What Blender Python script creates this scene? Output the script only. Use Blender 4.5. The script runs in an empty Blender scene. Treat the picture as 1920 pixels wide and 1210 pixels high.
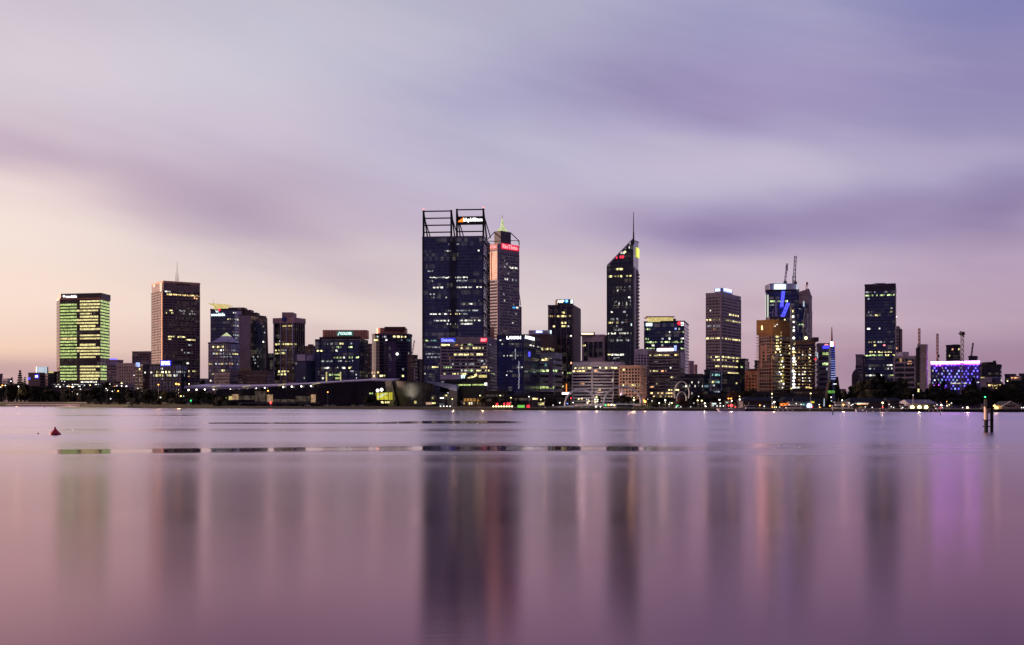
import bpy, math, random
from mathutils import Vector, Matrix
random.seed(7)
C = bpy.context.scene.collection
SC = bpy.context.scene
F = 2030.0; HZ = 752.0; H = 6.5; CX = 960.0; G = 2.0      # focal (px of 1920), horizon row, eye height, ground height
def U(px): return (px - CX) / F
def WX(px, D): return U(px) * D
def WZ(y, D): return H + (HZ - y) / F * D
def PXM(D): return D / F                                     # metres per photo pixel

# ------------------------------------------------------------------ materials
MATS = {}
def mat(name, col, rough=0.7, metal=0.0, var=0.25, scale=0.15, spec=0.5, bump=0.0):
    if name in MATS: return MATS[name]
    m = bpy.data.materials.new(name); m.use_nodes = True; nt = m.node_tree; N = nt.nodes; L = nt.links
    b = N['Principled BSDF']; b.inputs['Roughness'].default_value = rough; b.inputs['Metallic'].default_value = metal
    b.inputs['Specular IOR Level'].default_value = spec
    g = N.new('ShaderNodeNewGeometry'); nz = N.new('ShaderNodeTexNoise'); nz.inputs['Scale'].default_value = scale
    nz.inputs['Detail'].default_value = 5; nz.inputs['Roughness'].default_value = 0.6
    L.new(g.outputs['Position'], nz.inputs['Vector'])
    mr = N.new('ShaderNodeMapRange'); mr.inputs['From Min'].default_value = 0.3; mr.inputs['From Max'].default_value = 0.7
    mr.inputs['To Min'].default_value = 1 - var; mr.inputs['To Max'].default_value = 1 + var
    L.new(nz.outputs['Fac'], mr.inputs['Value'])
    vm = N.new('ShaderNodeVectorMath'); vm.operation = 'SCALE'; vm.inputs[0].default_value = col[:3]
    L.new(mr.outputs[0], vm.inputs['Scale']); L.new(vm.outputs[0], b.inputs['Base Color'])
    if bump:
        bp = N.new('ShaderNodeBump'); bp.inputs['Strength'].default_value = bump; bp.inputs['Distance'].default_value = 0.3
        L.new(nz.outputs['Fac'], bp.inputs['Height']); L.new(bp.outputs[0], b.inputs['Normal'])
    MATS[name] = m; return m
def glassmat(name, col, rough=0.18, metal=0.75, cell=(3.0, 3.8), amt=0.35, vcol=None, glow=.085):
    """curtain-wall glass: every pane differs a little in tint and tilt"""
    if name in MATS: return MATS[name]
    m = bpy.data.materials.new(name); m.use_nodes = True; nt = m.node_tree; N = nt.nodes; L = nt.links
    b = N['Principled BSDF']; b.inputs['Roughness'].default_value = rough; b.inputs['Metallic'].default_value = metal
    g = N.new('ShaderNodeNewGeometry'); d = N.new('ShaderNodeVectorMath'); d.operation = 'DIVIDE'
    d.inputs[1].default_value = (cell[0], cell[0], cell[1]); L.new(g.outputs['Position'], d.inputs[0])
    fl = N.new('ShaderNodeVectorMath'); fl.operation = 'FLOOR'; L.new(d.outputs[0], fl.inputs[0])
    wn = N.new('ShaderNodeTexWhiteNoise'); wn.noise_dimensions = '3D'; L.new(fl.outputs[0], wn.inputs['Vector'])
    nz = N.new('ShaderNodeTexNoise'); nz.inputs['Scale'].default_value = 0.03; nz.inputs['Detail'].default_value = 3
    L.new(g.outputs['Position'], nz.inputs['Vector'])
    a = N.new('ShaderNodeMath'); a.operation = 'MULTIPLY_ADD'; L.new(wn.outputs['Value'], a.inputs[0])
    a.inputs[1].default_value = amt; a.inputs[2].default_value = 1 - amt * 0.9
    a2 = N.new('ShaderNodeMath'); a2.operation = 'MULTIPLY_ADD'; L.new(nz.outputs['Fac'], a2.inputs[0])
    a2.inputs[1].default_value = 0.9; L.new(a.outputs[0], a2.inputs[2])
    a3 = N.new('ShaderNodeMath'); a3.operation = 'SUBTRACT'; L.new(a2.outputs[0], a3.inputs[0]); a3.inputs[1].default_value = 0.4
    vm = N.new('ShaderNodeVectorMath'); vm.operation = 'SCALE'; vm.inputs[0].default_value = col[:3]
    L.new(a3.outputs[0], vm.inputs['Scale']); L.new(vm.outputs[0], b.inputs['Base Color'])
    # some storeys have cleaners' lights on: dim rooms behind a share of the panes
    ds = N.new('ShaderNodeVectorMath'); ds.operation = 'DIVIDE'; ds.inputs[1].default_value = (26.0, 26.0, cell[1]); L.new(g.outputs['Position'], ds.inputs[0])
    fs = N.new('ShaderNodeVectorMath'); fs.operation = 'FLOOR'; L.new(ds.outputs[0], fs.inputs[0]); ws = N.new('ShaderNodeTexWhiteNoise'); L.new(fs.outputs[0], ws.inputs['Vector'])
    g1 = N.new('ShaderNodeMapRange'); L.new(ws.outputs['Value'], g1.inputs[0]); g1.inputs[1].default_value = .62; g1.inputs[2].default_value = 1.0; g1.inputs[3].default_value = 0; g1.inputs[4].default_value = glow
    g2 = N.new('ShaderNodeMapRange'); L.new(wn.outputs['Value'], g2.inputs[0]); g2.inputs[1].default_value = .45; g2.inputs[2].default_value = 1.0; g2.inputs[3].default_value = 0.05; g2.inputs[4].default_value = 1
    g3 = N.new('ShaderNodeMath'); g3.operation = 'MULTIPLY'; L.new(g1.outputs[0], g3.inputs[0]); L.new(g2.outputs[0], g3.inputs[1]); L.new(g3.outputs[0], b.inputs['Emission Strength']); b.inputs['Emission Color'].default_value = (1, .82, .58, 1)
    # pane tilt
    s = N.new('ShaderNodeVectorMath'); s.operation = 'SUBTRACT'; L.new(wn.outputs['Color'], s.inputs[0]); s.inputs[1].default_value = (.5, .5, .5)
    s2 = N.new('ShaderNodeVectorMath'); s2.operation = 'SCALE'; s2.inputs['Scale'].default_value = 0.05; L.new(s.outputs[0], s2.inputs[0])
    ad = N.new('ShaderNodeVectorMath'); ad.operation = 'ADD'; L.new(g.outputs['Normal'], ad.inputs[0]); L.new(s2.outputs[0], ad.inputs[1])
    no = N.new('ShaderNodeVectorMath'); no.operation = 'NORMALIZE'; L.new(ad.outputs[0], no.inputs[0]); L.new(no.outputs[0], b.inputs['Normal'])
    MATS[name] = m; return m
def emis(name, col, st=1.0, var=0.0, scale=0.5):
    panes = name.endswith('_window')
    if name in MATS: return MATS[name]
    m = bpy.data.materials.new(name); m.use_nodes = True; nt = m.node_tree; N = nt.nodes; L = nt.links
    b = N['Principled BSDF']; b.inputs['Base Color'].default_value = (0.02, 0.02, 0.02, 1)
    b.inputs['Emission Color'].default_value = (*col, 1); b.inputs['Emission Strength'].default_value = st
    if var:
        g = N.new('ShaderNodeNewGeometry'); nz = N.new('ShaderNodeTexNoise'); nz.inputs['Scale'].default_value = scale
        nz.inputs['Detail'].default_value = 2; L.new(g.outputs['Position'], nz.inputs['Vector'])
        mr = N.new('ShaderNodeMapRange'); mr.inputs['From Min'].default_value = 0.35; mr.inputs['From Max'].default_value = 0.65
        mr.inputs['To Min'].default_value = st * (1 - var); mr.inputs['To Max'].default_value = st * (1 + var)
        L.new(nz.outputs['Fac'], mr.inputs['Value']); L.new(mr.outputs[0], b.inputs['Emission Strength'])
        if panes:      # blinds, partitions and lamps: each pane glows a little differently
            d = N.new('ShaderNodeVectorMath'); d.operation = 'DIVIDE'; d.inputs[1].default_value = (1.9, 1.9, 3.2); L.new(g.outputs['Position'], d.inputs[0])
            fl = N.new('ShaderNodeVectorMath'); fl.operation = 'FLOOR'; L.new(d.outputs[0], fl.inputs[0])
            wn = N.new('ShaderNodeTexWhiteNoise'); L.new(fl.outputs[0], wn.inputs['Vector'])
            m2 = N.new('ShaderNodeMapRange'); m2.inputs['From Min'].default_value = 0.2; m2.inputs['From Max'].default_value = 0.95; m2.inputs['To Min'].default_value = 0.05; m2.inputs['To Max'].default_value = 2.1
            L.new(wn.outputs['Value'], m2.inputs['Value']); m3 = N.new('ShaderNodeMath'); m3.operation = 'MULTIPLY'; L.new(m2.outputs[0], m3.inputs[0]); L.new(mr.outputs[0], m3.inputs[1]); L.new(m3.outputs[0], b.inputs['Emission Strength'])
    MATS[name] = m; return m

GL_NAVY = glassmat('navy_glass', (0.105, 0.125, 0.27))
GL_DARK = glassmat('dark_glass', (0.11, 0.12, 0.16))
GL_BLUE = glassmat('blue_glass', (0.08, 0.11, 0.25))
GL_TEAL = glassmat('teal_glass', (0.10, 0.17, 0.28))
GL_BLACK = glassmat('black_glass', (0.06, 0.06, 0.09), glow=.07)
GL_LILAC = mat('lilac_cladding', (0.20, 0.15, 0.27), 0.5)
GL_WIN = glassmat('window_glass', (0.06, 0.06, 0.10), cell=(2.0, 3.0))
CON_L = mat('pale_concrete', (0.70, 0.60, 0.66), 0.8)
CON_M = mat('mid_concrete', (0.44, 0.35, 0.41), 0.8)
CON_D = mat('dark_concrete', (0.10, 0.08, 0.11), 0.8)
CON_P = mat('pink_concrete', (0.50, 0.36, 0.34), 0.8)
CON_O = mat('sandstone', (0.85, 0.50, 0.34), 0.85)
BRICK_O = mat('orange_brick', (0.60, 0.27, 0.16), 0.9)
BROWN = mat('brown_cladding', (0.14, 0.085, 0.10), 0.6)
BLACKM = mat('black_steel', (0.02, 0.02, 0.025), 0.5)
NAVYM = mat('navy_steel', (0.035, 0.038, 0.085), 0.5)
GREYM = mat('grey_steel', (0.22, 0.21, 0.27), 0.5, 0.3)
WHITEM = mat('white_metal', (0.75, 0.74, 0.80), 0.4)
LAVM = mat('lavender_metal', (0.62, 0.56, 0.76), 0.5)
COPPER = mat('copper_metal', (0.62, 0.30, 0.22), 0.5, 0.3)
BARK = mat('bark', (0.06, 0.045, 0.035), 0.9)
E = {
 'warm': emis('warm_window', (1.0, 0.72, 0.30), 1.0, 0.75),
 'yel': emis('yellow_window', (0.95, 0.83, 0.36), 0.95, 0.75),
 'white': emis('white_window', (0.95, 0.93, 0.80), 0.9, 0.8),
 'dimw': emis('dim_white_window', (0.75, 0.80, 0.85), 0.28, 0.8),
 'green': emis('green_window', (0.66, 0.88, 0.38), 0.8, 0.8),
 'lime': emis('lime_lit_storey', (0.56, 0.72, 0.24), .85, 0.6, 0.5), 'gold2': emis('gold_lit_storey', (0.90, 0.78, 0.34), .95, 0.5, 0.5),
 'gold': emis('gold_window', (0.98, 0.84, 0.36), 1.35, 0.6, 0.8),
 'orange': emis('orange_window', (1.0, 0.48, 0.22), 0.9, 0.7),
 'teal': emis('teal_window', (0.35, 0.75, 0.72), 0.35, 0.8),
 'blue': emis('blue_neon', (0.07, 0.07, 1.0), 2.0),
 'bluel': emis('pale_blue_light', (0.35, 0.45, 1.0), 1.2, 0.5),
 'red': emis('red_neon', (1.0, 0.03, 0.06), 1.6),
 'redl': emis('red_sign_panel', (0.9, 0.02, 0.08), 1.0),
 'redtext': emis('red_sign_letters', (1.0, 0.30, 0.32), 1.6),
 'W': emis('white_sign', (1.0, 1.0, 0.95), 2.2),
 'Wc': emis('cyan_white_sign', (0.75, 1.0, 0.98), 1.6),
 'blues': emis('blue_sign_panel', (0.02, 0.03, 0.85), 1.0),
 'cyan': emis('cyan_sign', (0.05, 0.45, 0.95), 1.3),
 'greens': emis('green_sign', (0.25, 0.8, 0.12), .8),
 'tealp': emis('teal_sign_panel', (0.06, 0.22, 0.18), 0.5),
 'orangel': emis('orange_sign', (1.0, 0.22, 0.03), 1.8),
 'mag': emis('magenta_light', (0.50, 0.05, 1.0), 17.0),
 'magw': emis('pale_magenta_light', (0.85, 0.42, 1.0), 12.0),
 'vio': emis('violet_tint_light', (0.18, 0.14, 1.0), 1.7, 0.6),
 'crown': emis('lit_crown', (0.72, 0.80, 0.42), 0.75, 0.3),
 'canopy': emis('lit_canopy', (0.85, 0.68, 0.26), 0.75, 0.3),
 'lampw': emis('white_lamp', (1.0, 0.93, 0.78), 7.0),
 'lampy': emis('yellow_lamp', (1.0, 0.85, 0.35), 6.0),
 'lampo': emis('orange_lamp', (1.0, 0.36, 0.06), 6.0),
 'lampr': emis('red_lamp', (1.0, 0.03, 0.03), 6.0),
 'lampg': emis('green_lamp', (0.05, 1.0, 0.25), 4.0),
 'lampb': emis('blue_lamp', (0.1, 0.2, 1.0), 5.0),
 'screen': emis('white_screen', (0.62, 0.72, 0.84), 0.75, 0.15, 0.1),
}

# ------------------------------------------------------------------ mesh building
class Face:
    def __init__(s, a, b):
        s.P = Vector(a); d = Vector(b) - s.P; s.L = d.length; s.t = d.normalized(); s.n = Vector((s.t.y, -s.t.x))
    def w(s, u, d, z): p = s.P + s.t * u + s.n * d; return (p.x, p.y, z)
    def s_at(s, px):
        u = U(px); k = s.t.x - u * s.t.y
        return (u * s.P.y - s.P.x) / k if abs(k) > 1e-6 else None
    def px(s, u): p = s.P + s.t * u; return CX + F * p.x / p.y
    def vis(s): m = s.P + s.t * (s.L / 2); return -(s.n.dot(m)) / m.length
class MB:
    def __init__(s): s.v = []; s.f = []
    def poly8(s, p):
        o = len(s.v); s.v += [tuple(q) for q in p]
        s.f += [(o, o+3, o+2, o+1), (o+4, o+5, o+6, o+7), (o, o+1, o+5, o+4), (o+1, o+2, o+6, o+5), (o+2, o+3, o+7, o+6), (o+3, o, o+4, o+7)]
        return s
    def box(s, x0, x1, y0, y1, z0, z1):
        return s.poly8([(x0,y0,z0),(x1,y0,z0),(x1,y1,z0),(x0,y1,z0),(x0,y0,z1),(x1,y0,z1),(x1,y1,z1),(x0,y1,z1)])
    def fb(s, f, u0, u1, z0, z1, d0, d1):
        return s.poly8([f.w(u0,d1,z0), f.w(u1,d1,z0), f.w(u1,d0,z0), f.w(u0,d0,z0), f.w(u0,d1,z1), f.w(u1,d1,z1), f.w(u1,d0,z1), f.w(u0,d0,z1)])
    def prism(s, poly, z0, z1, tops=None):
        n = len(poly); o = len(s.v)
        s.v += [(p[0], p[1], z0) for p in poly] + [(p[0], p[1], (tops[i] if tops else z1)) for i, p in enumerate(poly)]
        s.f += [tuple(range(o+n-1, o-1, -1)), tuple(range(o+n, o+2*n))]
        s.f += [(o+i, o+(i+1) % n, o+n+(i+1) % n, o+n+i) for i in range(n)]
        return s
    def tube(s, p, q, r, r2=None, n=6):
        p = Vector(p); q = Vector(q); r2 = r if r2 is None else r2; d = (q-p).normalized()
        a = d.orthogonal().normalized(); b = d.cross(a); o = len(s.v)
        for c, rr in ((p, r), (q, r2)):
            for i in range(n):
                t = 2*math.pi*i/n; s.v.append(tuple(c + (a*math.cos(t) + b*math.sin(t))*rr))
        s.f += [(o+i, o+(i+1) % n, o+n+(i+1) % n, o+n+i) for i in range(n)]
        s.f += [tuple(range(o+n-1, o-1, -1)), tuple(range(o+n, o+2*n))]
        return s
    def path(s, pts, r, n=6):
        for a, b in zip(pts, pts[1:]): s.tube(a, b, r, r, n)
        return s
    def ball(s, c, r, nu=8, nv=5, sz=1.0):
        o = len(s.v)
        for j in range(nv+1):
            ph = math.pi*j/nv
            for i in range(nu):
                th = 2*math.pi*i/nu
                s.v.append((c[0]+r*math.sin(ph)*math.cos(th), c[1]+r*math.sin(ph)*math.sin(th), c[2]+r*sz*math.cos(ph)))
        for j in range(nv):
            for i in range(nu):
                s.f.append((o+j*nu+i, o+(j+1)*nu+i, o+(j+1)*nu+(i+1) % nu, o+j*nu+(i+1) % nu))
        return s
    def lathe(s, c, prof, n=12):
        o = len(s.v)
        for r, z in prof:
            for i in range(n):
                t = 2*math.pi*i/n; s.v.append((c[0]+r*math.cos(t), c[1]+r*math.sin(t), c[2]+z))
        for j in range(len(prof)-1):
            for i in range(n):
                s.f.append((o+j*n+i, o+j*n+(i+1) % n, o+(j+1)*n+(i+1) % n, o+(j+1)*n+i))
        s.f += [tuple(range(o+n-1, o-1, -1)), tuple(range(o+(len(prof)-1)*n, o+len(prof)*n))]
        return s
    def obj(s, name, m, parent=None, smooth=False):
        me = bpy.data.meshes.new(name)
        org = parent_origin(parent)
        me.from_pydata([(x-org[0], y-org[1], z-org[2]) for x, y, z in s.v], [], s.f)
        me.materials.append(m)
        if smooth:
            for p in me.polygons: p.use_smooth = True
        o = bpy.data.objects.new(name, me); C.objects.link(o)
        if parent is not None: o.parent = parent
        return o
def parent_origin(p):
    v = Vector((0, 0, 0))
    while p is not None: v = v + Vector(p.location); p = p.parent
    return v
def thing(name, label, cat, loc, group=None, kind=None):
    o = bpy.data.objects.new(name, None); C.objects.link(o); o.location = loc; o.empty_display_size = 2
    o['label'] = label; o['category'] = cat
    if group: o['group'] = group
    return o
def struct(name, mb, m):
    o = mb.obj(name, m); o['kind'] = 'structure'; return o
def copy_tree(o, loc=None, sc=None, rz=None):
    c = o.copy(); C.objects.link(c)
    for ch in CH.get(o.name, []):
        d = ch.copy(); C.objects.link(d); d.parent = c
    if loc is not None: c.location = loc
    if sc is not None: c.scale = sc if hasattr(sc, '__len__') else (sc, sc, sc)
    if rz is not None: c.rotation_euler = (0, 0, rz)
    return c
CH = {}
def text_mesh(txt, name, m, parent, face, px0, px1, y0, y1, Dref=None, d=0.5, off=0.02, s01=None, z01=None):
    """lettering standing on a facade, fitted between two photo columns and rows"""
    s0, s1 = s01 if s01 else (face.s_at(px0), face.s_at(px1))
    if z01: z0, z1 = z01
    else:
        Dm = (face.P + face.t*((s0+s1)/2)).y; z1, z0 = WZ(y0, Dm), WZ(y1, Dm)
    cu = bpy.data.curves.new('lettering', 'FONT'); cu.body = txt; cu.size = 1; cu.extrude = 0.04; cu.offset = off; cu.resolution_u = 3
    to = bpy.data.objects.new('tmp', cu); C.objects.link(to)
    bpy.context.view_layer.update()
    me = bpy.data.meshes.new_from_object(to.evaluated_get(bpy.context.evaluated_depsgraph_get()))
    bpy.data.objects.remove(to); bpy.data.curves.remove(cu)
    xs = [v.co.x for v in me.vertices]; ys = [v.co.y for v in me.vertices]
    a, b, c, e = min(xs), max(xs), min(ys), max(ys); org = parent_origin(parent)
    for v in me.vertices:
        u = s0 + (v.co.x-a)/(b-a)*(s1-s0); z = z0 + (v.co.y-c)/(e-c)*(z1-z0)
        w = face.w(u, d + v.co.z*3, z); v.co = Vector(w) - org
    me.name = name; me.materials.clear(); me.materials.append(m)
    o = bpy.data.objects.new(name, me); C.objects.link(o); o.parent = parent
    return o

# ------------------------------------------------------------------ buildings
def corner(xl, xc, xr, D, th, maxlen=90):
    """rectangular plan from its nearest corner: th turns the plan; returns L, C, R, back"""
    th = math.radians(th); Cc = Vector((WX(xc, D), D))
    dl = Vector((-math.cos(th), math.sin(th))); dr = Vector((math.sin(th), math.cos(th)))
    def sol(px, d):
        k = d.x - U(px)*d.y
        t = (U(px)*Cc.y - Cc.x)/k if abs(k) > 1e-4 else maxlen
        if not (0 < t): t = 25
        return min(t, maxlen)
    L = Cc + dl*sol(xl, dl); R = Cc + dr*sol(xr, dr)
    return [tuple(L), tuple(Cc), tuple(R), tuple(L + R - Cc)]
class Bld: pass
def building(name, label, cat, poly, D, ytop, wall, style='glass', fh=3.8, win=GL_WIN, frame=None, mul=0, hw=1.9, sill=1.0, proud=0.3,
             mulw=0.35, y_first=None, parapet=2.5, plant=None, group=None, zbot=G, nowin_below=None, noglass=False, pf=None):
    zt = WZ(ytop, D); cx = sum(p[0] for p in poly)/len(poly); cy = sum(p[1] for p in poly)/len(poly)
    o = thing(name, label, cat, (cx, cy, zbot), group)
    b = Bld(); b.o = o; b.D = D; b.zt = zt; b.fh = fh; b.hw = hw; b.sill = sill; b.n = 0; b.style = style
    b.faces = [Face(poly[i], poly[(i+1) % len(poly)]) for i in range(len(poly))]; b.poly = poly
    MB().prism(poly, zbot, zt).obj('glass_wall' if style == 'glass' else 'wall', wall, o)
    nfl = int((zt - parapet - zbot)/fh); b.z0 = zt - parapet - nfl*fh; b.nfl = nfl
    fr = MB(); frame = frame or wall
    for f in b.faces:
        if f.vis() < -0.25 or f.L < 1.5: continue
        for k in range(nfl):
            zz = b.z0 + k*fh
            if zz < (nowin_below or -1): continue
            if style == 'glass':
                fr.fb(f, 0.1, f.L-0.1, zz-0.35, zz+0.35, -0.2, 0.12)
            else:
                MB().fb(f, 0.8, f.L-0.8, zz+sill, zz+sill+hw, -0.3, 0.06).obj('window', win, o)
        if mul:
            n = max(1, round(f.L/mul))
            for i in range(n+1):
                u = min(max(i*f.L/n, mulw/2+.02), f.L-mulw/2-.02)
                fr.fb(f, u-mulw/2, u+mulw/2, max(b.z0, zbot+.2), zt-(0.3 if style == 'glass' else parapet), -0.2, proud)
    if style == 'ribbon':
        for f in b.faces:
            if f.vis() < -0.25 or f.L < 1.5: continue
            for k in range(nfl):
                zz = b.z0 + k*fh
                if zz < (nowin_below or -1): continue
                fr.fb(f, 0.05, f.L-0.05, zz-(fh-hw-sill)+0.1, zz+sill-0.1, -0.2, proud*0.8)
    if fr.v: fr.obj('facade_frame', frame, o)
    # roof kerb
    k = MB()
    for f in b.faces: k.fb(f, -0.25, f.L-0.3, zt-1.0, zt+0.9+0.03*(b.faces.index(f)%4), -0.5, 0.28+0.02*b.faces.index(f))
    k.obj('parapet', pf or frame, o)
    if plant:
        for (x0, x1, yt, m) in plant:
            u0, u1 = WX(x0, cy), WX(x1, cy); z1 = WZ(yt, cy)
            MB().box(u0, u1, cy-7, cy+7, zt-0.2, z1).obj('roof_plant', m, o)
    return b
def lit(b, y, x0, x1, col='yel', dens=0.7, w=(2.5, 7), h=None, thick=0.16, gap=(1.0, 4.0), zsnap=True, Dr=None, name='lit_window'):
    """lit panes of one storey, between two photo columns"""
    z = WZ(y, Dr or b.D)
    if zsnap and b.nfl > 0:
        k = max(0, min(b.nfl-1, round((z - b.z0 - b.sill - b.hw/2)/b.fh))); z = b.z0 + k*b.fh + b.sill + b.hw/2
    hh = (h or b.hw)*0.5
    if w[1] < 12: w = (w[0]*1.3, w[1]*1.8)
    for f in b.faces:
        if f.vis() <= 0.02 or f.L < 1.5: continue
        a, c = f.px(0.6), f.px(f.L-0.6)
        if c <= a: continue
        xa, xb = max(a, x0), min(c, x1)
        if xb - xa < 0.8: continue
        x = xa
        while x < xb - 0.7:
            ww = min(random.uniform(*w), xb-x)
            if random.random() < dens and b.n < 100:
                cc = random.choice(col) if isinstance(col, (list, tuple)) else col
                hj = hh*random.choice((1, 1, .8))
                MB().fb(f, f.s_at(x), f.s_at(x+ww), z-hj, z+hj, 0.0, thick).obj(name, E[cc], b.o); b.n += 1
                x += ww + random.uniform(*gap)*0.35
            else: x += ww*0.6 + random.uniform(*gap)
def dots(b, pts, col='white', sz=1.3):
    for x, y in pts: lit(b, y, x-sz, x+sz, col, 1.0, (2*sz, 2*sz))
def panel(b, fi, x0, x1, y0, y1, m, name='sign_panel', d0=0.1, d1=0.5, parent=None):
    f = b.faces[fi]; s0, s1 = f.s_at(x0), f.s_at(x1); Dm = (f.P + f.t*((s0+s1)/2)).y
    return MB().fb(f, s0, s1, WZ(y1, Dm), WZ(y0, Dm), d0, d1).obj(name, m, parent or b.o)
def sign(b, fi, x0, x1, y0, y1, txt, m=None, d=0.7, off=0.02, parent=None):
    return text_mesh(txt, 'sign_lettering', m or E['W'], parent or b.o, b.faces[fi], x0, x1, y0, y1, d=d, off=off)
def fins(b, fi, xs, y0, y1, m, w=0.6, d=0.8, name='fin'):
    f = b.faces[fi]
    for x in xs:
        s = f.s_at(x); D = (f.P+f.t*s).y
        MB().fb(f, s-w/2, s+w/2, max(G, WZ(y1, D)), WZ(y0, D), -0.1, d).obj(name, m, b.o)
def mast(b, x, y0, y1, D, r=0.35, m=BLACKM, name='mast', parent=None):
    return MB().tube((WX(x, D), D, WZ(y1, D)-1), (WX(x, D), D, WZ(y0, D)), r, r*0.3).obj(name, m, parent or b.o)
RW = lambda: random.choice(['white', 'yel', 'warm', 'dimw'])
def scatter(b, n, x0, x1, y0, y1, cols=('white', 'yel', 'dimw'), w=(1.5, 5)):
    for _ in range(n):
        x = random.uniform(x0, x1); y = random.uniform(y0, y1)
        lit(b, y, x, min(x1, x+random.uniform(*w)), random.choice(cols), 1.0, (1.2, 3.5))
# ============================================================ TOWERS, from the left
OFF = 'office towers along the skyline'
# green-lit round-cornered tower
pA = [(WX(106, 1522), 1522), (WX(112, 1500), 1500), (WX(188, 1487), 1487), (WX(205.5, 1520), 1520), (-584, 1562), (-648, 1562)]
b = building('office_tower', 'broad tower whose every floor glows green and yellow, at the far left', 'tower', pA, 1500, 561, GL_BLACK, 'glass', fh=4.28, frame=CON_D, group=OFF, parapet=1.5, pf=COPPER)
cr = MB().prism([(p[0]*0.998, p[1]+0.8) for p in pA], b.zt, WZ(551, 1500)).obj('crown_band', mat('crown_dark', (0.11, 0.09, 0.11), 0.5), b.o)
panel(b, 1, 118, 146, 552, 560, GREYM, 'sign_panel', -1, -.2)
sign(b, 1, 123, 144, 554, 558.5, 'woodside', E['W'], d=0.3, off=0.05); sign(b, 2, 191, 203, 554, 559, 'woodside', E['W'], d=0.3, off=0.05)
MB().ball((b.faces[1].w(b.faces[1].s_at(120), .4, WZ(556, 1500))), 1.5).obj('emblem', E['W'], b.o)
dots(b, [(160, 555), (166, 555), (173, 556)], 'white', 1)
fins(b, 2, [189.5, 192], 551, 561, CON_L, 0.8, 0.6); 
y = 564.5; k = 0
while y < 713:
    if not 669 < y < 685:
        full = k in (3, 6, 7, 15, 16)
        if k != 0: lit(b, y, 113, 144, 'lime' if k != 12 else 'gold2', 1, (31, 32), 2.6)
        if full: lit(b, y, 144.3, 149.6, 'gold2', 1, (6, 12), 2.6)
        if k not in (4, 10, 13): lit(b, y, 150, 187-random.choice((0, 0, 3, 8)), 'gold2', 1, (37, 38), 2.6)
        elif k == 4: lit(b, y, 150, 172, 'gold2', 0.9, (4, 6), 1.9)
        lit(b, y, 188.3, 205, 'lime', 1, (17, 18), 2.6)
    y += 5.8; k += 1
lit(b, 718, 150, 182, 'white', .7)
# tall brown tower with mast
P = corner(284.5, 306, 375, 1330, 55)
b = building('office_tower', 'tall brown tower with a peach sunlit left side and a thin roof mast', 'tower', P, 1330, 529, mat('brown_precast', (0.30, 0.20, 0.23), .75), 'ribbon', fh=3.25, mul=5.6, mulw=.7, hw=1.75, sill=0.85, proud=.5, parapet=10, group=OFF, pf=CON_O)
MB().prism([(p[0], p[1]) for p in [tuple(Vector(q)*1.0) for q in P]], b.zt+1.0, b.zt+1.7).obj('roof_slab', CON_O, b.o)  # sunlit gold roof edge, put into the slab and parapet colour
panel(b, 0, 288, 292.5, 533, 539, BLACKM, 'louvre', 0, .6); panel(b, 0, 300.5, 304.5, 530, 547, BLACKM, 'louvre', 0, .62)
panel(b, 1, 329, 356, 532, 534.5, BLACKM, 'louvre', 0, .3)
for i, (xx, yt) in enumerate([(332, 491), (329.5, 512), (334.8, 513)]): mast(b, xx, yt, 526, 1352, 0.5 if i == 0 else .35, GREYM, 'mast')
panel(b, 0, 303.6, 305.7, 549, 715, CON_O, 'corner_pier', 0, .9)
lit(b, 552, 308, 374, 'warm', .92, (2.5, 6)); lit(b, 557.5, 362, 371, 'orange', 1); lit(b, 543, 309, 321, 'white', .8, (1.5, 3))
lit(b, 579, 318, 325, 'gold', 1, (4, 5)); lit(b, 579, 336, 364, 'dimw', .5); lit(b, 584.6, 340, 368, 'dimw', .7); lit(b, 588, 309, 325, 'yel', .7)
lit(b, 630, 314, 354, 'gold', .7); lit(b, 635, 315, 321, 'yel', 1); lit(b, 635, 348, 367, 'gold', .95); lit(b, 644, 353, 360, 'dimw', 1); lit(b, 655, 340, 342, 'white', 1)
lit(b, 679, 347, 354, 'white', 1); lit(b, 697, 361, 370, 'yel', .9); lit(b, 694, 351, 355, 'yel', 1); lit(b, 707, 351, 356, 'orange', 1)
lit(b, 662, 320, 370, 'dimw', .2)
# low blue-glass office with the blue rooftop sign, in front
P = corner(280, 340, 352, 1120, 20)
b = building('office_building', 'low blue glass block with a bright blue rooftop sign before the tall brown tower', 'office', P, 1120, 684, GL_BLUE, 'glass', fh=3.5, mul=4, frame=BLACKM)
panel(b, 0, 301.5, 321, 676, 686.5, E['blues'], 'sign_panel', .2, .8); sign(b, 0, 303.5, 319.5, 677.5, 685, 'KPMG', E['W'], 1.0, .03)
for yy in (697.5, 703.5): lit(b, yy, 282, 322, ['white', 'yel'], .9, (1, 2.4), 2.2); lit(b, yy, 326, 347, ['white', 'dimw'], .8, (1, 2.4), 2.2)
scatter(b, 6, 284, 345, 688, 716, ('dimw', 'white'))
MB().box(WX(328, 1135), WX(346, 1135), 1128, 1142, b.zt-.3, WZ(678, 1135)).obj('roof_plant', BLACKM, b.o)
P = corner(253, 268, 279, 1150, 30)
b = building('office_building', 'dark small block with a beige roof box, left of the blue rooftop sign', 'office', P, 1150, 685, GL_BLACK, 'glass', fh=3.6, frame=BLACKM)
MB().box(WX(267, 1160), WX(275, 1160), 1156, 1166, b.zt-.2, WZ(677, 1160)).obj('roof_plant', CON_P, b.o); scatter(b, 3, 256, 276, 690, 712)
o = thing('pylon_sign', 'pole sign topped by a small glowing blue panel beside the dark small block', 'sign', (WX(258, 1100), 1100, G))
MB().tube((WX(259, 1100), 1100, G), (WX(259, 1100), 1100, WZ(688, 1100)), .5).obj('pole', GREYM, o)
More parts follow.
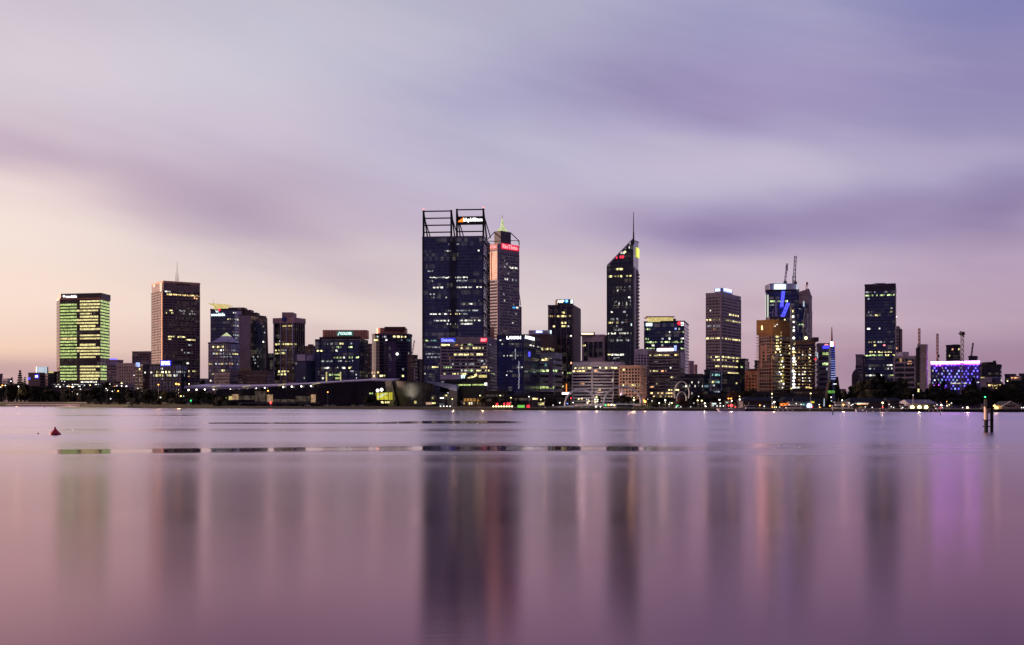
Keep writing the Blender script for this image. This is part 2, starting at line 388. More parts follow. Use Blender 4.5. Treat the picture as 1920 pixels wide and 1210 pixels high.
MB().box(WX(255, 1100), WX(262, 1100), 1099.5, 1100.5, WZ(688, 1100), WZ(680, 1100)).obj('sign_panel', E['bluel'], o)
b = building('apartment_block', 'distant brown block with upright bays just left of the tall brown tower', 'building', corner(248, 281, 286, 1500, 10), 1500, 660, mat('brown_b', (.30, .20, .22)), 'ribbon', fh=3.4, mul=5, mulw=1, proud=.6)
b = building('office_building', 'long pale low office block of small square windows right of the green-lit tower', 'office', corner(219, 250, 262, 1420, 22), 1420, 682, CON_M, 'ribbon', fh=4, mul=4, mulw=1.5, hw=2.0, parapet=3)
b = building('office_building', 'mauve stepped block with a thin blue neon line on its roof edge', 'office', corner(200, 222, 231, 1480, 15), 1480, 676, mat('mauve_b', (.35, .27, .36)), 'ribbon', fh=4, parapet=6)
MB().box(WX(206, 1475), WX(219, 1475), 1474, 1475, b.zt+1, b.zt+2.2).obj('neon_line', E['blue'], b.o)
# far-left low things
b = building('low_building', 'low building with a small blue sign under the white rooftop screen', 'building', corner(53, 75, 84, 1500, 20), 1500, 700, mat('mauve2', (.16, .12, .17)), 'ribbon', fh=4)
panel(b, 0, 66, 73, 702, 710, E['blues']); sign(b, 0, 67, 72, 704, 708, 'NB', E['W'], 1.0)
panel(b, 0, 53, 57, 708, 712, E['blue'])
b = building('low_building', 'beige block with one blank sunlit wall left of the green-lit tower', 'building', corner(76, 90, 97, 1530, 25), 1530, 700, CON_P, 'ribbon', fh=4.5)
o = thing('rooftop_screen', 'big pale rounded screen with a beige side box above the low left roofs', 'screen', (WX(78, 1510), 1510, WZ(702, 1510)))
MB().prism([(WX(67.5, 1510), 1510), (WX(70, 1510), 1508), (WX(84, 1510), 1508), (WX(87, 1510), 1510), (WX(86, 1510), 1514), (WX(68, 1510), 1514)], WZ(700.5, 1510), WZ(688, 1510)).obj('screen_face', E['screen'], o)
MB().box(WX(84.5, 1518), WX(89.5, 1518), 1515, 1520, WZ(702, 1518), WZ(688.5, 1518)).obj('side_box', CON_P, o)
m_ = MB()
for xx in (71, 78, 85): m_.tube((WX(xx, 1512), 1512, G), (WX(xx, 1512), 1512, WZ(700, 1512)), .5)
m_.obj('frame', GREYM, o)
b = building('low_building', 'low flat-roofed block with a lit eave touching the green-lit tower', 'building', corner(90, 101, 107, 1510, 15), 1510, 698, CON_D, 'ribbon', fh=4)
panel(b, 0, 91, 101, 697, 699.5, E['canopy'], 'lit_eave')
b = building('house', 'pale small house at the left edge behind the trees', 'house', corner(4, 14, 22, 1550, 25), 1550, 711, CON_L, 'ribbon', fh=5, parapet=1)
b = building('low_building', 'dark flat-roofed block at the very left edge', 'building', corner(-12, 0, 5, 1580, 20), 1580, 702, BROWN, 'ribbon', fh=4)
# podium and car park in front of the green-lit tower
b = building('car_park', 'low car park with a row of white lights below the green-lit tower', 'car park', corner(98, 190, 212, 1470, 8), 1470, 719, CON_D, 'ribbon', fh=4.5, parapet=1.5)
for yy in (721, 724.5): lit(b, yy, 100, 190, ['dimw', 'white'], .55, (1, 2.5), 1.2, zsnap=False)
b = building('low_building', 'pale flat low roof with white lamps below the mauve stepped block', 'building', corner(212, 244, 256, 1215, 10), 1215, 720.5, CON_M, 'ribbon', fh=5, parapet=1.5)
# glass tower with glowing canopy (back) + rising wing (right)
P = corner(394.5, 440, 454, 1300, 12)
b = building('office_tower', 'dark glass tower with a glowing winged canopy and white lettering with a red dot', 'tower', P, 1300, 580, GL_NAVY, 'glass', fh=3.8, frame=BLACKM, group=OFF)
zc = b.zt; yc = 1312
MB().box(WX(404, yc), WX(422, yc), yc-8, yc+8, zc, WZ(574.5, yc)).obj('canopy_core', E['canopy'], b.o)
MB().poly8([(WX(402, yc), yc-9, WZ(574.5, yc)), (WX(425, yc), yc-9, WZ(574.5, yc)), (WX(425, yc), yc+9, WZ(574.5, yc)), (WX(402, yc), yc+9, WZ(574.5, yc)),
            (WX(394, yc), yc-13, WZ(570.5, yc)), (WX(433, yc), yc-13, WZ(573, yc)), (WX(433, yc), yc+13, WZ(573, yc)), (WX(394, yc), yc+13, WZ(570.5, yc))]).obj('canopy', E['canopy'], b.o)
mast(b, 400, 560, 572, yc, .25)
MB().box(WX(430, yc), WX(460, yc), yc-6, yc+10, zc-.5, WZ(577.5, yc)).obj('roof_plant', CON_P, b.o)
sign(b, 0, 395.5, 422, 587, 593, 'woodside', E['Wc'], .5, .04)
f = b.faces[0]; MB().ball(f.w(f.s_at(411.5), .6, WZ(582, 1310)), 1.6).obj('emblem_dot', E['red'], b.o)
MB().path([f.w(f.s_at(405), .6, WZ(583, 1310)), f.w(f.s_at(406), .6, WZ(586, 1310)), f.w(f.s_at(408.5), .6, WZ(586, 1310)), f.w(f.s_at(409), .6, WZ(583.5, 1310))], .45).obj('emblem', E['Wc'], b.o)
dots(b, [(438, 588), (442, 589), (454, 589)], 'white', .9)
lit(b, 597, 426, 452, ['white', 'yel'], .8, (1.5, 4)); lit(b, 613, 436, 444, 'dimw', 1); lit(b, 613, 445, 452, 'white', 1, (5, 7)); lit(b, 628.5, 437, 451, 'dimw', .8); lit(b, 635, 438, 446, 'dimw', 1)
lit(b, 644, 448, 454, 'yel', 1)
P = corner(448, 471, 499, 1240, 20)
b = building('office_tower', 'lilac and dark tower with stepped shoulders and a battered right edge', 'tower', P, 1240, 591, GL_DARK, 'glass', fh=3.6, frame=BLACKM, group=OFF)
f = b.faces[0]; MB().fb(f, f.s_at(449), f.s_at(470), WZ(690, 1240), WZ(592, 1240), 0, .5).obj('lilac_bay', GL_LILAC, b.o)
f = b.faces[1]; MB().fb(f, f.s_at(478), f.s_at(492), WZ(662, 1240), WZ(601, 1240), 0, .4).obj('blue_bay', GL_BLUE, b.o)
for x0, x1, yt in ((455, 461, 578.5), (459, 473, 582), (472, 484, 587)):
    MB().box(WX(x0, 1262), WX(x1, 1262), 1256, 1270, b.zt-3, WZ(yt, 1262)).obj('stepped_roof', BROWN, b.o)
Rr = Vector(P[2]); Bk = Vector(P[3])
MB().poly8([(Rr.x-.5, Rr.y, G), (WX(505, Rr.y), Rr.y+2, G), (WX(505, Rr.y)-3, Bk.y, G), (Rr.x-4, Bk.y, G), (Rr.x-.5, Rr.y, b.zt-1), (WX(500.5, Rr.y), Rr.y+2, b.zt-1), (WX(500, Rr.y)-3, Bk.y, b.zt-1), (Rr.x-4, Bk.y, b.zt-1)]).obj('battered_wall', BROWN, b.o)
lit(b, 620, 481, 488, 'yel', 1, (4, 6)); lit(b, 639, 485, 489, 'white', 1); lit(b, 639, 492, 496, 'white', 1); dots(b, [(475, 668), (471, 598), (484, 685)], 'dimw', 1)
scatter(b, 10, 474, 497, 600, 690, ('dimw',))
for yy in (706, 710.5, 715, 719.5): MB().fb(b.faces[0], b.faces[0].s_at(453), b.faces[0].s_at(455.5), WZ(yy+1.6, 1240), WZ(yy-1, 1240), 0, .7).obj('lit_window', E['yel'], b.o)
# pyramid-roofed block
P = corner(390.5, 428, 449, 1180, 19)
b = building('office_tower', 'blue glass block under a pale lit pyramid roof, in front of the canopy tower', 'tower', P, 1180, 643, GL_NAVY, 'glass', fh=3.7, frame=CON_D, group=OFF)
yy = 1196; bx0, bx1 = WX(402, yy), WX(446, yy); q = (WX(425, yy), yy, WZ(624.5, yy))
m_ = MB(); m_.v = [(bx0, yy-13, b.zt+.5), (bx1, yy-13, b.zt+.5), (bx1, yy+14, b.zt+.5), (bx0, yy+14, b.zt+.5), q]; m_.f = [(0, 1, 4), (1, 2, 4), (2, 3, 4), (3, 0, 4), (3, 2, 1, 0)]
m_.obj('pyramid_roof', LAVM, b.o)
zc = WZ(631, yy); k = (q[2]-zc)/(q[2]-b.zt); m_ = MB(); m_.v = [(q[0]+(x-q[0])*k*1.06, q[1]+(y2-q[1])*k*1.06, zc) for x, y2 in ((bx0, yy-13), (bx1, yy-13), (bx1, yy+14), (bx0, yy+14))]+[(q[0], q[1], q[2]+.6)]
m_.f = [(0, 1, 4), (1, 2, 4), (2, 3, 4), (3, 0, 4), (3, 2, 1, 0)]; m_.obj('lit_apex', E['crown'], b.o)
fins(b, 0, [396.5, 399, 409, 420], 644, 722, LAVM, .45, .5); fins(b, 1, [429, 432], 644, 700, LAVM, .4, .5)
lit(b, 645, 398, 424, ['gold', 'yel'], .9); lit(b, 654, 409, 420, 'white', 1); lit(b, 660, 399, 446, ['dimw', 'yel'], .8); lit(b, 654, 432, 440, 'dimw', 1)
lit(b, 680, 392, 447, ['warm', 'orange', 'yel', 'dimw'], .85, (1.5, 5)); lit(b, 671, 414, 437, 'dimw', .4); lit(b, 696, 416, 421, 'yel', 1); lit(b, 699.5, 395, 428, ['white', 'yel'], .8, (1.5, 4)); lit(b, 711, 394, 397, 'white', 1)
b = building('office_building', 'low striped block at the foot of the pyramid-roofed block', 'office', corner(402, 431, 446, 1090, 25), 1090, 700.5, mat('mauve3', (.24, .18, .26)), 'ribbon', fh=3.2, hw=1.5, sill=.6, parapet=.8, proud=.8)
b = building('office_building', 'dark podium block behind the striped one, plain walled', 'office', corner(430, 500, 512, 1150, 20), 1150, 697, BROWN, 'ribbon', fh=3.6)
b = building('low_building', 'far small building in the gap right of the tall brown tower', 'building', corner(374, 384, 391, 1600, 20), 1600, 711, CON_M, 'ribbon', fh=4)
# white-finned tower
P = corner(512.5, 551, 572, 1250, 24)
b = building('office_tower', 'dark tower with tall white fins and a beige crown band', 'tower', P, 1250, 604.5, GL_BLACK, 'glass', fh=3.5, frame=BROWN, group=OFF)
Cn = Vector(P[1]); cent = sum((Vector(p) for p in P), Vector((0, 0)))/4
MB().prism([tuple(cent+(Vector(p)-cent)*1.04) for p in P], b.zt-.5, WZ(595.5, 1250)).obj('crown_band', mat('crown_pink', (.62, .40, .40)), b.o)
MB().box(WX(533, 1275), WX(553, 1275), 1262, 1285, WZ(596, 1262), WZ(587.5, 1275)).obj('roof_plant', CON_P, b.o)
fins(b, 0, [514.5, 527, 538.5], 604, 722, LAVM, .8, 1.4); fins(b, 0, [549.5], 604, 678, LAVM, .8, 1.4); fins(b, 1, [554, 558, 562, 566, 570], 604, 720, BROWN, .7, 1)
MB().tube(b.faces[0].w(b.faces[0].s_at(534), .7, WZ(600, 1265)), b.faces[0].w(b.faces[0].s_at(534), 1.6, WZ(600, 1265)), 3.0, n=14).obj('round_logo', mat('logo_blue', (.03, .06, .35)), b.o)
lit(b, 605.5, 530, 549, 'canopy', .9); dots(b, [(523, 634.6), (525, 639), (538, 669)], 'white', 1); lit(b, 644, 517, 556, ['gold', 'yel'], .95, (4, 10)); lit(b, 655, 513, 539, ['yel', 'dimw'], .9, (3, 8)); lit(b, 660, 516, 539, ['yel'], .8)
lit(b, 694, 522, 542, 'yel', .7); lit(b, 699, 532, 538, 'yel', 1); lit(b, 704, 521, 536, 'yel', .9, (3, 5)); scatter(b, 5, 514, 550, 610, 690, ('dimw',))
P = corner(553.5, 574, 591, 1130, 19)
b = building('office_building', 'ribbed blue block with a pale lavender top band right of the white-finned tower', 'office', P, 1130, 665.5, mat('rib_blue', (.05, .06, .18), .5), 'ribbon', fh=60, mul=2.2, mulw=.8, proud=.5, parapet=7, frame=mat('rib_blue2', (.06, .07, .22), .5))
for i in (0, 1):
    f = b.faces[i]; MB().fb(f, 3 if i == 0 else .5, f.L-.5, WZ(676.5, 1130), b.zt+.3, 0, 1.2).obj('top_band', LAVM, b.o)
dots(b, [(556, 681), (571, 709), (549, 681)], 'white', 1)
b = building('office_building', 'plain dark block rising behind the ribbed blue one', 'office', corner(570, 584, 593, 1330, 25), 1330, 650, BROWN, 'ribbon', fh=3.8)
MB().box(WX(578, 1340), WX(586, 1340), 1338, 1350, b.zt, WZ(646, 1340)).obj('roof_plant', BROWN, b.o)
b = building('office_building', 'black low-rise filling the gap behind the white-finned tower', 'office', corner(498, 514, 522, 1340, 25), 1340, 664, GL_BLACK, 'glass')
# blue glass block with orange screen
P = corner(591, 674, 690, 1130, 11)
b = building('office_tower', 'wide blue glass block with an orange slatted roof screen and green sign', 'office', P, 1130, 637, GL_NAVY, 'glass', fh=3.6, mul=6, mulw=.25, frame=NAVYM, group=OFF)
f = b.faces[0]
MB().fb(f, f.s_at(600), f.s_at(676), WZ(636.5, 1130), WZ(631.5, 1130), -3, 1.6).obj('roof_beam', BLACKM, b.o)
for a, c in ((604, 624), (626, 651), (653, 677)): MB().fb(f, f.s_at(a), f.s_at(c), WZ(637.6, 1130), WZ(636, 1130), .1, 1.2).obj('light_rail', WHITEM, b.o)
scr = MB(); scr.box(WX(605, 1150), WX(688, 1150), 1150, 1166, WZ(631, 1130)-1, WZ(619, 1150)); scr.obj('roof_screen', mat('screen_orange', (.80, .36, .26)), b.o)
fn = MB()
for i in range(15): xx = 607+i*5.5; fn.box(WX(xx, 1149), WX(xx+3, 1149), 1149, 1149.9, WZ(630, 1149), WZ(621, 1149))
fn.obj('screen_slats', CON_O, b.o)
MB().box(WX(632, 1146), WX(661, 1146), 1146, 1147.4, WZ(630, 1146), WZ(621, 1146)).obj('sign_panel', E['tealp'], b.o)
ff = Face((WX(600, 1146), 1146), (WX(690, 1146), 1146)); text_mesh('GOLDER', 'sign_lettering', E['Wc'], b.o, ff, 638, 660, 623, 628, d=.1, off=.03)
MB().path([(WX(633.5, 1145.8), 1145.8, WZ(629, 1146)), (WX(637, 1145.8), 1145.8, WZ(622.5, 1146))], .4).obj('emblem', E['Wc'], b.o)
fins(b, 0, [600, 626, 652], 632, 716, NAVYM, .6, .9); fins(b, 0, [612.5, 638.8], 698, 716, E['canopy'], .9, 1.3, 'lit_column')
for (yy, x0, x1, c, dn) in [(642, 637, 644, 'yel', 1), (654, 631, 640, 'green', 1), (654, 653, 661, 'green', 1), (660, 594, 608, 'yel', .9), (660, 629, 633, 'white', 1), (672, 626, 640, 'green', 1), (672, 642, 650, 'white', .8), (672, 653, 662, 'green', 1), (672, 667, 678, 'green', .8),
        (678, 602, 623, 'dimw', .7), (678, 632, 662, 'dimw', .7), (677.6, 647.5, 651, 'white', 1), (689.6, 604, 617, 'white', .8), (689.6, 632, 635, 'white', 1), (689.6, 641, 651, 'white', .8), (689.6, 653, 660, 'yel', 1), (695, 657, 663, 'dimw', 1),
        (701.6, 615, 624, 'green', 1), (701.6, 626, 637, 'lime', 1), (707, 604, 607, 'white', 1), (707, 629, 637, 'lime', 1), (701.6, 667, 669, 'white', 1), (707, 667, 669, 'white', 1), (640, 606, 672, 'dimw', .25), (660, 612, 625, 'dimw', .6)]: lit(b, yy, x0, x1, c, dn, (2, 7))
b = building('office_building', 'narrow black block between the orange-screened block and the round-cornered tower', 'office', corner(684, 694, 702, 1280, 28), 1280, 646, BROWN, 'ribbon', fh=3.7)
# round-cornered tower
def rc(x0, x1, D, dep, k=5, r=14):
    X0, X1 = WX(x0, D+dep*.3), WX(x1, D+dep*.3); pts = []
    for cx, cy, a0 in ((X0+r, D+dep-r, 90), (X0+r, D+r, 180), (X1-r, D+r, 270), (X1-r, D+dep-r, 0)):
        for i in range(k+1): a = math.radians(a0+90*i/k); pts.append((cx+r*math.cos(a), cy+r*math.sin(a)))
    return pts
b = building('office_tower', 'squat tower with rounded corners and a copper roof housing', 'tower', rc(697, 770, 1160, 40), 1160, 627, mat('smoky_glass', (.03, .032, .075), .6, spec=.25), 'glass', fh=3.5, frame=mat('violet_frame', (.16, .10, .17)), group=OFF, parapet=1)
MB().prism(rc(706, 762, 1166, 28, 4, 8), b.zt, WZ(615, 1166)).obj('roof_plant', COPPER, b.o)
MB().box(WX(721, 1165), WX(759, 1165), 1164.5, 1180, WZ(621, 1165), WZ(613, 1165)).obj('roof_housing', mat('dk_copper', (.12, .05, .05)), b.o)
m_ = MB()
for i in range(22): yy = 640+i*3.6; m_.box(WX(720, 1159), WX(726, 1159), 1157.5, 1161, WZ(yy+1.2, 1159), WZ(yy, 1159))
m_.obj('balcony_stack', CON_M, b.o)
MB().box(WX(727, 1159), WX(743, 1159), 1158.6, 1161, WZ(716, 1159), WZ(640, 1159)).obj('lilac_bay', glassmat('violet_glass', (.14, .09, .20)), b.o)
for (yy, x0, x1, c, dn) in [(630, 703, 725, 'dimw', .7), (630, 731, 761, 'gold', .95), (636.5, 702, 713, 'gold', 1), (636.5, 723, 726, 'white', 1), (636.5, 743, 754, 'dimw', .7), (636.5, 762, 769, 'teal', 1), (647, 751, 760, 'yel', .9), (660, 763, 766, 'white', 1), (701, 697, 711, 'warm', .7), (706, 700, 757, 'gold', .85), (695, 754, 757, 'dimw', 1)]: lit(b, yy, x0, x1, c, dn, (1.5, 5), thick=.5)
MB().ball((WX(744.6, 1157), 1157.5, WZ(664, 1157)), 1.5).obj('lit_window', E['W'], b.o)
b = building('office_building', 'dark mid-rise right of the round-cornered tower, stepping down', 'office', corner(764, 776, 783, 1120, 20), 1120, 667, BROWN, 'ribbon', fh=3.7)
fins(b, 0, [777.5], 690, 714, LAVM, .8, .6)
b = building('office_building', 'black lowest step just left of the twin-framed tower', 'office', corner(776, 786, 792, 1180, 20), 1180, 675, BROWN, 'ribbon', fh=3.7)
for xx, yt in ((783, 670), (786, 672), (789, 668)): mast(b, xx, yt, 675, 1185, .25)
# ---- tallest, twin-framed
P = corner(792, 907, 915.5, 1090, 5)
b = building('office_tower', 'tallest dark navy tower topped by two open steel frames', 'tower', P, 1090, 444, GL_NAVY, 'glass', fh=3.35, frame=mat('ink_spandrel', (.15, .16, .27), .5), group=OFF, proud=.2)
f0, f1 = b.faces[0], b.faces[1]
MB().fb(f0, f0.s_at(845.6), f0.s_at(854), G+25, b.zt-1, -.4, .22).obj('recessed_slot', GL_BLACK, b.o)
fins(b, 0, [843.4, 855.4, 905.6], 444, 745, NAVYM, .9, .9); fins(b, 0, [793.2], 444, 745, BLACKM, 1.4, 1.2)
st = MB()
for i in range(10):
    z = WZ(452+i*27, 1090); st.fb(f1, .3, f1.L-.3, z-.5, z+.5, -.3, 1.2)
    st.tube(f1.w(.5, .9, z), f1.w(f1.L-.5, .9, z-14), .45)
st.tube(f1.w(f1.L-.6, 1, G), f1.w(f1.L-.6, 1, b.zt), .9); st.obj('side_bracing', BLACKM, b.o)
for (a, c, yt) in ((794, 846, 393), (856.5, 908, 391)):
    s0, s1 = f0.s_at(a), f0.s_at(c) if c < 907 else f0.L-.4; zt = WZ(yt, 1090); m_ = MB(); zb = b.zt-1; dpt = 13.0
    for s in (s0, s1):
        m_.tube(f0.w(s, -.8, zb), f0.w(s, -.8, zt), 1.4, n=4); m_.tube(f0.w(s+.5, -26, zb), f0.w(s, -1.2, zt-.5), 1.0, n=4)
        m_.tube(f0.w(s+3.5, -2, zb), f0.w(s+.6, -12, zb+(zt-zb)*.55), .6, n=4); m_.tube(f0.w(s+7, -3, zb), f0.w(s+.2, -1, zt-6), .75, n=4)
    fr = m_.obj('roof_frame', BLACKM, b.o)
    r = MB()
    for i in range(4):
        z = zt-.9-i*(zt-zb)/4.0; r.tube(f0.w(s0, -.8, z), f0.w(s1, -.8, z), .8, n=4)
    r.obj('frame_rails', BLACKM, b.o)
    MB().ball(f0.w(s0 if a < 800 else s1, -.8, zt+1.2), .9).obj('beacon', E['redtext'], b.o)
MB().fb(f0, f0.s_at(858.5), f0.L-1.2, WZ(420, 1090), WZ(406, 1090), -1.5, -.2).obj('sign_panel', BLACKM, b.o)
text_mesh('bhpbilliton', 'sign_lettering', E['W'], b.o, f0, 869, 904.5, 408.5, 417.5, d=.2, off=.035)
m_ = MB()
for i, (xa, xb, h) in enumerate(((859, 862, 2.2), (862.3, 865, 3.6), (865.3, 868.3, 4.6))):
    z = WZ(416, 1090); sa, sb = f0.s_at(xa), f0.s_at(xb); m_.poly8([f0.w(sa, .4, z), f0.w(sb, .4, z), f0.w(sb, 0, z), f0.w(sa, 0, z), f0.w(sa+.9, .4, z+h*.8), f0.w(sb+.7, .4, z+h), f0.w(sb+.7, 0, z+h), f0.w(sa+.9, 0, z+h*.8)])
m_.obj('emblem', E['orangel'], b.o)
for (yy, x0, x1, c, dn) in [(460, 841, 863, 'dimw', .6), (468, 834, 836, 'white', 1), (468, 896, 899, 'white', 1), (473, 838, 852, 'white', .6), (510, 802, 812, 'dimw', .7), (517, 805, 868, 'dimw', .6), (517, 840, 868, 'white', .5), (523, 806, 877, 'white', .5), (529, 806, 812, 'dimw', 1), (529, 856, 877, 'dimw', .8),
        (541.6, 804, 840, 'white', .5), (541.6, 856, 903, 'white', .7), (554, 806, 822, 'dimw', .7), (560, 801, 820, 'dimw', .5), (560, 836, 838, 'white', 1), (566, 897, 899, 'dimw', 1), (572, 864, 888, 'white', .8), (585, 836, 862, 'dimw', .5), (585, 864, 903, 'dimw', .7), (591.6, 806, 840, 'white', .5), (591.6, 844, 862, 'gold', .9), (591.6, 864, 878, 'dimw', .8),
        (598, 818, 842, 'white', .6), (598, 862, 902, 'white', .6), (604, 804, 820, 'dimw', .6), (604, 828, 842, 'white', .7), (604, 864, 894, 'white', .6), (610, 838, 855, 'white', .5), (610, 864, 888, 'white', .8), (636, 792, 804, 'green', 1), (636, 807, 818, 'teal', .6), (648, 809, 826, 'dimw', .7), (654, 798, 826, 'dimw', .9), (661, 796, 826, 'dimw', .9), (667, 800, 826, 'dimw', .9), (686, 804, 822, 'yel', .3), (698, 796, 799, 'white', 1)]:
    lit(b, yy, x0, x1, c, min(1, dn+.25), (5, 15), 1.4, gap=(.6, 2.4))
# mid-rise in front of it with blue and red signs
P = corner(826, 914, 934, 990, 9)
bd = b = building('office_building', 'grey gridded office with a blue sign and a red sign along its roof band', 'office', P, 990, 633.5, mat('mauve_grey', (.38, .30, .37)), 'ribbon', fh=2.95, mul=6.2, mulw=.35, hw=1.6, sill=.8, proud=.35, parapet=5, frame=mat('mauve_grey2', (.42, .35, .45)))
f = b.faces[0]
panel(b, 0, 827, 853.5, 634.5, 641.5, E['blues']); sign(b, 0, 828.5, 850.5, 635.3, 640.8, 'Deloitte', d=.8, off=.01, m=emis('pale_blue_letters', (.45, .5, 1), 1.6)); MB().ball(f.w(f.s_at(852), .9, WZ(640.5, 990)), .55).obj('emblem', E['greens'], b.o)
panel(b, 0, 901, 913.5, 633.8, 641.8, E['redl']); sign(b, 0, 902, 912.5, 635.2, 640.4, 'BIF', E['redtext'], .8, .04)
for (yy, x0, x1, c, dn) in [(645, 826, 843, 'gold', .95), (645, 853, 863, 'orange', 1), (645, 864, 868, 'yel', 1), (645, 871, 887, 'green', .9), (651, 863, 879, 'gold', 1), (651, 881, 912, 'yel', .75), (656.5, 905, 911, 'red', .6), (663, 840, 842, 'white', 1), (663, 851, 890, 'yel', .8), (663, 892, 906, 'gold', 1), (669, 842, 851, 'orange', 1), (675, 826, 915, 'dimw', .35), (681, 840, 912, 'dimw', .3),
        (687, 832, 847, 'green', .9), (687, 873, 878, 'orange', .8), (687, 902, 918, 'warm', .9), (693, 865, 878, 'white', .8), (693, 878, 888, 'green', 1), (693, 893, 918, 'yel', .9), (699, 832, 836, 'yel', 1), (699, 844, 855, 'gold', .9), (699, 858, 877, 'yel', .95), (674, 907, 914, 'dimw', .8)]: lit(b, yy, x0, x1, c, dn, (2, 6))
panel(b, 0, 828, 864, 702.5, 711, LAVM, 'grey_panel', .2, .7); panel(b, 0, 862, 918, 702.5, 712, BLACKM, 'dark_panel', .1, .6)
sign(b, 0, 865, 874, 703.5, 709.5, 'EY', E['Wc'], 1.0, .06)
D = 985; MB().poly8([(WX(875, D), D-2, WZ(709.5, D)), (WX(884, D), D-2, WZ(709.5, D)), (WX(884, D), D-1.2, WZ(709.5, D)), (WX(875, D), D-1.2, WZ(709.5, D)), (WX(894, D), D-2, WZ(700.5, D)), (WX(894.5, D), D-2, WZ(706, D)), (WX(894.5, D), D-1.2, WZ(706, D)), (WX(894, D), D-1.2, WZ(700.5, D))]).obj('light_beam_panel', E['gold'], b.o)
panel(b, 0, 898, 913, 703.3, 708.3, E['canopy'], 'lit_panel', .65, .9)
panel(b, 0, 826, 914, 712.6, 714, NAVYM, 'canopy_edge', -1, 2.2); panel(b, 0, 826, 913, 714.2, 751, BLACKM, 'podium_wall', .2, .9)
panel(b, 0, 859, 883, 720.8, 723.4, E['lime'], 'lit_window', .95, 1.15); panel(b, 0, 886, 909, 720.5, 723, E['lime'], 'lit_window', .95, 1.15); panel(b, 0, 909, 913.4, 718, 723, E['W'], 'lit_window', .95, 1.2); panel(b, 0, 808+20, 834, 715.4, 717.4, E['dimw'], 'lit_window', .95, 1.2)
for yy in (645, 656, 668, 687, 699, 711, 723, 736): lit(b, yy, 917, 927, random.choice(['dimw', 'green', 'dimw']), .7, (2, 4), zsnap=False, h=1.0)
# tower with pinkish left side and lantern
P = corner(911, 935, 973.5, 1260, 42)
b = building('office_tower', 'stepped tower with a red roof sign, lit spired lantern and a peach sunlit side', 'tower', P, 1260, 458, mat('slate_clad', (.30, .25, .33), .6), 'ribbon', fh=3.6, mul=19, mulw=.7, hw=1.9, sill=.7, proud=.35, group=OFF, parapet=9, nowin_below=20, frame=mat('slate_band', (.48, .39, .48), .6))
f0, f1 = b.faces[0], b.faces[1]
MB().fb(f0, f0.s_at(913), f0.s_at(934), WZ(524, 1260), WZ(471, 1260), 0, .8).obj('pale_bay', mat('sunlit_glass', (.95, .88, .80), .35, .1), b.o)  # sunset light on the upper face, put into a paler bay colour
m_ = MB()
for i in range(14): z = WZ(474+i*3.7, 1260); m_.fb(f0, f0.s_at(913), f0.s_at(934), z-.55, z+.35, .7, 1.0)
m_.fb(f0, f0.s_at(921.5), f0.s_at(922.3), WZ(524, 1260), WZ(471, 1260), .7, 1.2); m_.obj('bay_bands', COPPER, b.o)
panel(b, 0, 912, 934.5, 458.5, 469.5, mat('red_pink_panel', (.75, .35, .33)), 'sign_band', .2, .7)
sign(b, 0, 917, 932, 460.5, 466, 'RioTinto', E['redtext'], .9, .02)
panel(b, 1, 939.5, 971.5, 458.6, 469, E['redl'], 'sign_panel', .3, .9); sign(b, 1, 941, 969, 460, 467.5, 'RioTinto', E['redtext'], 1.2, .03)
cc = sum((Vector(p) for p in P), Vector((0, 0)))/4; zt = b.zt
core = [tuple(cc+(Vector(p)-cc)*.50) for p in P]; zk = WZ(435, 1280)
MB().prism(core, zt-.2, zk).obj('core_tower', mat('slate2', (.08, .07, .11), .5), b.o)
lx, ly = WX(942, cc.y), cc.y; pw = PXM(cc.y)
MB().lathe((lx, ly, zk), [(10.5*pw, 0), (10*pw, 1.5), (4*pw, 5.5), (2.9*pw, 8), (2.2*pw, 12), (.5*pw, 17)], 10).obj('lantern', E['crown'], b.o)
MB().tube((lx, ly, zk+16), (lx, ly, WZ(403, cc.y)), .5, .12).obj('spire', LAVM, b.o)
m_ = MB()
for (Q, xx) in ((Vector(P[0]), None), (Vector(P[2]), None)):
    K = cc+(Q-cc)*.5; e = cc+(Q-cc)*.985
    m_.tube((K.x, K.y, zk-1), (e.x, e.y, WZ(452, Q.y)), .55); m_.tube((K.x, K.y, WZ(452, Q.y)), (e.x, e.y, WZ(452, Q.y)), .4); m_.tube((e.x, e.y, zt), (e.x, e.y, WZ(452, Q.y)+.5), .7)
m_.obj('roof_trusses', NAVYM, b.o)
fins(b, 1, [936, 972.6], 458, 640, LAVM, .6, .6); fins(b, 0, [933.6], 458, 640, CON_M, .8, 1.1)
MB().fb(f1, f1.L, f1.L+5.5, G, WZ(575, 1290), -22, -1).obj('side_wing', mat('wing_m', (.20, .15, .2)), b.o)
MB().tube(f1.w(f1.L+.5, -1, WZ(546, 1290)), f1.w(f1.L+5, -2, WZ(573, 1290)), .5).obj('wing_strut', LAVM, b.o)
for (yy, x0, x1, c, dn) in [(498, 940, 947, 'dimw', .8), (498, 954, 970, 'white', .8), (524, 946, 953, 'white', 1), (524, 956, 972, 'dimw', .7), (541, 938, 971, 'dimw', .4), (561, 945, 947, 'white', 1), (573, 961, 966, 'cyan', 1), (573, 968, 971, 'white', 1), (584, 966, 969, 'dimw', 1), (605, 960, 962, 'white', 1), (528, 925, 940, 'dimw', .5)]: lit(b, yy, x0, x1, c, dn, (1.5, 4), thick=.5)
scatter(b, 6, 940, 970, 480, 620, ('dimw',))
m_ = MB(); D = 1225
m_.box(WX(913, D), WX(926.5, D), D, D+10, G, WZ(613, D)); m_.obj('pale_annex', mat('sunlit_glass2', (.7, .42, .32), .4), b.o)
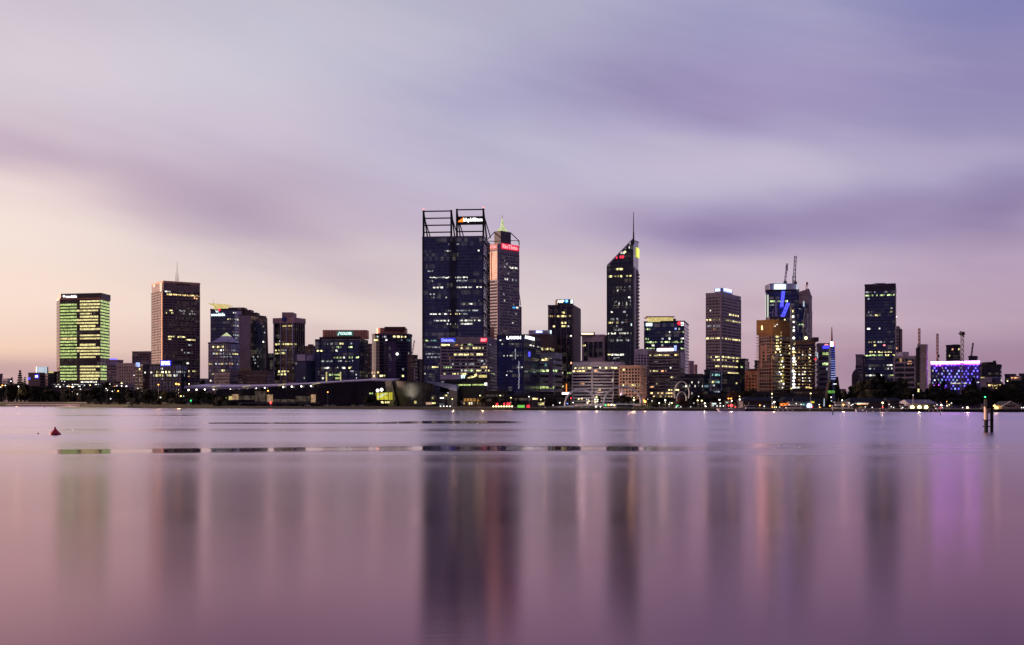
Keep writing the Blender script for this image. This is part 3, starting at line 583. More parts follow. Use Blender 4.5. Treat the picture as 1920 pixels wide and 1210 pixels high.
m_ = MB().tube((WX(914, D), D-1, WZ(600, D)), (WX(925, D), D-1, WZ(612, D)), .5); m_.tube((WX(928, D), D-1, WZ(602, D)), (WX(928, D), D-1, WZ(613, D)), .4); m_.obj('annex_stay', LAVM, b.o)
# navy block with white roof letters
P = corner(932, 982, 1014, 940, 14)
b = building('office_tower', 'navy glass block with white roof lettering on two sides and a string of tiny lights', 'office', P, 940, 629, glassmat('ink_glass', (.055, .065, .24)), 'glass', fh=3.4, mul=7, mulw=.3, frame=NAVYM, group=OFF)
sign(b, 0, 950, 977, 630.5, 636.5, 'LAVAN', E['W'], .5, .05); sign(b, 1, 984.5, 1001, 631, 637, 'LAVAN', E['W'], .5, .05)
for (yy, x0, x1, c, dn) in [(646, 935, 944, 'white', .8), (646, 948, 979, 'dimw', .8), (646, 992, 1013, 'white', .8), (668.6, 944, 946, 'white', 1), (668.6, 951, 961, 'white', .9), (668.6, 969, 977, 'white', .9), (697.5, 934, 948, 'bluel', .6), (697.5, 951, 961, 'dimw', 1), (697.5, 966, 1005, 'dimw', .35), (705, 949, 951, 'white', 1), (634, 937, 940, 'white', 1), (639, 937, 940, 'white', 1), (686, 977, 980, 'white', 1), (692, 966, 983, 'dimw', .5)]: lit(b, yy, x0, x1, c, dn, (1.3, 4), 1.1)
st = MB(); rr = random.Random(3); f = b.faces[0]
for i in range(16): yy = 655+i*1.2; st.fb(f, f.s_at(965.5+rr.random()), f.s_at(966.6+rr.random()*.6), WZ(yy+.7, 945), WZ(yy, 945), .2, .5)
for i in range(40): yy = 678+i*1.3; x = 971.5+rr.random()*2; st.fb(f, f.s_at(x), f.s_at(x+.9), WZ(yy+.7, 945), WZ(yy, 945), .2, .5)
st.obj('light_string', emis('tiny_lights', (.9, .9, 1), .9), b.o)
MB().fb(b.faces[1], b.faces[1].s_at(991.3), b.faces[1].s_at(993.2), WZ(667, 940), WZ(658, 940), .1, .5).obj('blue_light_strip', E['blue'], b.o)
# brown block behind with lavender roof sign; striped white block
P = corner(984, 1030, 1045, 1080, 14)
b = building('office_building', 'brown block with a lavender rooftop box sign and four bright windows', 'office', P, 1080, 628, BROWN, 'ribbon', fh=40, mul=4.5, mulw=.7, proud=.6, parapet=12)
MB().box(WX(991.5, 1088), WX(1034, 1088), 1084, 1096, b.zt+.3, WZ(619.5, 1084)).obj('roof_box', LAVM, b.o)
MB().box(WX(1005, 1083.5), WX(1017, 1083.5), 1083.2, 1084.2, WZ(624.5, 1084), WZ(619.8, 1084)).obj('sign_panel', E['bluel'], b.o); MB().box(WX(1031.6, 1083.5), WX(1034, 1083.5), 1083.2, 1084.2, WZ(625.5, 1084), WZ(619.8, 1084)).obj('sign_panel', E['Wc'], b.o)
ff = Face((WX(1000, 1083), 1083), (WX(1030, 1083), 1083)); text_mesh('BDO', 'sign_lettering', E['W'], b.o, ff, 1006, 1016, 620.6, 624, d=.1, off=.02)
for x in (1015, 1021, 1026, 1031, 1034.5): lit(b, 654.5, x, x+3.6, 'yel', 1, (3.6, 4), 2.6, zsnap=False)
dots(b, [(1017, 650), (1023, 650), (1013, 628+8)], 'warm', .8)
P = corner(1008, 1040, 1054, 1000, 16)
b = building('office_building', 'pale blue-grey striped block below the brown one, three floors lit yellow-green', 'office', P, 1000, 663, mat('bluegrey', (.34, .33, .46)), 'ribbon', fh=5.2, hw=2.2, sill=1.2, proud=.5, win=GL_BLACK)
for (yy, x0, x1, c, dn) in [(668, 1015, 1030, 'yel', .4), (674.5, 1017, 1037, 'yel', .6), (686, 1013, 1029, 'teal', .9), (698.6, 1011, 1045, 'green', .95), (729, 1011, 1042, 'lime', .95)]: lit(b, yy, x0, x1, c, dn, (2, 8), zsnap=True)
MB().fb(b.faces[0], b.faces[0].s_at(1029), b.faces[0].s_at(1037), WZ(728, 1000), WZ(672, 1000), 0, .9).obj('pale_bay', GL_LILAC, b.o)
# finned brown tower with roof-box sign
P = corner(1027.5, 1074, 1088.5, 1130, 12)
b = building('office_tower', 'dark brown tower with thin vertical fins and a black rounded roof box sign', 'tower', P, 1130, 573, GL_BLACK, 'glass', fh=3.5, frame=BROWN, group=OFF, pf=BROWN)
fins(b, 0, [1031, 1041.6, 1052, 1062.6, 1073], 572, 745, mat('mauve_fin', (.28, .19, .24)), .8, 1.2); f = b.faces[1]; MB().fb(f, .6, f.L, G, b.zt-1, 0, .4).obj('brown_side', BROWN, b.o)
MB().prism(rc(1042, 1075, 1132, 24, 3, 4), b.zt, WZ(561.3, 1132)).obj('roof_box', BLACKM, b.o)
ff = Face((WX(1035, 1131.3), 1131.3), (WX(1080, 1131.3), 1131.3)); text_mesh('AMP', 'sign_lettering', E['W'], b.o, ff, 1045, 1057.5, 562.5, 568, d=.2, off=.025)
MB().lathe((WX(1062, 1131), 1130.7, WZ(568, 1131)), [(1.2, 0), (1.9, 1), (1.9, 2.4), (1.2, 3.4)], 10).obj('emblem', E['cyan'], b.o); MB().ball((WX(1062.4, 1131), 1129.6, WZ(565, 1131)), 1.1).obj('emblem_spot', E['Wc'], b.o)
MB().box(WX(1070, 1130), WX(1074.5, 1130), 1130.2, 1131.4, WZ(569, 1130), WZ(562, 1130)).obj('sign_panel', E['Wc'], b.o)
for (yy, x0, x1, c, dn) in [(584, 1053, 1062, 'gold', .8), (584, 1035, 1070, 'dimw', .15), (590, 1028, 1053, 'yel', .95), (590, 1059, 1078, 'yel', .95), (595, 1029, 1040, 'orange', .9), (595, 1045, 1058, 'warm', .7), (605.5, 1053, 1062, 'gold', 1), (610, 1037, 1042, 'gold', 1), (610, 1053, 1062, 'gold', .9), (610, 1064, 1067, 'white', 1), (631, 1046, 1055, 'dimw', .7), (631, 1069, 1072, 'white', 1), (682, 1064, 1072, 'orange', .8), (700, 1053, 1056, 'white', 1), (700, 1063, 1073, 'lime', .9), (722, 1054, 1057, 'yel', 1)]: lit(b, yy, x0, x1, c, dn, (2, 5))
f = b.faces[0]; MB().fb(f, f.s_at(1061.7), f.s_at(1063.2), WZ(737, 1130), WZ(720, 1130), 1.2, 1.6).obj('lit_fin', E['orangel'], b.o)
for x in (1054.5, 1058, 1061.7, 1065.5, 1069): MB().ball(f.w(f.s_at(x), 1.8, WZ(738, 1130)), 1.0).obj('lobby_lamp', E['lampw'], b.o)
# concrete-framed block left of the spire tower
P = corner(1091, 1131, 1141.5, 1120, 18)
b = building('office_building', 'mauve concrete-framed block with four dark vertical bays and a lit roof strip', 'office', P, 1120, 629, mat('mauve_c', (.62, .47, .58)), 'ribbon', fh=80, parapet=12, hw=70, sill=2)
f = b.faces[0]; b.nfl = 0
for i in range(4): MB().fb(f, f.s_at(1094.5+i*9.2), f.s_at(1102+i*9.2), G+2, WZ(641, 1120), -.2, .35).obj('window', GL_BLACK, b.o)
MB().box(WX(1090, 1124), WX(1115, 1124), 1121, 1135, b.zt, WZ(623.5, 1124)).obj('roof_plant', BROWN, b.o)
MB().box(WX(1090, 1120), WX(1112.5, 1120), 1119.6, 1120.8, WZ(629, 1120)+1, WZ(624.6, 1120)).obj('lit_roof_strip', emis('peach_strip', (1, .75, .5), 2.5), b.o)
lit(b, 647, 1092, 1098, 'yel', 1, zsnap=False, h=1.8, thick=.5)
# white banded block by the arches
P = [(WX(1073, 985), 985), (WX(1110, 972), 972), (WX(1150, 975), 975), (WX(1161, 982), 982), (WX(1171, 1000), 1000), (WX(1160, 1030), 1030), (WX(1080, 1030), 1030)]
b = building('office_building', 'bow-fronted white banded block behind the two bridge arches', 'office', P, 980, 681, mat('white_band', (.85, .74, .78), .7), 'ribbon', fh=2.85, hw=1.35, sill=.9, proud=.7, win=GL_BLACK, parapet=3.2)
MB().box(WX(1104, 990), WX(1130, 990), 985, 1000, b.zt, WZ(671, 985)).obj('roof_plant', CON_P, b.o); MB().box(WX(1088, 992), WX(1104, 992), 988, 999, b.zt, WZ(677, 988)).obj('roof_plant', CON_M, b.o)
for (yy, x0, x1, c, dn) in [(689, 1076, 1110, 'gold', .9), (689, 1124, 1159, 'gold', .95), (694.6, 1075, 1103, 'warm', .8), (694.6, 1112, 1122, 'orange', 1), (711.5, 1108, 1121, 'orange', 1), (711.5, 1147, 1149, 'white', 1), (717, 1088, 1096, 'orange', .9), (729, 1121, 1126, 'warm', 1), (683, 1111, 1117, 'white', .8)]: lit(b, yy, x0, x1, c, dn, (2, 6))
# orange gridded block
P = corner(1161, 1201, 1212, 950, 18)
b = building('office_building', 'sandstone gridded block of square windows beside the right-hand arch', 'office', P, 950, 687, CON_O, 'ribbon', fh=2.75, mul=2.9, mulw=.9, hw=1.7, sill=.6, proud=.35, parapet=1.5, win=GL_BLACK)
lit(b, 694, 1166, 1172, 'gold', 1, (5, 6)); lit(b, 723.5, 1162, 1200, 'yel', .95, (2, 3.5)); lit(b, 717, 1173, 1176, 'warm', 1)
# ---- tower with slanted top and mast
P = corner(1138, 1186, 1197, 1120, 14)
zL, zC, zR = WZ(497, 1120), WZ(450, 1120), WZ(445, 1130)
cx, cy = sum(p[0] for p in P)/4, sum(p[1] for p in P)/4
b = building('office_tower', 'slender dark tower with a steep slanted top and tall needle mast', 'tower', P, 1120, 500, GL_DARK, 'glass', fh=3.7, mul=4.3, mulw=1.0, frame=mat('slate_fin', (.07, .07, .10), .5), group=OFF, parapet=.5)
pt = [(p[0], p[1]) for p in P]; MB().prism(pt, b.zt+1.0, 0, [zL, zC, zR, zL+zR-zC]).obj('slanted_crown', GL_DARK, b.o)
f0, f1 = b.faces[0], b.faces[1]
m_ = MB(); m_.tube(f0.w(.3, .3, zL), f0.w(f0.L, .3, zC+.3), .8, n=4); m_.tube(f0.w(f0.L-.5, .4, zC), f1.w(f1.L, .4, zR), .6, n=4); m_.obj('crown_edge', LAVM, b.o)
MB().poly8([f0.w(f0.s_at(1182.5), .4, WZ(500, 1120)), f1.w(1.8, .6, WZ(500, 1120)), f1.w(1.2, -.2, WZ(500, 1120)), f0.w(f0.s_at(1182.5), -.2, WZ(500, 1120)), f0.w(f0.s_at(1185.6), .4, zC+1), f1.w(1.9, .6, zC+1.3), f1.w(1.4, -.2, zC+1.3), f0.w(f0.s_at(1185), -.2, zC+1)]).obj('crown_fin', NAVYM, b.o)
MB().prism([f0.w(f0.s_at(1182.6), 1.1, 0)[:2], f1.w(f1.s_at(1190.5), 1.1, 0)[:2], f1.w(f1.s_at(1190.5), -1, 0)[:2], f0.w(f0.s_at(1182.6), -1, 0)[:2]], G, WZ(499, 1120)).obj('corner_column', mat('lav_column', (.55, .50, .68), .45), b.o)
m_ = MB()
for i in range(42): z = b.z0+(b.nfl-42+i)*b.fh; m_.fb(f1, f1.s_at(1191), f1.L+1.0, z, z+1.3, -.2, 1.3)
m_.obj('balconies', CON_M, b.o)
m_ = MB()
for i in range(5): z = WZ(493-i*8, 1120); xa = 1144+i*8.2; m_.fb(f0, f0.s_at(xa), f0.s_at(1183), z-.4, z+.4, 0, .3)
m_.obj('crown_floors', NAVYM, b.o)
MB().tube((WX(1188, 1125), 1126, WZ(458, 1125)), (WX(1188, 1125), 1126, WZ(436, 1125)), 1.0, .8).obj('mast_base', BLACKM, b.o); MB().tube((WX(1188, 1125), 1126, WZ(437, 1125)), (WX(1188, 1125), 1126, WZ(398, 1125)), .65, .3).obj('mast', BLACKM, b.o)
D = 1123
def onf(x0, x1, y0, y1, c, nm='lit_window', d=.5): MB().fb(f0, f0.s_at(x0), f0.s_at(x1), WZ(y1, D), WZ(y0, D), -.1, d).obj(nm, E[c], b.o)
onf(1162, 1170, 480, 484.5, 'red', 'red_sign'); onf(1155, 1157.5, 481, 485, 'red', 'red_sign'); onf(1163, 1171, 472, 476.5, 'white'); onf(1171, 1175, 471, 474.5, 'yel')
onf(1180.6, 1182, 455, 461, 'white'); onf(1179.2, 1180.8, 462.5, 467, 'white'); onf(1172.2, 1173.8, 463.5, 467.5, 'dimw')
MB().fb(f1, f1.s_at(1193.4), f1.L+.4, WZ(476, 1130), WZ(459, 1130), .1, 1.0).obj('yellow_sign', emis('yellow_sign_m', (.85, .9, .12), 1.2), b.o)
for (yy, x0, x1, c, dn) in [(500.5, 1160, 1167, 'yel', 1), (507, 1139, 1168, 'yel', .8), (510, 1170, 1182, 'dimw', .6), (520, 1139, 1184, 'yel', .85), (543, 1146, 1160, 'white', .8), (556, 1170, 1182, 'white', .8), (585, 1139, 1152, 'white', .8), (586, 1168, 1180, 'dimw', .6), (600, 1145, 1160, 'dimw', .7), (605, 1139, 1161, 'yel', .8), (605, 1165, 1170, 'dimw', 1), (615, 1153, 1167, 'dimw', .9), (626, 1140, 1184, 'white', .75), (640, 1140, 1184, 'dimw', .75), (663, 1140, 1145, 'yel', 1), (667, 1140, 1170, 'white', .5), (675, 1150, 1180, 'dimw', .3), (692, 1142, 1165, 'dimw', .4)]: lit(b, yy, x0, x1, c, dn, (2, 4), thick=.4)
for x in (1152, 1159.5, 1166.5, 1174): onf(x, x+1.8, 567, 573, 'white')
b.n = 60; scatter(b, 14, 1140, 1183, 505, 670, ('dimw',)); MB().box(WX(1183, 1110), WX(1184.6, 1110), 1109.5, 1110.5, WZ(611, 1110), WZ(607, 1110)).obj('lamp', E['Wc'], b.o)
# white gridded block + banded block with big white sign
P = corner(1190, 1218, 1232, 1030, 12)
b = building('office_building', 'pale lilac gridded block half hidden at the foot of the slanted-top tower', 'office', P, 1030, 656, mat('lilac_c', (.70, .60, .74)), 'ribbon', fh=2.8, mul=2.9, mulw=.9, hw=1.6, sill=.6, parapet=4, win=GL_BLACK)
P = corner(1215, 1275, 1283.5, 985, 22)
b = building('office_building', 'grey banded block carrying a long glowing white rooftop sign', 'office', P, 985, 658.5, mat('grey_band', (.26, .21, .245)), 'ribbon', fh=2.9, hw=1.25, sill=.8, proud=.6, win=GL_BLACK, parapet=2)
f = b.faces[1]; MB().fb(f, .3, f.L-.2, WZ(690, 985), b.zt-1, 0, .9).obj('pale_side', LAVM, b.o)
f = b.faces[0]; m_ = MB().fb(f, f.s_at(1232), f.s_at(1263), WZ(658, 985), WZ(653, 985), -.6, .6); m_.obj('sign_panel', emis('white_sign_panel', (1, .95, 1), 2.6), b.o)
MB().fb(f, f.s_at(1264), f.s_at(1268.5), WZ(658, 985), WZ(648, 985), -.6, .6).obj('sign_panel', E['bluel'], b.o)
text_mesh('ooo A', 'sign_lettering', mat('pink_letters', (.6, .25, .45)), b.o, f, 1235, 1261, 650, 653.2, d=0, off=.02)
for (yy, x0, x1, c, dn) in [(665, 1218, 1245, 'yel', .9), (665, 1245, 1272, 'warm', .7), (688, 1256, 1259, 'white', 1), (697.5, 1219, 1234, 'yel', .9), (697.5, 1239, 1249, 'orange', 1), (708, 1232, 1234, 'white', 1), (708, 1256, 1263, 'yel', .9), (719, 1230, 1235, 'yel', 1), (725, 1219, 1226, 'orange', 1), (730.6, 1253, 1275, 'gold', 1), (735.6, 1218, 1262, 'warm', .9), (741, 1218, 1262, 'warm', .8), (676, 1220, 1270, 'dimw', .1)]: lit(b, yy, x0, x1, c, dn, (2, 5))
# blue glass tower with glowing canopy band
P = corner(1207.5, 1283, 1291, 1180, 14)
b = building('office_tower', 'wide navy glass block with a long yellow-lit roof band and a round red logo', 'tower', P, 1180, 603, GL_NAVY, 'glass', fh=3.6, frame=NAVYM, group=OFF)
MB().box(WX(1215, 1190), WX(1261, 1190), 1186, 1200, b.zt, WZ(596, 1190)).obj('lit_roof_band', E['canopy'], b.o); MB().box(WX(1210, 1190), WX(1262.5, 1190), 1181, 1204, WZ(595.9, 1190), WZ(594.4, 1190)).obj('roof_slab', COPPER, b.o)
MB().box(WX(1261.5, 1192), WX(1266, 1192), 1187, 1200, b.zt, WZ(598, 1190)).obj('roof_plant', BLACKM, b.o)
f = b.faces[0]; D = 1190
MB().path([f.w(f.s_at(1211.5), .9, WZ(609, D)), f.w(f.s_at(1223), .9, WZ(609, D))], 1.7, 8).obj('sign_letters', E['Wc'], b.o)
MB().tube(f.w(f.s_at(1273.5), .2, WZ(607.5, D)), f.w(f.s_at(1273.5), .8, WZ(607.5, D)), 2.0, n=12).obj('round_logo', E['red'], b.o)
sign(b, 0, 1276.5, 1282.5, 604, 608, 'HWL', E['W'], .6, .04); sign(b, 0, 1277, 1282, 609.3, 611, 'lll', E['W'], .6, .04)
for (yy, x0, x1, c, dn) in [(616, 1213, 1218, 'green', 1), (616.5, 1265, 1269, 'bluel', 1), (616.5, 1272.5, 1275, 'white', 1), (622, 1254.5, 1257, 'white', 1), (622, 1276, 1283, 'green', .9), (633.5, 1210, 1218, 'green', 1), (633.5, 1240, 1244, 'dimw', 1), (633.5, 1254, 1257, 'white', 1), (633.5, 1276, 1283, 'white', .9), (639.5, 1210, 1233, 'green', .9), (639.5, 1239, 1279, 'green', .85), (645, 1222, 1227, 'white', 1), (645, 1240, 1245, 'white', 1), (650.5, 1211, 1231, 'green', .8), (656.5, 1276, 1284, 'green', 1)]: lit(b, yy, x0, x1, c, dn, (2, 6))
m_ = MB(); f = b.faces[1]
for i in range(b.nfl): m_.fb(f, f.L-1, f.L+1.3, b.z0+i*b.fh, b.z0+i*b.fh+.8, -1, .6)
m_.obj('edge_slats', LAVM, b.o)
b = building('office_building', 'taller of two far pink blocks right of the long lit roof band', 'building', corner(1283, 1293, 1301, 1400, 30), 1400, 678, mat('pinkb', (.42, .26, .34)), 'ribbon', fh=60, mul=4, mulw=1.2, proud=.7)
b = building('office_building', 'far pink lower block, ribbed, right of the taller pink one', 'building', corner(1298, 1303, 1307.5, 1420, 30), 1420, 685, mat('pinkb2', (.46, .26, .32)), 'ribbon', fh=60, mul=4, mulw=1.2, proud=.7)
b = building('office_building', 'plain dark mid-rise dotted with a few white lights behind the oval rings', 'office', corner(1281, 1316, 1324, 1000, 14), 1000, 703, CON_D, 'ribbon', fh=3.3)
dots(b, [(1286, 721), (1297.5, 720.7), (1310, 720.7), (1287, 726), (1293, 726), (1303.5, 726), (1310, 726), (1316.5, 726), (1286, 732), (1285.5, 738), (1297.5, 738), (1310, 743)], 'white', .7)
# banded tower with blue/white rooftop sign
P = corner(1323.5, 1352.5, 1389, 1130, 33)
b = building('office_tower', 'tall banded tower with a blue and white rooftop sign box, several yellow-lit floors', 'tower', P, 1130, 550, mat('mauve_precast', (.62, .51, .58)), 'ribbon', fh=3.25, mul=3.4, mulw=.5, hw=1.5, sill=.9, proud=.45, group=OFF, parapet=3, win=GL_BLACK)
panel(b, 0, 1350, 1352.4, 551, 745, CON_L, 'corner_pier', 0, .9)
MB().prism(corner(1340, 1353, 1373.5, 1142, 33), b.zt+.6, WZ(540, 1142)).obj('roof_box', GREYM, b.o)
Q = corner(1340, 1353, 1373.5, 1142, 33); g0, g1 = Face(Q[0], Q[1]), Face(Q[1], Q[2])
for g, x0, x1, t in ((g0, 1341, 1351, 'AON'), (g1, 1356, 1372, 'AON')):
    D = 1148; MB().fb(g, g.s_at(x0), g.s_at(x1), WZ(547.5, D), WZ(541, D), 0, .4).obj('sign_panel', E['bluel'], b.o)
    text_mesh(t, 'sign_lettering', E['W'], b.o, g, x0+.5, x1-1.5, 542, 546.5, d=.6, off=.025)
for (yy, x0, x1, c, dn) in [(590, 1366, 1385, 'gold', .95), (601.5, 1323, 1352, 'gold', .95), (601.5, 1357, 1389, 'yel', .85), (608, 1326, 1352, 'dimw', .6), (618, 1338, 1341.5, 'orange', 1), (629, 1333, 1345, 'warm', .5), (635, 1323, 1389, 'gold', .92), (669.5, 1325, 1334, 'yel', .7), (669.5, 1341, 1389, 'gold', .85), (675, 1334, 1362, 'yel', .8), (675, 1374, 1389, 'gold', .9), (686, 1341, 1389, 'gold', .9), (697, 1362, 1384, 'gold', .8), (703, 1370, 1373, 'white', 1), (703, 1384, 1388, 'yel', 1), (721, 1379, 1383, 'gold', 1)]: lit(b, yy, x0, x1, c, min(1, dn+.08), (4, 10), gap=(.8, 2))
dots(b, [(1332, 581)], 'white', 1)
b = building('office_building', 'small glass cube framed in a pale outline at the foot of the banded tower', 'office', corner(1320.5, 1331, 1353, 1000, 50), 1000, 695, GL_TEAL, 'glass', fh=3.3, frame=NAVYM)
f = b.faces[1]; m_ = MB(); z0, z1 = WZ(733, 1000), WZ(695.5, 1000)
m_.fb(f, .2, .9, z0, z1, 0, .7); m_.fb(f, f.L-.9, f.L-.1, z0, z1, 0, .7); m_.fb(f, .9, f.L-.9, z1-.8, z1, 0, .7); m_.fb(f, .9, f.L-.9, z0, z0+.7, 0, .7); m_.obj('pale_outline', mat('outline', (.55, .6, .75), .5), b.o)
for (yy, x0, x1, c) in [(704, 1335, 1350, 'teal'), (716, 1334.5, 1339, 'yel'), (716, 1347, 1350, 'dimw'), (722, 1334.5, 1340, 'dimw'), (717, 1341, 1350, 'teal')]: lit(b, yy, x0, x1, c, 1, (5, 12))
lit(b, 734.5, 1321, 1350, 'dimw', .7, (2, 4), zsnap=False, h=1)
b = building('office_building', 'dark podium in front of the banded tower with two blurred lit windows', 'office', corner(1350, 1388, 1396, 1010, 12), 1010, 703, GL_BLACK, 'glass', frame=BLACKM); dots(b, [(1381, 720.5)], 'gold', 1.4)
b = building('office_building', 'dark narrow block pressed against the right of the banded tower', 'office', corner(1384, 1397, 1403, 1160, 24), 1160, 674, GL_BLACK, 'glass', frame=BLACKM); lit(b, 690, 1389, 1395, 'green', 1)
b = building('office_building', 'far pale thin block in the gap right of the banded tower', 'building', corner(1396, 1401, 1405, 1450, 30), 1450, 680, CON_M, 'ribbon', fh=3.6)
b = building('heritage_block', 'orange brick block of small windows left of the scaffolded tower', 'building', corner(1397, 1421, 1430, 1060, 22), 1060, 697, BRICK_O, 'ribbon', fh=3.2, mul=3.3, mulw=1.3, hw=1.6, sill=.8, parapet=2.5, win=GL_BLACK)
dots(b, [(1408, 704)], 'warm', 1.4); MB().box(WX(1404, 1075), WX(1416, 1075), 1070, 1082, b.zt, WZ(692, 1075)).obj('roof_plant', BROWN, b.o)
b = building('office_building', 'dark notched block behind the orange brick block', 'building', corner(1415, 1423, 1428, 1200, 24), 1200, 677, CON_D, 'ribbon', fh=3.6, proud=1.2)
# black glass tower with white side strips, behind the scaffolded one
P = corner(1436.5, 1498, 1505, 1150, 12)
b = building('office_tower', 'black glass tower with white edge strips, grey roof screen and blue-lit hoist behind the scaffolding', 'tower', P, 1150, 544, GL_NAVY, 'glass', fh=3.7, frame=BLACKM, group=OFF)
MB().box(WX(1441.5, 1160), WX(1491, 1160), 1156, 1178, b.zt+.4, WZ(532.5, 1160)).obj('roof_screen', LAVM, b.o)
MB().box(WX(1452, 1155), WX(1473, 1155), 1154.8, 1155.9, WZ(542.5, 1155), WZ(533.5, 1155)).obj('lit_screen', E['Wc'], b.o)
m_ = MB(); m_.box(WX(1492, 1155), WX(1494.5, 1155), 1150, 1154, b.zt, WZ(534, 1152)); m_.obj('lit_pier', E['screen'], b.o)
f = b.faces[0]; D = 1152
for x0, x1 in ((1434.8, 1436.4), (1438.4, 1441)): MB().fb(f, f.s_at(x0), f.s_at(x1), G, WZ(552, 1150), -1, 1).obj('white_strip', emis('pale_strip', (.85, .88, .75), .75), b.o)
lit(b, 567, 1442, 1453, 'green', 1); lit(b, 567, 1456, 1477, 'green', .95, (3, 8)); lit(b, 573, 1442, 1453, 'dimw', .9); lit(b, 598, 1440, 1446, 'green', 1)
def lattice(pts, r, m, name, parent, w=1.6, step=3.0):
    """square lattice boom along a polyline"""
    m_ = MB()
    for a, c in zip(pts, pts[1:]):
        a, c = Vector(a), Vector(c); d = (c-a).normalized(); s = d.cross(Vector((0, 1, 0))).normalized()*w/2; t = d.cross(s).normalized()*w/2
        cs = [s+t, s-t, -s-t, -s+t]
        for q in cs: m_.tube(a+q, c+q, r, n=4)
        n = max(1, int((c-a).length/step))
        for i in range(n):
            p, q = a+(c-a)*(i/n), a+(c-a)*((i+1)/n)
            for j in range(4): m_.tube(p+cs[j], q+cs[(j+1) % 4], r*.7, n=4)
    return m_.obj(name, m, parent)
def P3(x, y, D): return (WX(x, D), D, WZ(y, D))
lattice([P3(1469, 546, 1138), P3(1465.5, 576, 1138)], .5, E['blue'], 'lit_hoist', b.o, 2.0, 4); lattice([P3(1478, 568, 1136), P3(1466, 598, 1134)], .5, E['blue'], 'lit_boom', b.o, 2.2, 4)
lattice([P3(1455.5, 564, 1136), P3(1455.5, 600, 1136)], .3, LAVM, 'hoist_mast', b.o, 1.4, 3)
MB().path([P3(1443, 588, 1136), P3(1448, 586, 1136), P3(1450, 581, 1136)], .5).path([P3(1448, 586, 1136), P3(1450, 596, 1136)], .5).path([P3(1450, 584, 1136), P3(1455, 592, 1136)], .4).obj('hoist_arm', LAVM, b.o)
P = corner(1490, 1517, 1522.5, 1230, 20)
b = building('office_tower', 'mauve tower with chamfered shoulder behind the black glass tower', 'tower', P, 1230, 552, mat('mauve_tw', (.42, .31, .36)), 'ribbon', fh=3.7, parapet=16, hw=1.6, mul=8, group=OFF)
q = P; MB().prism([tuple(Vector(p)) for p in q], b.zt+.9, 0, [WZ(549, 1230), WZ(543, 1240), WZ(556, 1250), WZ(562, 1250)]).obj('chamfered_top', mat('mauve_tw', None), b.o)
f = b.faces[0]; MB().fb(f, f.s_at(1490.5), f.s_at(1514), G, WZ(570, 1230), 0, 6).obj('dark_bay', GL_NAVY, b.o)
MB().fb(f, f.s_at(1513.5), f.s_at(1516), G, WZ(588, 1230), 0, 6.5).obj('white_strip', LAVM, b.o)
MB().box(WX(1506, 1222), WX(1508, 1222), 1221, 1222.6, WZ(575, 1222), WZ(565, 1222)).obj('lit_edge', E['screen'], b.o); MB().path([P3(1495, 580, 1216), P3(1498, 579, 1216), P3(1503, 580, 1216)], .4).obj('lit_edge', E['dimw'], b.o)
MB().box(WX(1495, 1216), WX(1506, 1216), 1214, 1216.6, WZ(609.5, 1216), WZ(607.5, 1216)).obj('lit_edge', E['green'], b.o)
MB().box(WX(1505.5, 1216), WX(1512, 1216), 1211, 1216.6, WZ(614.5, 1216), WZ(608.5, 1216)).obj('hoist_cabin', LAVM, b.o); lattice([P3(1512, 578, 1212), P3(1508, 608, 1212)], .35, GREYM, 'hoist_boom', b.o, 2, 4)
lattice([P3(1508, 614, 1212), P3(1508, 650, 1212)], .3, GREYM, 'hoist_mast', b.o, 1.6, 4); MB().ball(P3(1511, 634, 1211), 1.6).obj('work_light', E['lampy'], b.o)
# cranes over it
def crane(label, pts_m, D, mast_pts, boom_pts, mm, bm, w=1.8, cab=None, lamp=None, zb=G, rr=.32):
    o = thing('tower_crane', label, 'crane', (WX(mast_pts[0][0], D), D, zb), 'tower cranes over the city')
    a = [P3(x, y, D) for x, y in mast_pts]
    lattice([(a[0][0], D, zb)]+a[1:], rr, mm, 'mast', o, w, 4)
    if boom_pts: lattice([P3(x, y, D) for x, y in boom_pts], rr*.8, bm, 'boom', o, w*.75, 4)
    if cab: MB().box(WX(cab[0], D)-1.4, WX(cab[0], D)+1.4, D-2.2, D+1, WZ(cab[1], D)-1.4, WZ(cab[1], D)+1.4).obj('cab', mm, o)
    if lamp: MB().ball(P3(lamp[0], lamp[1], D-1.5), 1.0).obj('lamp', E[lamp[2]], o)
    return o
crane('luffing crane with white-wrapped boom head on the black glass tower, the shorter one', 0, 1168, [(1471, 545), (1471, 530)], [(1471.5, 531), (1476, 494)], GREYM, mat('crane_white', (.65, .6, .68)), cab=(1472, 530))
o = bpy.data.objects.get('tower_crane'); MB().box(WX(1473, 1167), WX(1477, 1167), 1166, 1168, WZ(508, 1167), WZ(498, 1167)).obj('wrapped_head', WHITEM, o)
crane('tallest luffing crane, its pale boom nearly upright above the black glass tower', 0, 1170, [(1489, 546), (1489, 517)], [(1489.5, 518), (1491.5, 480)], mat('crane_dark', (.10, .05, .07)), mat('crane_lilac', (.45, .36, .45)), w=2.6, cab=(1491, 531))
crane('short crane mast with a blue-lit foot on the mauve tower', 0, 1236, [(1512, 560), (1512, 533)], None, mat('crane_white', None), None, w=1.6, cab=(1512, 532))
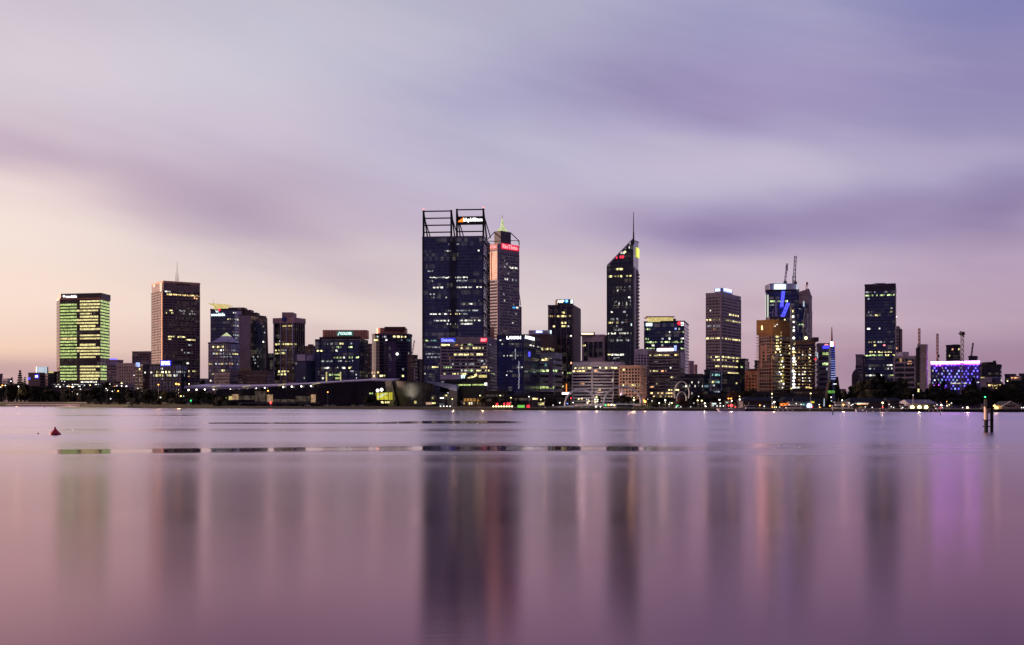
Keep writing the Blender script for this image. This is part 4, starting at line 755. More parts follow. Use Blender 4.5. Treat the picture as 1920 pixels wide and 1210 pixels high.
# scaffolded tower
P = corner(1422.5, 1447, 1484, 1030, 42)
b = building('construction_tower', 'unfinished tower wrapped in orange-brown scaffold mesh with bright work lights', 'tower', P, 1030, 602, mat('raw_concrete', (.34, .19, .13)), 'ribbon', fh=3.4, hw=2.2, sill=.6, proud=.9, win=GL_BLACK, group=OFF, parapet=14)
m_ = MB()
for f in b.faces: m_.fb(f, -1.5, f.L+.5+.1*b.faces.index(f), WZ(628, 1030)+.1*b.faces.index(f), WZ(602, 1030)+1.2+.1*b.faces.index(f), .2, 1.6)
m_.obj('scaffold_mesh', mat('mesh_orange', (.30, .15, .06), .9, bump=.4, scale=.6), b.o)
f0, f1 = b.faces[0], b.faces[1]
lit(b, 612, 1429, 1433, 'warm', 1, zsnap=False, thick=1.8); lit(b, 616.5, 1429, 1433, 'warm', 1, zsnap=False, thick=1.8)
for x0, x1, y0, y1 in ((1427, 1430, 646, 690), (1435, 1438, 646, 678), (1430, 1435, 650, 652.5), (1429, 1438, 655, 657)):
    MB().fb(f0, f0.s_at(x0), f0.s_at(x1), WZ(y1, 1030), WZ(y0, 1030), .8, 1.4).obj('pink_formwork', mat('formwork', (.65, .34, .26)), b.o)
sc = MB()
for i in range(13): z = WZ(676+i*5.2, 1030); sc.fb(f0, -1.2, f0.L-1, z-.22, z+.22, 1.6, 2.4)
for s in range(7): u = s*(f0.L-2)/6; sc.tube(f0.w(u, 2.2, G), f0.w(u, 2.2, WZ(632, 1030)), .14, n=4)
for i in range(8): z = WZ(632+i*5.5, 1030); sc.fb(f0, -1.8, f0.L-1, z-.3, z+.3, .8, 2.6)
sc.obj('scaffolding', mat('scaf', (.45, .33, .33)), b.o)
rr = random.Random(11)
def wl(b, f, x, y, c, r=.9, d=1.2):
    s = f.s_at(x); 
    if b.n < 100: MB().ball(f.w(s, d, WZ(y, (f.P+f.t*s).y)), r, 6, 4).obj('work_light', E[c], b.o); b.n += 1
for y in (621, 627, 632, 638.5, 644, 650, 655): MB().fb(f1, f1.s_at(1453.7), f1.s_at(1458.6), WZ(y+1.6, 1040), WZ(y-1.4, 1040), .5, 1.1).obj('lit_window', E['gold'], b.o)
for x, y in [(1461, 624), (1461, 630), (1461, 636), (1461, 642.5), (1461, 648.5), (1461, 654), (1457.5, 655.5), (1451, 661), (1459, 660), (1461, 666), (1464, 672), (1463.5, 678), (1458, 680), (1461.5, 684), (1461.5, 690.5), (1466, 688), (1464, 696), (1461.5, 702), (1464, 708), (1458.5, 691), (1458.5, 698), (1458.5, 716), (1466, 720), (1462, 714.5), (1464.5, 727), (1461.5, 729), (1477, 649), (1478, 654), (1477, 663), (1480, 635), (1454, 609), (1450, 612), (1455, 600), (1468, 600), (1447, 738), (1447, 745)]:
    wl(b, f1, x, y, rr.choice(['W', 'gold', 'gold', 'warm']), rr.uniform(.5, .95), 1.8)
for y0, y1 in ((701, 705), (712, 717), (673, 676), (688, 691)): MB().fb(f1, f1.s_at(1462.5), f1.s_at(1469), WZ(y1, 1040), WZ(y0, 1040), .4, .9).obj('lit_sheet', emis('mustard', (.35, .28, .03), .8), b.o)
m_ = MB().path([f1.w(f1.s_at(1463.5), 3, WZ(736, 1040)), f1.w(f1.s_at(1463.5), 3, WZ(726, 1040)), f1.w(f1.s_at(1478), 3, WZ(726, 1040)), f1.w(f1.s_at(1478), 3, WZ(736, 1040))], .35); m_.obj('gantry', GREYM, b.o)
for c_, k in ((0, 0),): MB().box(WX(1441, 1050), WX(1474, 1050), 1046, 1062, b.zt-.3, WZ(594.5, 1050)).obj('roof_shed', CON_D, b.o)
# hoist column of lights and black block of bright lights
P = corner(1488, 1529, 1534.5, 1050, 12)
b = building('construction_block', 'dark unfinished block studded with columns of bright white work lights', 'building', P, 1050, 640, mat('raw_dark', (.20, .12, .09)), 'ribbon', fh=3.0, hw=1.8, sill=.6, proud=.9, win=GL_BLACK)
f0 = b.faces[0]
for y in (655, 660.5, 666, 672, 678, 684, 690, 697, 702.5, 709, 715, 721):
    for x in (1492.3, 1498, 1505, 1509.5, 1517.5, 1519.5):
        if rr.random() < .72: wl(b, f0, x+rr.uniform(-.7, .7), y+rr.uniform(-.5, .5), rr.choice(['W', 'gold', 'gold', 'warm', 'orange']), rr.uniform(.4, .8))
lit(b, 727, 1490, 1500, 'white', 1, zsnap=False, thick=1.2); lit(b, 727, 1503, 1522, 'warm', .7, zsnap=False, thick=1.2)
MB().box(WX(1523, 1060), WX(1533, 1060), 1056, 1070, b.zt, WZ(633, 1060)).obj('roof_plant', BROWN, b.o)
m_ = MB(); m_.path([P3(1528.5, 662, 1045), P3(1533, 662, 1045), P3(1533, 672, 1045)], .4); m_.path([P3(1529, 667, 1045), P3(1533, 667, 1045)], .4); m_.obj('lit_gantry', E['screen'], b.o); wl(b, f0, 1529, 674, 'red', 1)
o = thing('construction_hoist', 'slim lattice hoist strung with white and amber lights beside the scaffolded tower', 'hoist', (WX(1487, 1035), 1035, G))
lattice([(WX(1487, 1035), 1035, G), P3(1487, 578, 1035)], .3, GREYM, 'mast', o, 2.4, 3.5); lattice([(WX(1483.5, 1035), 1035, G), P3(1483.5, 575, 1035)], .25, GREYM, 'mast', o, 1.2, 3.5)
for y in (584, 594, 604, 614, 620, 634, 644, 654, 660, 666, 672, 678, 684, 690.5, 696, 702, 708.5, 714.5, 721, 727):
    MB().ball(P3(1488+rr.uniform(-1, 1.6) if y > 600 else 1487, y, 1032.5), rr.uniform(.8, 1.5), 6, 4).obj('work_light', E[rr.choice(['W', 'W', 'gold', 'warm'])], o)
MB().box(WX(1481, 1034), WX(1489, 1034), 1032.8, 1033.4, WZ(730, 1034), WZ(727.5, 1034)).obj('lit_base', E['yel'], o)
b = building('office_building', 'grey-violet striped block with a blue sign and red arc, half behind the bell tower', 'office', corner(1534, 1565, 1569, 1100, 12), 1100, 645, mat('greyviolet', (.24, .21, .30)), 'ribbon', fh=5.2, hw=2.6, sill=1, proud=.6, parapet=7, win=GL_BLACK)
text_mesh('citibank', 'sign_lettering', E['blue'], b.o, b.faces[0], 1542.5, 1556.5, 648.5, 653.5, d=1, off=.025); f = b.faces[0]
MB().fb(f, f.s_at(1542), f.s_at(1557), WZ(654, 1100), WZ(648, 1100), .3, .6).obj('sign_panel', E['blues'], b.o)
MB().path([f.w(f.s_at(1546+i*1.1), 1, WZ(648.2-1.7*math.sin(math.pi*i/6), 1105)) for i in range(7)], .5).obj('red_arc', E['redtext'], b.o)
lit(b, 662, 1542, 1557, 'lime', .8); lit(b, 682, 1542, 1556, 'green', 1, (8, 14)); lit(b, 692, 1549, 1556, 'dimw', .8); lit(b, 671, 1543, 1550, 'dimw', .5)
for y in (646.5, 651.5): MB().ball(f.w(f.L-1, 1, WZ(y, 1110)), 1.2).obj('roof_lamp', E['red' if y < 650 else 'blue'], b.o)
# bell tower
D = 790; o = thing('bell_tower', 'bell tower with blue-lit glass shaft, copper sails and a glowing needle spire', 'tower', (WX(1559, D), D, G))
MB().poly8([(WX(1553.5, D), D-5, G), (WX(1564.5, D), D-5, G), (WX(1564.5, D), D+5, G), (WX(1553.5, D), D+5, G), (WX(1556, D), D-3, WZ(651, D)), (WX(1563, D), D-3, WZ(651, D)), (WX(1563, D), D+3, WZ(651, D)), (WX(1556, D), D+3, WZ(651, D))]).obj('glass_shaft', GL_NAVY, o)
for i in range(14):
    y = 655+i*4.25; t = (y-651)/110; hw_ = 3.2+2*t
    MB().box(WX(1559.3-hw_, D), WX(1559.3+hw_, D), D-3.6-2.2*t, D-3.1-2*t, WZ(y+1.2, D), WZ(y, D)).obj('lit_louvre', emis('louvre_%d' % (i//5), [(.12, .14, .75), (.22, .28, .9), (.4, .45, .9)][i//5], [.55, .9, 1.1][i//5]), o)
MB().box(WX(1558, D), WX(1563.5, D), D-6.5, D-6, WZ(721, D), WZ(720, D)).obj('lit_louvre', E['W'], o)
zc = WZ(650, D); MB().lathe((WX(1559.6, D), D, zc), [(.9, 0), (1.25, .8), (1.25, 1.6), (.8, 3.6)], 10).obj('lantern', emis('lantern_m', (1, .95, .8), 3), o)
MB().lathe((WX(1559.6, D), D, zc+3.6), [(.8, 0), (.55, 5), (.28, 10.5)], 8).obj('spire', mat('spire_brown', (.16, .09, .08), .8), o); MB().tube((WX(1559.6, D), D, zc+14), P3(1559.6, 612, D), .14, .06).obj('needle', GREYM, o)
for s in (-1, 1):
    pts = [(0, 765), (s*3, 712), (s*7.5, 707 if s > 0 else 718), (s*9, 720), (s*12, 738), (s*15.5, 765)]
    m_ = MB(); n = len(pts); v = [(WX(1559.5+px_, D), D-4.5-1.5*(abs(px_) > 5), WZ(y, D)) for px_, y in pts]; m_.v = v+[(x, y+7, z) for x, y, z in v]
    m_.f = [tuple(range(n)), tuple(range(2*n-1, n-1, -1))]+[(i, i+n, (i+1) % n+n, (i+1) % n) for i in range(n)]; m_.obj('copper_sail', mat('dark_copper', (.022, .018, .02), .9, spec=.1), o)
ff = Face((WX(1540, D-7), D-7), (WX(1580, D-7), D-7)); text_mesh('PERTH', 'sign_lettering', E['greens'], o, ff, 1552.5, 1565, 732.8, 737.5, d=0, off=.01)
for x, y in ((1558.5, 745), (1559, 752)): MB().ball(P3(x, y, D-8), .5).obj('lamp', E['W' if y < 750 else 'dimw'], o)
MB().tube(P3(1545, 762, D-6), P3(1545.5, 747, D-6), .5, .2).obj('uplit_pier', E['screen'], o)
# right: slab tower and neighbours
P = corner(1621.5, 1679, 1681, 1130, 20)
b = building('office_tower', 'plain dark slab tower with scattered pale lit floors, right of the bell tower', 'tower', P, 1130, 533, GL_NAVY, 'glass', fh=3.5, frame=mat('slab_frame', (.05, .04, .08)), group=OFF)
MB().box(WX(1639, 1140), WX(1658, 1140), 1136, 1150, b.zt, WZ(531, 1136)).obj('roof_plant', LAVM, b.o); f = b.faces[0]; MB().fb(f, .5, f.L-.5, WZ(543, 1130), b.zt-1.2, 0, .25).obj('top_band', mat('slab_top', (.06, .05, .09)), b.o)
fins(b, 0, [1622.2, 1678.6], 534, 745, BROWN, .8, .8)
for (yy, x0, x1, c, dn) in [(549, 1623, 1641, 'dimw', .7), (549, 1652, 1664, 'dimw', .6), (554, 1623, 1645, 'green', .9), (554, 1650, 1678, 'green', .9), (560, 1627, 1630, 'dimw', 1), (577, 1670, 1673, 'white', 1), (582, 1628, 1636, 'dimw', .8), (582, 1663, 1674, 'yel', .7), (593.5, 1630, 1641, 'dimw', .7), (593.5, 1641, 1650, 'yel', 1), (616, 1626, 1634, 'white', .8), (616, 1648, 1651, 'white', 1), (639, 1645, 1660, 'dimw', .7), (639, 1669, 1676, 'dimw', .8), (644, 1628, 1641, 'yel', .8), (649, 1624, 1646, 'yel', .6), (649, 1656, 1660, 'redtext', 1), (661, 1630, 1672, 'yel', .7), (667, 1623, 1655, 'green', .85), (667, 1660, 1679, 'yel', .95), (684, 1629, 1638, 'dimw', .8), (684, 1663, 1673, 'white', .8), (690, 1629, 1640, 'dimw', .8), (690, 1664, 1673, 'white', .8), (701, 1623, 1661, 'white', .85), (701, 1669, 1679, 'lime', .9)]: lit(b, yy, x0, x1, c, dn, (1.3, 3.2), 1.6, gap=(.6, 2))
b = building('apartment_block', 'pale concrete block peeking out left of the plain slab tower', 'building', corner(1604.5, 1618, 1628, 1180, 20), 1180, 666, mat('pale_l', (.55, .46, .52)), 'ribbon', fh=3.6, mul=5, mulw=.6, parapet=11)
b = building('apartment_block', 'tall thin lilac block rising just right of the plain slab tower', 'building', corner(1675, 1685, 1688, 1300, 22), 1300, 613, mat('lil_t', (.38, .30, .40)), 'ribbon', fh=3.6, mul=4)
MB().box(WX(1683, 1310), WX(1687.5, 1310), 1302, 1318, G, WZ(618, 1310)).obj('side_wing', CON_P, b.o); dots(b, [(1681.5, 655)], 'orange', 1.2); MB().ball(P3(1681, 594, 1295), .8).obj('lamp', E['W'], b.o)
b = building('apartment_block', 'white balconied apartment block with two amber rooms between the slab tower and slender concrete tower', 'building', corner(1677, 1716, 1720, 1040, 24), 1040, 669, mat('apt_w', (.55, .46, .54)), 'ribbon', fh=4.8, hw=3.2, sill=.8, mul=9, mulw=.5, proud=1.0, parapet=.8, win=GL_BLACK)
MB().box(WX(1688, 1050), WX(1700, 1050), 1044, 1062, b.zt, WZ(660, 1044)).obj('roof_plant', CON_L, b.o); lit(b, 677, 1686, 1691, 'orange', 1); lit(b, 680, 1702, 1709, 'orange', 1, zsnap=False)
for y in (691, 697.5, 703.5, 710): MB().box(WX(1715, 1026), WX(1719, 1026), 1024, 1027, WZ(y+2.4, 1026), WZ(y, 1026)).obj('balcony', CON_L, b.o)
P = corner(1720.5, 1737, 1739.5, 960, 26)
b = building('residential_tower', 'slender bare concrete tower with a column of small slots, left of the purple hotel', 'tower', P, 960, 647.5, mat('slender_c', (.50, .40, .42), .85, var=.3), 'glass', fh=300, parapet=1)
m_ = MB(); f = b.faces[0]
for i in range(15): MB().fb(f, f.s_at(1724.5), f.s_at(1726), WZ(655.8+i*6, 960), WZ(654+i*6, 960), 0, .12).obj('window', GL_BLACK, b.o)
MB().prism([tuple(Vector(P[0])+Vector((-1.2, 1))), tuple(Vector(P[0])+Vector((.6, -.4))), tuple(Vector(P[0])+Vector((2, 3))), tuple(Vector(P[0])+Vector((0, 4)))], G, b.zt-2).obj('side_fin', BLACKM, b.o)
MB().prism([tuple(Vector(P[0])+Vector((-.1, -.3))), tuple(Vector(P[0])+Vector((1.4, -1.0))), tuple(Vector(P[0])+Vector((1.8, 0))), tuple(Vector(P[0])+Vector((0, .5)))], G, b.zt-1).obj('dark_stripe', BLACKM, b.o)
for y in (720, 731, 734, 736): MB().ball(P3(1722, y, 950), .9).obj('lamp', E['gold'], b.o)
MB().ball(P3(1721, 746, 940), 1.9).obj('flood_lamp', E['lampy'], b.o)
b = building('low_building', 'low podium with two rows of pale square windows under the slender concrete tower', 'building', corner(1706, 1742, 1746, 930, 16), 930, 737, CON_D, 'glass', fh=200, parapet=1)
f = b.faces[0]
for y in (740, 746.5):
    for x in (1709, 1714, 1717, 1727.5, 1733.5, 1739): MB().fb(f, f.s_at(x), f.s_at(x+2.8), WZ(y+4, 930), WZ(y, 930), 0, .25).obj('window', emis('pale_win', (.45, .38, .5), .55), b.o)
# purple hotel
P = corner(1745.5, 1836.5, 1838.5, 960, 26)
b = building('hotel', 'wide hotel glowing violet with a blazing magenta-white roof edge', 'hotel', P, 960, 680, mat('hotel_wall', (.10, .07, .26), .5), 'glass', fh=3.6, mul=3.6, mulw=.5, frame=mat('hotel_frame', (.16, .09, .36), .5))
f = b.faces[0]; MB().fb(f, .1, f.L+.3, b.zt+.2, b.zt+1.3, .4, 1.2).obj('roof_light_strip', E['magw'], b.o); MB().fb(f, .05, f.L+.2, b.zt-1.3, b.zt-.1, .4, 1.1).obj('roof_glow_strip', E['mag'], b.o)
n = 0
for j in range(9):
    for i in range(13):
        x = 1749+i*7+(3.5 if j % 2 else 0)
        if x > 1836 or rr.random() < .22 or n > 96: continue
        y = 684.5+j*5.6; c = rr.choice(['vio']*9+['bluel', 'bluel', 'dimw']) if x > 1770 else rr.choice(['vio', 'mag', 'bluel', 'teal', 'white', 'dimw']); s = f.s_at(x); z = WZ(y, (f.P+f.t*s).y); n += 1
        MB().fb(f, s-.5*rr.uniform(.8, 1.6), s+.5, z-.8, z+.8, .2, .62).obj('lit_window', E[c if c != 'mag' or rr.random() < .4 else 'vio'], b.o)
MB().fb(f, f.s_at(1783), f.s_at(1812), WZ(719.6, 955), WZ(717.8, 955), .3, 1.1).obj('lit_canopy', emis('cream_soft', (.8, .75, .55), .8, .5, .4), b.o)
b = building('apartment_block', 'dark square block standing behind the purple hotel', 'building', corner(1774, 1800, 1802, 1200, 26), 1200, 648, mat('dk_blk', (.09, .07, .09)), 'ribbon', fh=3.6, win=GL_BLACK); dots(b, [(1786, 651)], 'orange', 1.4); dots(b, [(1798, 657), (1780, 669)], 'yel', 1.2)
MB().box(WX(1785, 1210), WX(1795, 1210), 1206, 1220, b.zt, WZ(646, 1206)).obj('roof_plant', BROWN, b.o)
b = building('low_building', 'small dark violet roof block peeking over the right end of the purple hotel', 'building', corner(1816, 1831, 1833, 1150, 26), 1150, 669, mat('viol_b', (.10, .07, .14)), 'ribbon', fh=3.6)
crane('twin-legged tower crane with folded jib in front of the purple hotel', 0, 900, [(1804, 762), (1804, 625)], None, mat('crane_grey', (.30, .27, .36)), None, w=1.9, rr=.22)
o = bpy.data.objects['tower_crane.003']; D = 900
lattice([P3(1799, 623, D), P3(1804.5, 628, D), P3(1808.5, 629, D)], .3, BLACKM, 'jib', o, 2, 3); MB().box(WX(1802, D), WX(1807, D), D-2, D+2, WZ(628, D), WZ(622.5, D)).obj('slewing_unit', BLACKM, o)
crane('thin distant crane mast above the left part of the purple hotel', 0, 1250, [(1757.5, 700), (1757.5, 626)], None, mat('crane_mauve', (.25, .12, .17)), None, w=1.7, cab=(1758, 668))
crane('thin distant crane mast above the slender concrete tower', 0, 1260, [(1723.5, 700), (1723.5, 616)], None, mat('crane_mauve', None), None, w=1.7)
crane('small distant luffing crane leaning right above the purple hotel', 0, 1300, [(1821, 700), (1821.5, 666)], [(1821.5, 666), (1824.5, 643)], mat('crane_mauve', None), mat('crane_mauve', None), w=1.5)
crane('small pink distant crane boom leaning right, left of the twin-framed tower', 0, 1400, [(773, 700), (773, 664)], [(773, 664), (777, 638)], mat('crane_mauve', None), mat('crane_mauve', None), w=1.5)
b = building('office_building', 'black block with a stepped roof house right of the purple hotel', 'office', corner(1839.5, 1876, 1878, 1000, 26), 1000, 685, mat('blk', (.05, .04, .05)), 'ribbon', fh=3.6, win=GL_BLACK)
MB().box(WX(1847, 1012), WX(1863, 1012), 1006, 1020, b.zt, WZ(679, 1006)).obj('roof_plant', BLACKM, b.o); MB().box(WX(1858, 1010), WX(1862, 1010), 1004, 1005.8, b.zt, WZ(676.5, 1006)).obj('roof_plant', BLACKM, b.o)
b = building('low_building', 'pale lilac flat-roofed hall with a lit left end beside the black stepped block', 'hall', corner(1838, 1860, 1862, 940, 26), 940, 709, mat('lil_h', (.45, .38, .50)), 'glass', fh=100); panel(b, 0, 1839, 1846, 707.2, 709, E['canopy'], 'lit_eave')
MB().lathe((WX(1868, 945), 945, G), [(3.6, 0), (3.6, WZ(712, 945)-G), (2.8, WZ(708, 945)-G), (.5, WZ(706.5, 945)-G)], 16).obj('drum', mat('drum_b', (.12, .12, .22)), b.o)
b = building('restaurant', 'dark hillside restaurant with two rows of orange lit windows at the right', 'restaurant', corner(1850, 1877, 1880, 860, 28), 860, 719, CON_D, 'glass', fh=100, parapet=1)
for x0, x1, y0, y1 in ((1853, 1857.5, 721.5, 724.5), (1858.5, 1862, 721.5, 724.8), (1864, 1866, 722.5, 725), (1867, 1871, 721.5, 724.5), (1873, 1876.5, 721.5, 724.5), (1862, 1864, 727, 729), (1867, 1870, 726.5, 729)): panel(b, 0, x0, x1, y0, y1, E['warm'], 'lit_window')
b = building('low_building', 'small dark roof block above the right-hand trees', 'building', corner(1884, 1903, 1905, 1000, 28), 1000, 703, CON_D, 'ribbon', fh=3.6)
b = building('low_building', 'beige low block above the trees near the right edge', 'building', corner(1895, 1913, 1915, 980, 28), 980, 707, CON_P, 'ribbon', fh=3.6); panel(b, 0, 1896, 1912, 708, 709.4, E['orange'], 'lit_eave')
b = building('low_building', 'dark block cut by the right edge of the view', 'building', corner(1911, 1935, 1938, 1010, 30), 1010, 702, CON_D, 'ribbon', fh=3.6)
b = building('low_building', 'far beige gabled block in the sky gap between bell tower and dark trees', 'building', corner(1571, 1582, 1586, 1200, 24), 1200, 731, CON_P, 'ribbon', fh=3.6)
o = thing('rounded_chapel_tower', 'small rounded stone turret at the left foot of the slab tower', 'turret', (WX(1604, 1080), 1080, G)); MB().lathe((WX(1604, 1080), 1080, G), [(3.6, 0), (3.6, WZ(704, 1080)-G), (2.6, WZ(698, 1080)-G), (.4, WZ(693, 1080)-G)], 14).obj('shaft', mat('turret', (.10, .08, .09)), o)
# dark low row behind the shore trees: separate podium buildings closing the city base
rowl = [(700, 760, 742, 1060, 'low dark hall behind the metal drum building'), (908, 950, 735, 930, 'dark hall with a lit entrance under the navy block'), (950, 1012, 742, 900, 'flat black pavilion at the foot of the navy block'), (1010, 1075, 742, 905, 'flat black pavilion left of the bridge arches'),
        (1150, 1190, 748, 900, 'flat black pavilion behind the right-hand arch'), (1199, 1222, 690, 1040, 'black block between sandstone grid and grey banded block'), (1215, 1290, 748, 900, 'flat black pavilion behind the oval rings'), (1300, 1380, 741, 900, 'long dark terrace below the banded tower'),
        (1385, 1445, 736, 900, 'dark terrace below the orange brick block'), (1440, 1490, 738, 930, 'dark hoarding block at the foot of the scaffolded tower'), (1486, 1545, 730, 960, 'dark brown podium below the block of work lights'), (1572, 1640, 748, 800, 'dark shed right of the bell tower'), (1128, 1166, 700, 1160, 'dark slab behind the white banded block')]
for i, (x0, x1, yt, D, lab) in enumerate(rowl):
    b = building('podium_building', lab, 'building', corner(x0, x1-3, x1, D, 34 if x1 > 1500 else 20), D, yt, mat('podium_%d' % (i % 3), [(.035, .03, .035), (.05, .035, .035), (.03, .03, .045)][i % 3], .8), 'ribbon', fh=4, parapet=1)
# ============================================================ WATERFRONT
SH = [(-400, 757), (-60, 761), (0, 762.2), (130, 763), (240, 765), (480, 766.6), (700, 767.8), (830, 768.6), (950, 769.4), (1200, 770.4), (1500, 771.6), (1700, 772.6), (1920, 773.2), (2100, 773.6), (2600, 774.5)]
def shore(px):
    for (a, ya), (b_, yb) in zip(SH, SH[1:]):
        if a <= px <= b_: y = ya+(yb-ya)*(px-a)/(b_-a); break
    else: y = 760
    return H*F/(y-HZ)
pts = [(WX(x, H*F/(y-HZ)), H*F/(y-HZ)) for x, y in SH]
land = MB(); n = len(pts)
back = [(12000, 600), (16000, 22000), (-16000, 22000), (-12000, 2500)]
poly = pts + [(9000, 500)] + back[1:]
land.prism(poly, -3, G-.4); struct('ground', land, mat('dark_ground', (.022, .021, .018), .95, scale=.05))
def strip(name, x0, x1, d0, d1, z0, z1, m, thick=.3, step=40):
    """long band following the shore, d metres behind the water's edge"""
    mb = MB(); k = int((x1-x0)/step)
    for i in range(k):
        xa, xb = x0+(x1-x0)*i/k, x0+(x1-x0)*(i+1)/k; a, b_ = shore(xa), shore(xb)
        mb.poly8([(WX(xa, a+d0), a+d0, z0-thick), (WX(xb, b_+d0), b_+d0, z0-thick), (WX(xb, b_+d1), b_+d1, z1-thick), (WX(xa, a+d1), a+d1, z1-thick),
                  (WX(xa, a+d0), a+d0, z0), (WX(xb, b_+d0), b_+d0, z0), (WX(xb, b_+d1), b_+d1, z1), (WX(xa, a+d1), a+d1, z1)])
    return struct(name, mb, m)
strip('beach', -200, 150, -4, 26, .05, 2.6, mat('beach_sand', (.80, .52, .52), .9, scale=.3), .6)
strip('grass_bank', -200, 400, 26, 58, 2.6, 4.6, mat('grass_m', (.075, .07, .03), .95, scale=.4), 3)
strip('footpath', -200, 330, 58, 64, 5.0, 5.1, mat('path_m', (.30, .25, .22), .9), 3.4)
o = strip('river_wall', 150, 2300, -.6, .8, 1.5, 1.5, mat('river_wall_m', (.025, .022, .022), .9, scale=.8), 2.2)
strip('promenade', 150, 2300, .8, 9, 1.62, 1.66, mat('promenade_m', (.07, .055, .055), .9), .2)
strip('road', 150, 1400, 30, 46, 2.0, 2.0, mat('asphalt', (.05, .05, .055), .85), .3)
# ---------------- water
TGX = 0.0; R0, R1, R2, TILT = .115, .15, .05, .022      # ripples grow rougher towards the far bank
w = MB(); w.v = [(-9000, -60, 0), (9000, -60, 0), (9000, 5000, 0), (-9000, 5000, 0)]; w.f = [(0, 1, 2, 3)]
wm = bpy.data.materials.new('river_water'); wm.use_nodes = True; nt = wm.node_tree; N = nt.nodes; L = nt.links
for q in list(N): N.remove(q)
out = N.new('ShaderNodeOutputMaterial'); geo = N.new('ShaderNodeNewGeometry'); sep = N.new('ShaderNodeSeparateXYZ'); L.new(geo.outputs['Position'], sep.inputs[0])
def M(op, a, b_=None, c=None, cl=False):
    n_ = N.new('ShaderNodeMath'); n_.operation = op; n_.use_clamp = cl
    for i, v in enumerate((a, b_, c)):
        if v is None: continue
        if isinstance(v, (int, float)): n_.inputs[i].default_value = v
        else: L.new(v, n_.inputs[i])
    return n_.outputs[0]
def noise(sx, sy, det=3, off=0):
    mp = N.new('ShaderNodeMapping'); mp.inputs['Scale'].default_value = (sx, sy, 1); mp.inputs['Location'].default_value = (off, off, 0); L.new(geo.outputs['Position'], mp.inputs[0])
    nz = N.new('ShaderNodeTexNoise'); nz.inputs['Scale'].default_value = 1; nz.inputs['Detail'].default_value = det; L.new(mp.outputs[0], nz.inputs['Vector']); return nz.outputs['Fac']
X, Y = sep.outputs[0], sep.outputs[1]
def gauss(y0, wd, ynode):            # 1 inside a calm lane, soft edges
    d = M('ABSOLUTE', M('SUBTRACT', ynode, y0)); t = M('DIVIDE', d, wd); return M('SUBTRACT', 1.0, M('SMOOTH_MIN', M('POWER', t, 3.0), 1.0, 0.15), cl=True)
wob = M('MULTIPLY_ADD', M('SUBTRACT', noise(.03, .012, 2, 5), .5), 5.0, M('MULTIPLY_ADD', M('MINIMUM', M('ADD', X, 12.0), 0.0), -0.23, Y))     # the lane lies slightly askew
fade = M('SUBTRACT', 1.0, M('MULTIPLY', M('MAXIMUM', M('SUBTRACT', X, 17.0), 0.0), 1/12.0), cl=True)
c1 = M('MULTIPLY', gauss(148.5, 9.0, wob), fade)
nA = M('MULTIPLY_ADD', noise(.006, .05, 2, 11), 1.0, 0)
wob2 = M('MULTIPLY_ADD', noise(.01, .01, 2, 9), 26.0, Y)
lane2 = M('MULTIPLY', gauss(343, 24, wob2), M('SUBTRACT', 1.0, M('MULTIPLY', M('SUBTRACT', M('ABSOLUTE', M('ADD', X, 18)), 9.0), .07), cl=True))
lane2b = M('MULTIPLY', gauss(330, 10, wob2), M('MULTIPLY', M('LESS_THAN', X, -18), M('GREATER_THAN', X, -90)))
lane3 = M('MULTIPLY', M('MULTIPLY', gauss(492, 12, wob2), .5), M('LESS_THAN', X, -140))
calm = M('MAXIMUM', M('MAXIMUM', c1, lane2), M('MAXIMUM', lane2b, lane3), cl=True)
class far: outputs = [M('ADD', M('MULTIPLY_ADD', M('DIVIDE', M('SUBTRACT', Y, 35.0), 130.0, cl=True), R1, R0), M('MULTIPLY', M('DIVIDE', M('SUBTRACT', Y, 165.0), 250.0, cl=True), R2))]
st_ = M('MULTIPLY_ADD', M('SUBTRACT', noise(.004, .035, 4), .5), M('MULTIPLY', far.outputs[0], 1.1), far.outputs[0])
rough = M('MAXIMUM', M('MULTIPLY_ADD', M('SUBTRACT', st_, .035), M('SUBTRACT', 1.0, calm), .07), .03)
gl = N.new('ShaderNodeBsdfAnisotropic'); gl.distribution = 'BECKMANN'; L.new(rough, gl.inputs['Roughness'])
bp = N.new('ShaderNodeBump'); bp.inputs['Strength'].default_value = 0.035; bp.inputs['Distance'].default_value = 0.05; L.new(noise(.35, 2.2, 3), bp.inputs['Height']); tl = N.new('ShaderNodeCombineXYZ'); L.new(M('MULTIPLY_ADD', calm, -0.020, M('MULTIPLY', M('SUBTRACT', 1.0, M('DIVIDE', M('SUBTRACT', Y, 30.0), 90.0, cl=True)), TILT)), tl.inputs[1])      # the calm lanes are long smooth swells leaning to the near bank
ta = N.new('ShaderNodeVectorMath'); ta.operation = 'ADD'; L.new(bp.outputs[0], ta.inputs[0]); L.new(tl.outputs[0], ta.inputs[1]); tb = N.new('ShaderNodeVectorMath'); tb.operation = 'NORMALIZE'; L.new(ta.outputs[0], tb.inputs[0]); L.new(tb.outputs[0], gl.inputs['Normal'])
gl.inputs['Anisotropy'].default_value = 0.0; tg = N.new('ShaderNodeCombineXYZ'); tg.inputs[0].default_value = TGX; tg.inputs[1].default_value = 1-TGX; L.new(tg.outputs[0], gl.inputs['Tangent'])
df = N.new('ShaderNodeBsdfDiffuse'); df.inputs['Color'].default_value = (0.03, 0.02, 0.05, 1)
fr = N.new('ShaderNodeFresnel'); fr.inputs['IOR'].default_value = 1.55
ff_ = M('MINIMUM', M('MULTIPLY_ADD', fr.outputs[0], 0.94, 0.07), 1.0)
tm = N.new('ShaderNodeMapRange'); L.new(fr.outputs[0], tm.inputs[0]); tm.inputs[1].default_value = .3; tm.inputs[2].default_value = .8
